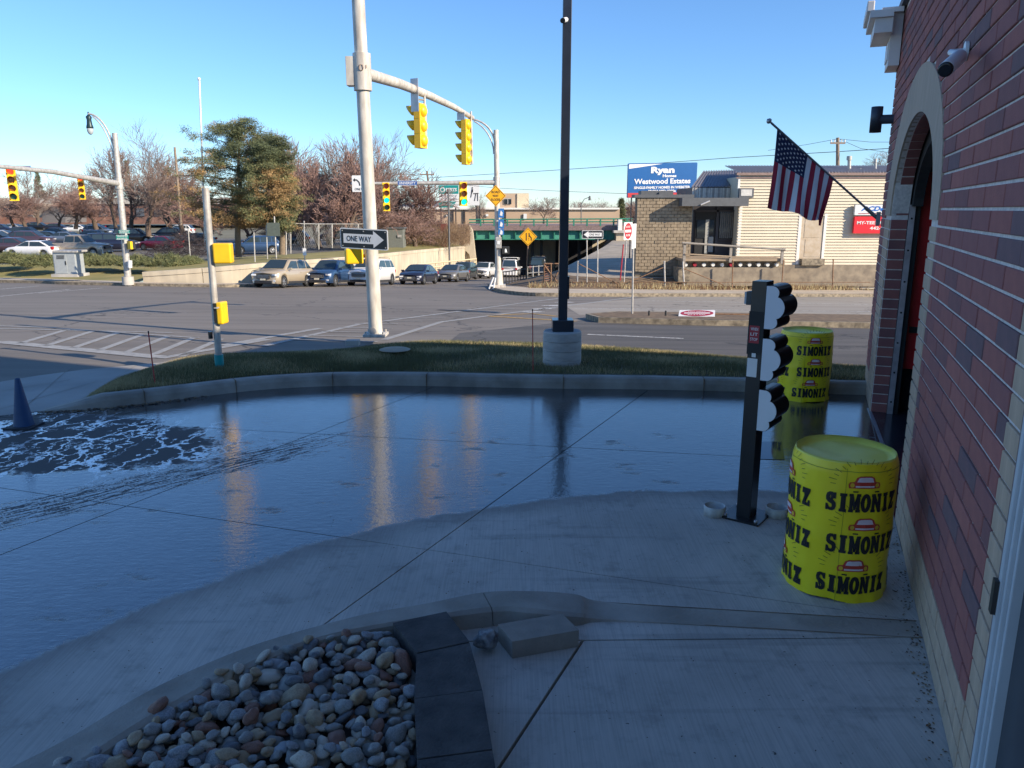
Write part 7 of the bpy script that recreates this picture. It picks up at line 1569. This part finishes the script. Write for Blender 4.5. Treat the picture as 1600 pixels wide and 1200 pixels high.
for a in [('wide', 'grey bare tree just behind the right edge of the pine crown', 470, 385, 210, 94, 2.7, .9), ('wide', 'bare tree standing behind the small white notice, left of the turn sign', 515, 384, 222, 93, .9, .9), ('tall', 'slim bare tree close right of the tall signal pole top section', 590, 384, 200, 95, 3.1, .9), ('red', 'reddish bare tree between the far green signal and the equipment box', 628, 386, 262, 88, 5.6, 1.2),
 ('wide', 'bare tree between the lantern pole and the tall bare tree', 205, 362, 232, 105, 5.1, .9), ('wide', 'bare tree between the wooden pole and the left side of the pine', 268, 362, 250, 104, 2.0, 1.0), ('red', 'low reddish tree behind the tan pickup', 118, 354, 298, 116, 4.6, 1.6), ('red', 'low reddish tree at the far left behind the silver sedan', 40, 354, 300, 116, 1.4, 1.6),('tall', 'tall bare tree with a thick olive trunk behind the car park', 232, 366, 183, 95, 0.3, 1.15), ('wide', 'thin crooked bare tree just left of the left signal pole', 182, 362, 222, 100, 1.7, .7), ('weep', 'bare weeping tree behind the small left signal head', 92, 352, 296, 120, 2.2, 1.5), ('weep', 'bare weeping tree at the left picture edge below the signal head', 22, 354, 288, 118, .6, 1.4),
          ('wide', 'bare tree behind the first parked rows, left of the grey cabinet', 60, 352, 262, 150, 4.1, 1.0), ('red', 'reddish bare tree right of the tall bare tree', 285, 360, 262, 98, 1.1, 1.2), ('red', 'low reddish bare tree filling the gap left of the tall bare tree', 150, 354, 290, 118, 3.3, 1.7),
          ('wide', 'high bare tree crown showing above the right side of the pine', 450, 385, 200, 92, 5.0, .8), ('red', 'reddish bare tree right of the pine in front of the car park', 500, 384, 238, 84, 2.0, 1.0), ('red', 'dense reddish bare tree left of the tall signal pole', 545, 384, 225, 82, .2, .95),
          ('wide', 'broad bare tree directly behind the tall signal pole', 572, 380, 205, 88, 3.6, .85), ('tall', 'large bare tree right of the tall signal pole', 605, 382, 197, 90, 1.2, .95), ('red', 'low reddish tree behind the one way sign', 582, 386, 268, 78, 4.4, 1.0),
          ('red', 'brown bare shrub tree between equipment box and billboard', 650, 386, 322, 84, 2.9, 1.7), ('red', 'bare shrub tree on the bank left of the green bridge', 676, 388, 332, 92, .9, 1.6), ('wide', 'bare tree behind the middle of the bridge railing', 850, 350, 306, 125, .4, 1.3), ('tall', 'slim bare tree between billboards and cream signal pole', 756, 350, 296, 128, 2.6, .9),
          ('wide', 'bare tree right of the dark lamp pole behind the bridge', 905, 350, 314, 150, 1.9, 1.7), ('wide', 'bare tree just left of the small conifer behind the bridge', 945, 350, 315, 160, 3.0, 1.8), ('red', 'bare tree behind the billboard posts', 990, 350, 312, 155, 4.0, 1.8), ('wide', 'bare tree crown rising above the shop roof at the right', 1385, 290, 232, 85, 5.2, 1.2),
          ('tall', 'bare tree in the far left corner behind the factory roof', -10, 350, 270, 170, .9, 1.2), ('wide', 'bare tree behind the factory between the two left signal heads', 120, 350, 278, 185, 2.4, 1.5), ('weep', 'bare tree behind the factory left of the pine', 262, 352, 285, 120, 5.5, 1.3), ('red', 'reddish bare tree under the left edge of the pine', 320, 375, 300, 88, 3.9, 1.5), ('red', 'reddish thicket behind the two pine trunks', 395, 378, 292, 90, 2.1, 1.6), ('red', 'reddish thicket tree low behind the fence', 470, 380, 300, 88, .7, 1.4), ('wide', 'bare tree standing behind the champagne SUV and the fence', 520, 381, 262, 96, 4.8, 1.0)]:
    put_tree(a[0], a[1], a[2], a[3], a[4], a[5], a[6], G1, sx=a[7])
# distant wood line: one mass of small trees
q = MB(); rg = random.Random(2); src = TREES['wide'][1]; 
def wood(mb, x, y, z, s_, sx, n=900):
    for i in range(n):
        a = rg.uniform(0, 6.28); r = rg.random()**.5*sx; h_ = s_*(1-.5*(r/sx)**2)*rg.uniform(.25, 1); p = Vector((x+r*math.cos(a), y+r*math.sin(a), z+h_*.9)); d = Vector((rg.gauss(0, .5), rg.gauss(0, .5), 1)).normalized()*rg.uniform(.5, 1.6); w_ = Vector((.03, 0, 0)); mb.add([p-w_, p+w_, p+d], [(0, 1, 2)])
    mb.add([(x-.12, y, z), (x+.12, y, z), (x+.05, y, z+s_*.6), (x-.05, y, z+s_*.6)], [(0, 1, 2, 3)])
for k in range(150):
    px = -150+k*13+rg.uniform(-6, 6); Y = rg.uniform(230, 330); p = P(px, 330, Y); q.mi(k % 2); wood(q, p.x, Y, -1.8, rg.uniform(5.5, 9.5) if not 640 < px < 830 else rg.uniform(3, 5), rg.uniform(4, 7), 420)
tag(q.build('distant_wood', [mat('far_twig', (.17, .125, .115), .95), mat('far_twig_dark', (.11, .095, .09), .95)], None), 'distant bare wood along the horizon behind every building', 'wood', kind='stuff')

# needle clumps
M_ND = [mat('needles_dark', (.095, .115, .055), .9, var=.25, scale=1), mat('needles_mid', (.18, .185, .08), .9, var=.25, scale=1), mat('needles_brown', (.36, .23, .10), .9, var=.25, scale=1)]
def tuft(mb, c, R_, n, rg, ln=.16, w=.012, up=.3):
    for i in range(n):
        d = Vector((rg.gauss(0, 1), rg.gauss(0, 1), rg.gauss(0, .7)+up)).normalized(); p = c+Vector((rg.gauss(0, R_*.45), rg.gauss(0, R_*.45), rg.gauss(0, R_*.25))); s_ = d.cross(Vector((rg.gauss(0, 1), rg.gauss(0, 1), rg.gauss(0, 1)))).normalized()*w
        l_ = ln*rg.uniform(.7, 1.4); mb.add([p-s_, p+s_, p+d*l_+s_*.3], [(0, 1, 2)])
def pine(label, px, yb, yt, Y, wl, wr, lean, seed, grp):
    rg = random.Random(seed); b_ = P(px, yb, Y); t_ = P(px+lean, yt, Y); mm = mpp(px, (yb+yt)/2, Y); t = thing('pine_tree', label, 'tree', b_, 0, grp); hgt = t_.z-b_.z; cr = MB(); tk = MB()
    axis = [b_.lerp(t_, k/6)+Vector((rg.gauss(0, .12), rg.gauss(0, .12), 0))*(k not in (0,)) for k in range(7)]; tk.tube(axis, [.24, .22, .19, .16, .12, .08, .03], 9)
    nl = 62
    for i in range(nl):
        f = .24+.76*(i+.5)/nl; base_ = b_.lerp(t_, f-.03); a = i*2.4+rg.uniform(-.4, .4); rad = (1-((f-.42)/.64)**2)**.5 if f > .42 else .70+.30*(f-.24)/.18
        rad = max(.12, rad)*rg.uniform(.65, 1.12); ex = (wr if math.cos(a) > 0 else wl)*mm*rad; tip = base_+Vector((math.cos(a)*ex, math.sin(a)*ex*.8, hgt*.05*rg.uniform(-.2, 1)+.25))
        tk.tube([base_, base_.lerp(tip, .5)+UZ*.1, tip], [.07*(1.2-f), .05*(1.2-f)+.008, .012], 5)
        for s_ in range(15):
            k = rg.uniform(.3, 1.05); c = base_.lerp(tip, k)+Vector((rg.gauss(0, .32), rg.gauss(0, .32), rg.gauss(.10, .13)))*(.5+ex*.22)
            br = noise.noise(c*.35+Vector((seed, 0, 0)))+rg.gauss(0, .22)-.12*(f > .75)+(.30 if f < .6 else 0.05); cr.mi(2 if br > .26 else (1 if br > -.05 else 0)); tuft(cr, c, .46, 74, rg, .15, .02, .45)
    tk.build('trunk', mat('pine_bark', (.24, .18, .12), .95, c2=(.15, .115, .08), scale=9, bump=.6), t, rel=True); cr.build('crown', M_ND, t, rel=True)
pine('large spreading pine with dark needles browned at the tips, left of the pair', 373, 402, 193, 60, 92, 62, -2, 3, 'pines beside the car park')
pine('smaller right hand pine of the pair, its crown merging with the larger one', 441, 398, 222, 58, 62, 40, -20, 8, 'pines beside the car park')
def conifer(label, px, yb, yt, Y, w_, seed):
    rg = random.Random(seed); b_ = P(px, yb, Y); hgt = P(px, yt, Y).z-b_.z; mm = mpp(px, yb, Y); t = thing('conifer', label, 'tree', b_, 0, 'distant conifers'); q = MB(); q.tube([b_, b_+UZ*hgt*.95], [.15, .03], 6); q.build('trunk', M_BARK, t, rel=True); q = MB()
    for i in range(240): f = rg.random()**.8; a = rg.uniform(0, 6.28); r = (1-f)*w_*mm*rg.uniform(.5, 1)+.1; q.mi(rg.choice((0, 0, 1))); tuft(q, b_+Vector((r*math.cos(a), r*math.sin(a), hgt*(.1+.9*f))), .3, 16, rg, .5, .04, -.1)
    q.build('crown', M_ND, t, rel=True)
conifer('dark conifer behind the railing just left of the blue billboard', 970, 350, 311, 150, 8, 1); conifer('dark conifer between the two left signal heads', 68, 350, 268, 190, 15, 2); conifer('slender conifer behind the crooked tree at left', 207, 350, 252, 180, 10, 5)
# junipers in front of the car park
JB = [(-14, 411, 396, 30, 56), (22, 413, 390, 36, 56), (70, 416, 394, 32, 54), (140, 414, 393, 28, 55), (172, 413, 396, 24, 55), (214, 414, 397, 26, 54), (262, 416, 394, 34, 53), (296, 411, 401, 14, 54)]
JL = ['juniper at the left picture edge', 'low dark juniper left of the grey cabinet', 'juniper just left of the grey cabinet', 'juniper just right of the grey cabinet', 'juniper between cabinet and left signal pole', 'juniper right behind the left signal pole', 'widest feathery juniper right of the left signal pole', 'small juniper beside the bare post near the pine']
for (px, yb, yt, hw_, Y), lb_ in zip(JB, JL):
    rg = random.Random(px+50); b_ = P(px, yb, Y); mm = mpp(px, yb, Y); t = thing('juniper_bush', lb_, 'shrub', b_, 0, 'low junipers before the car park'); q = MB(); hgt = (yb-yt)*mm*.95
    st_ = MB()
    for k in range(9): a = k*.7; st_.tube([b_+Vector((0, 0, -.1)), b_+Vector((math.cos(a)*hw_*mm*.6, math.sin(a)*.5, hgt*.6))], .02, 4)
    st_.build('stem', M_BARK, t, rel=True)
    for i in range(330):
        a = rg.uniform(0, 6.28); r = rg.random()**.5; c = b_+Vector((math.cos(a)*r*hw_*mm, math.sin(a)*r*1.1, hgt*(1-r*r*.75)*rg.uniform(.3, 1)*(.8+.3*noise.noise(Vector((px+r*3*math.cos(a), a, 0)))))); q.mi(rg.choice((0, 1, 1, 3))); tuft(q, c, .2, 22, rg, .26, .016, .5)
    q.build('foliage', M_ND+[mat('needles_olive', (.13, .15, .06), .9)], t, rel=True)
# brown brush on the bank left of the bridge
q = MB(); rg = random.Random(77)
for i in range(16000):
    f = rg.random(); px = lerp(625, 734, f); Y = rg.uniform(86, 97); yb = 386; h_ = lerp(3.4, 2.6, f)*(.7+.5*noise.noise(Vector((px*.05, Y*.3, 0)))); p = P(px, yb, Y); p.z = -1.75+h_*rg.random()**.8; d = Vector((rg.gauss(0, .6), rg.gauss(0, .6), rg.gauss(.5, .4))).normalized()*rg.uniform(.3, .9); w_ = Vector((.016, 0, 0)); q.mi(rg.randrange(2)); q.add([p-w_, p+w_, p+d], [(0, 1, 2)])
tag(q.build('brush', [mat('brush_tan', (.32, .22, .13), .95), mat('brush_brown', (.20, .13, .085), .95)], None), 'tangled brown winter brush on the bank left of the bridge', 'brush', kind='stuff')
t = thing('brush_pile', 'dark heap of cut branches at the foot of the larger pine', 'brush pile', P(290, 402, 58)); q = MB(); rg = random.Random(5)
for i in range(2600):
    r = rg.gauss(0, .42); c = P(293, 400, 58)+Vector((r*3.6, rg.gauss(0, .8), 0)); h_ = max(0, 1.9*(1-abs(r)*1.0)); c.z += rg.random()*h_; a = rg.uniform(0, 6.28); d = Vector((math.cos(a), math.sin(a)*.6, rg.gauss(0, .5))).normalized()*rg.uniform(.2, .7); w_ = Vector((0, 0, .014)); q.add([c-w_, c+w_, c+d], [(0, 1, 2)])
q.build('branches', mat('branch_dark', (.05, .04, .045), .95), t, rel=True); t.children[0]['kind'] = 'stuff'
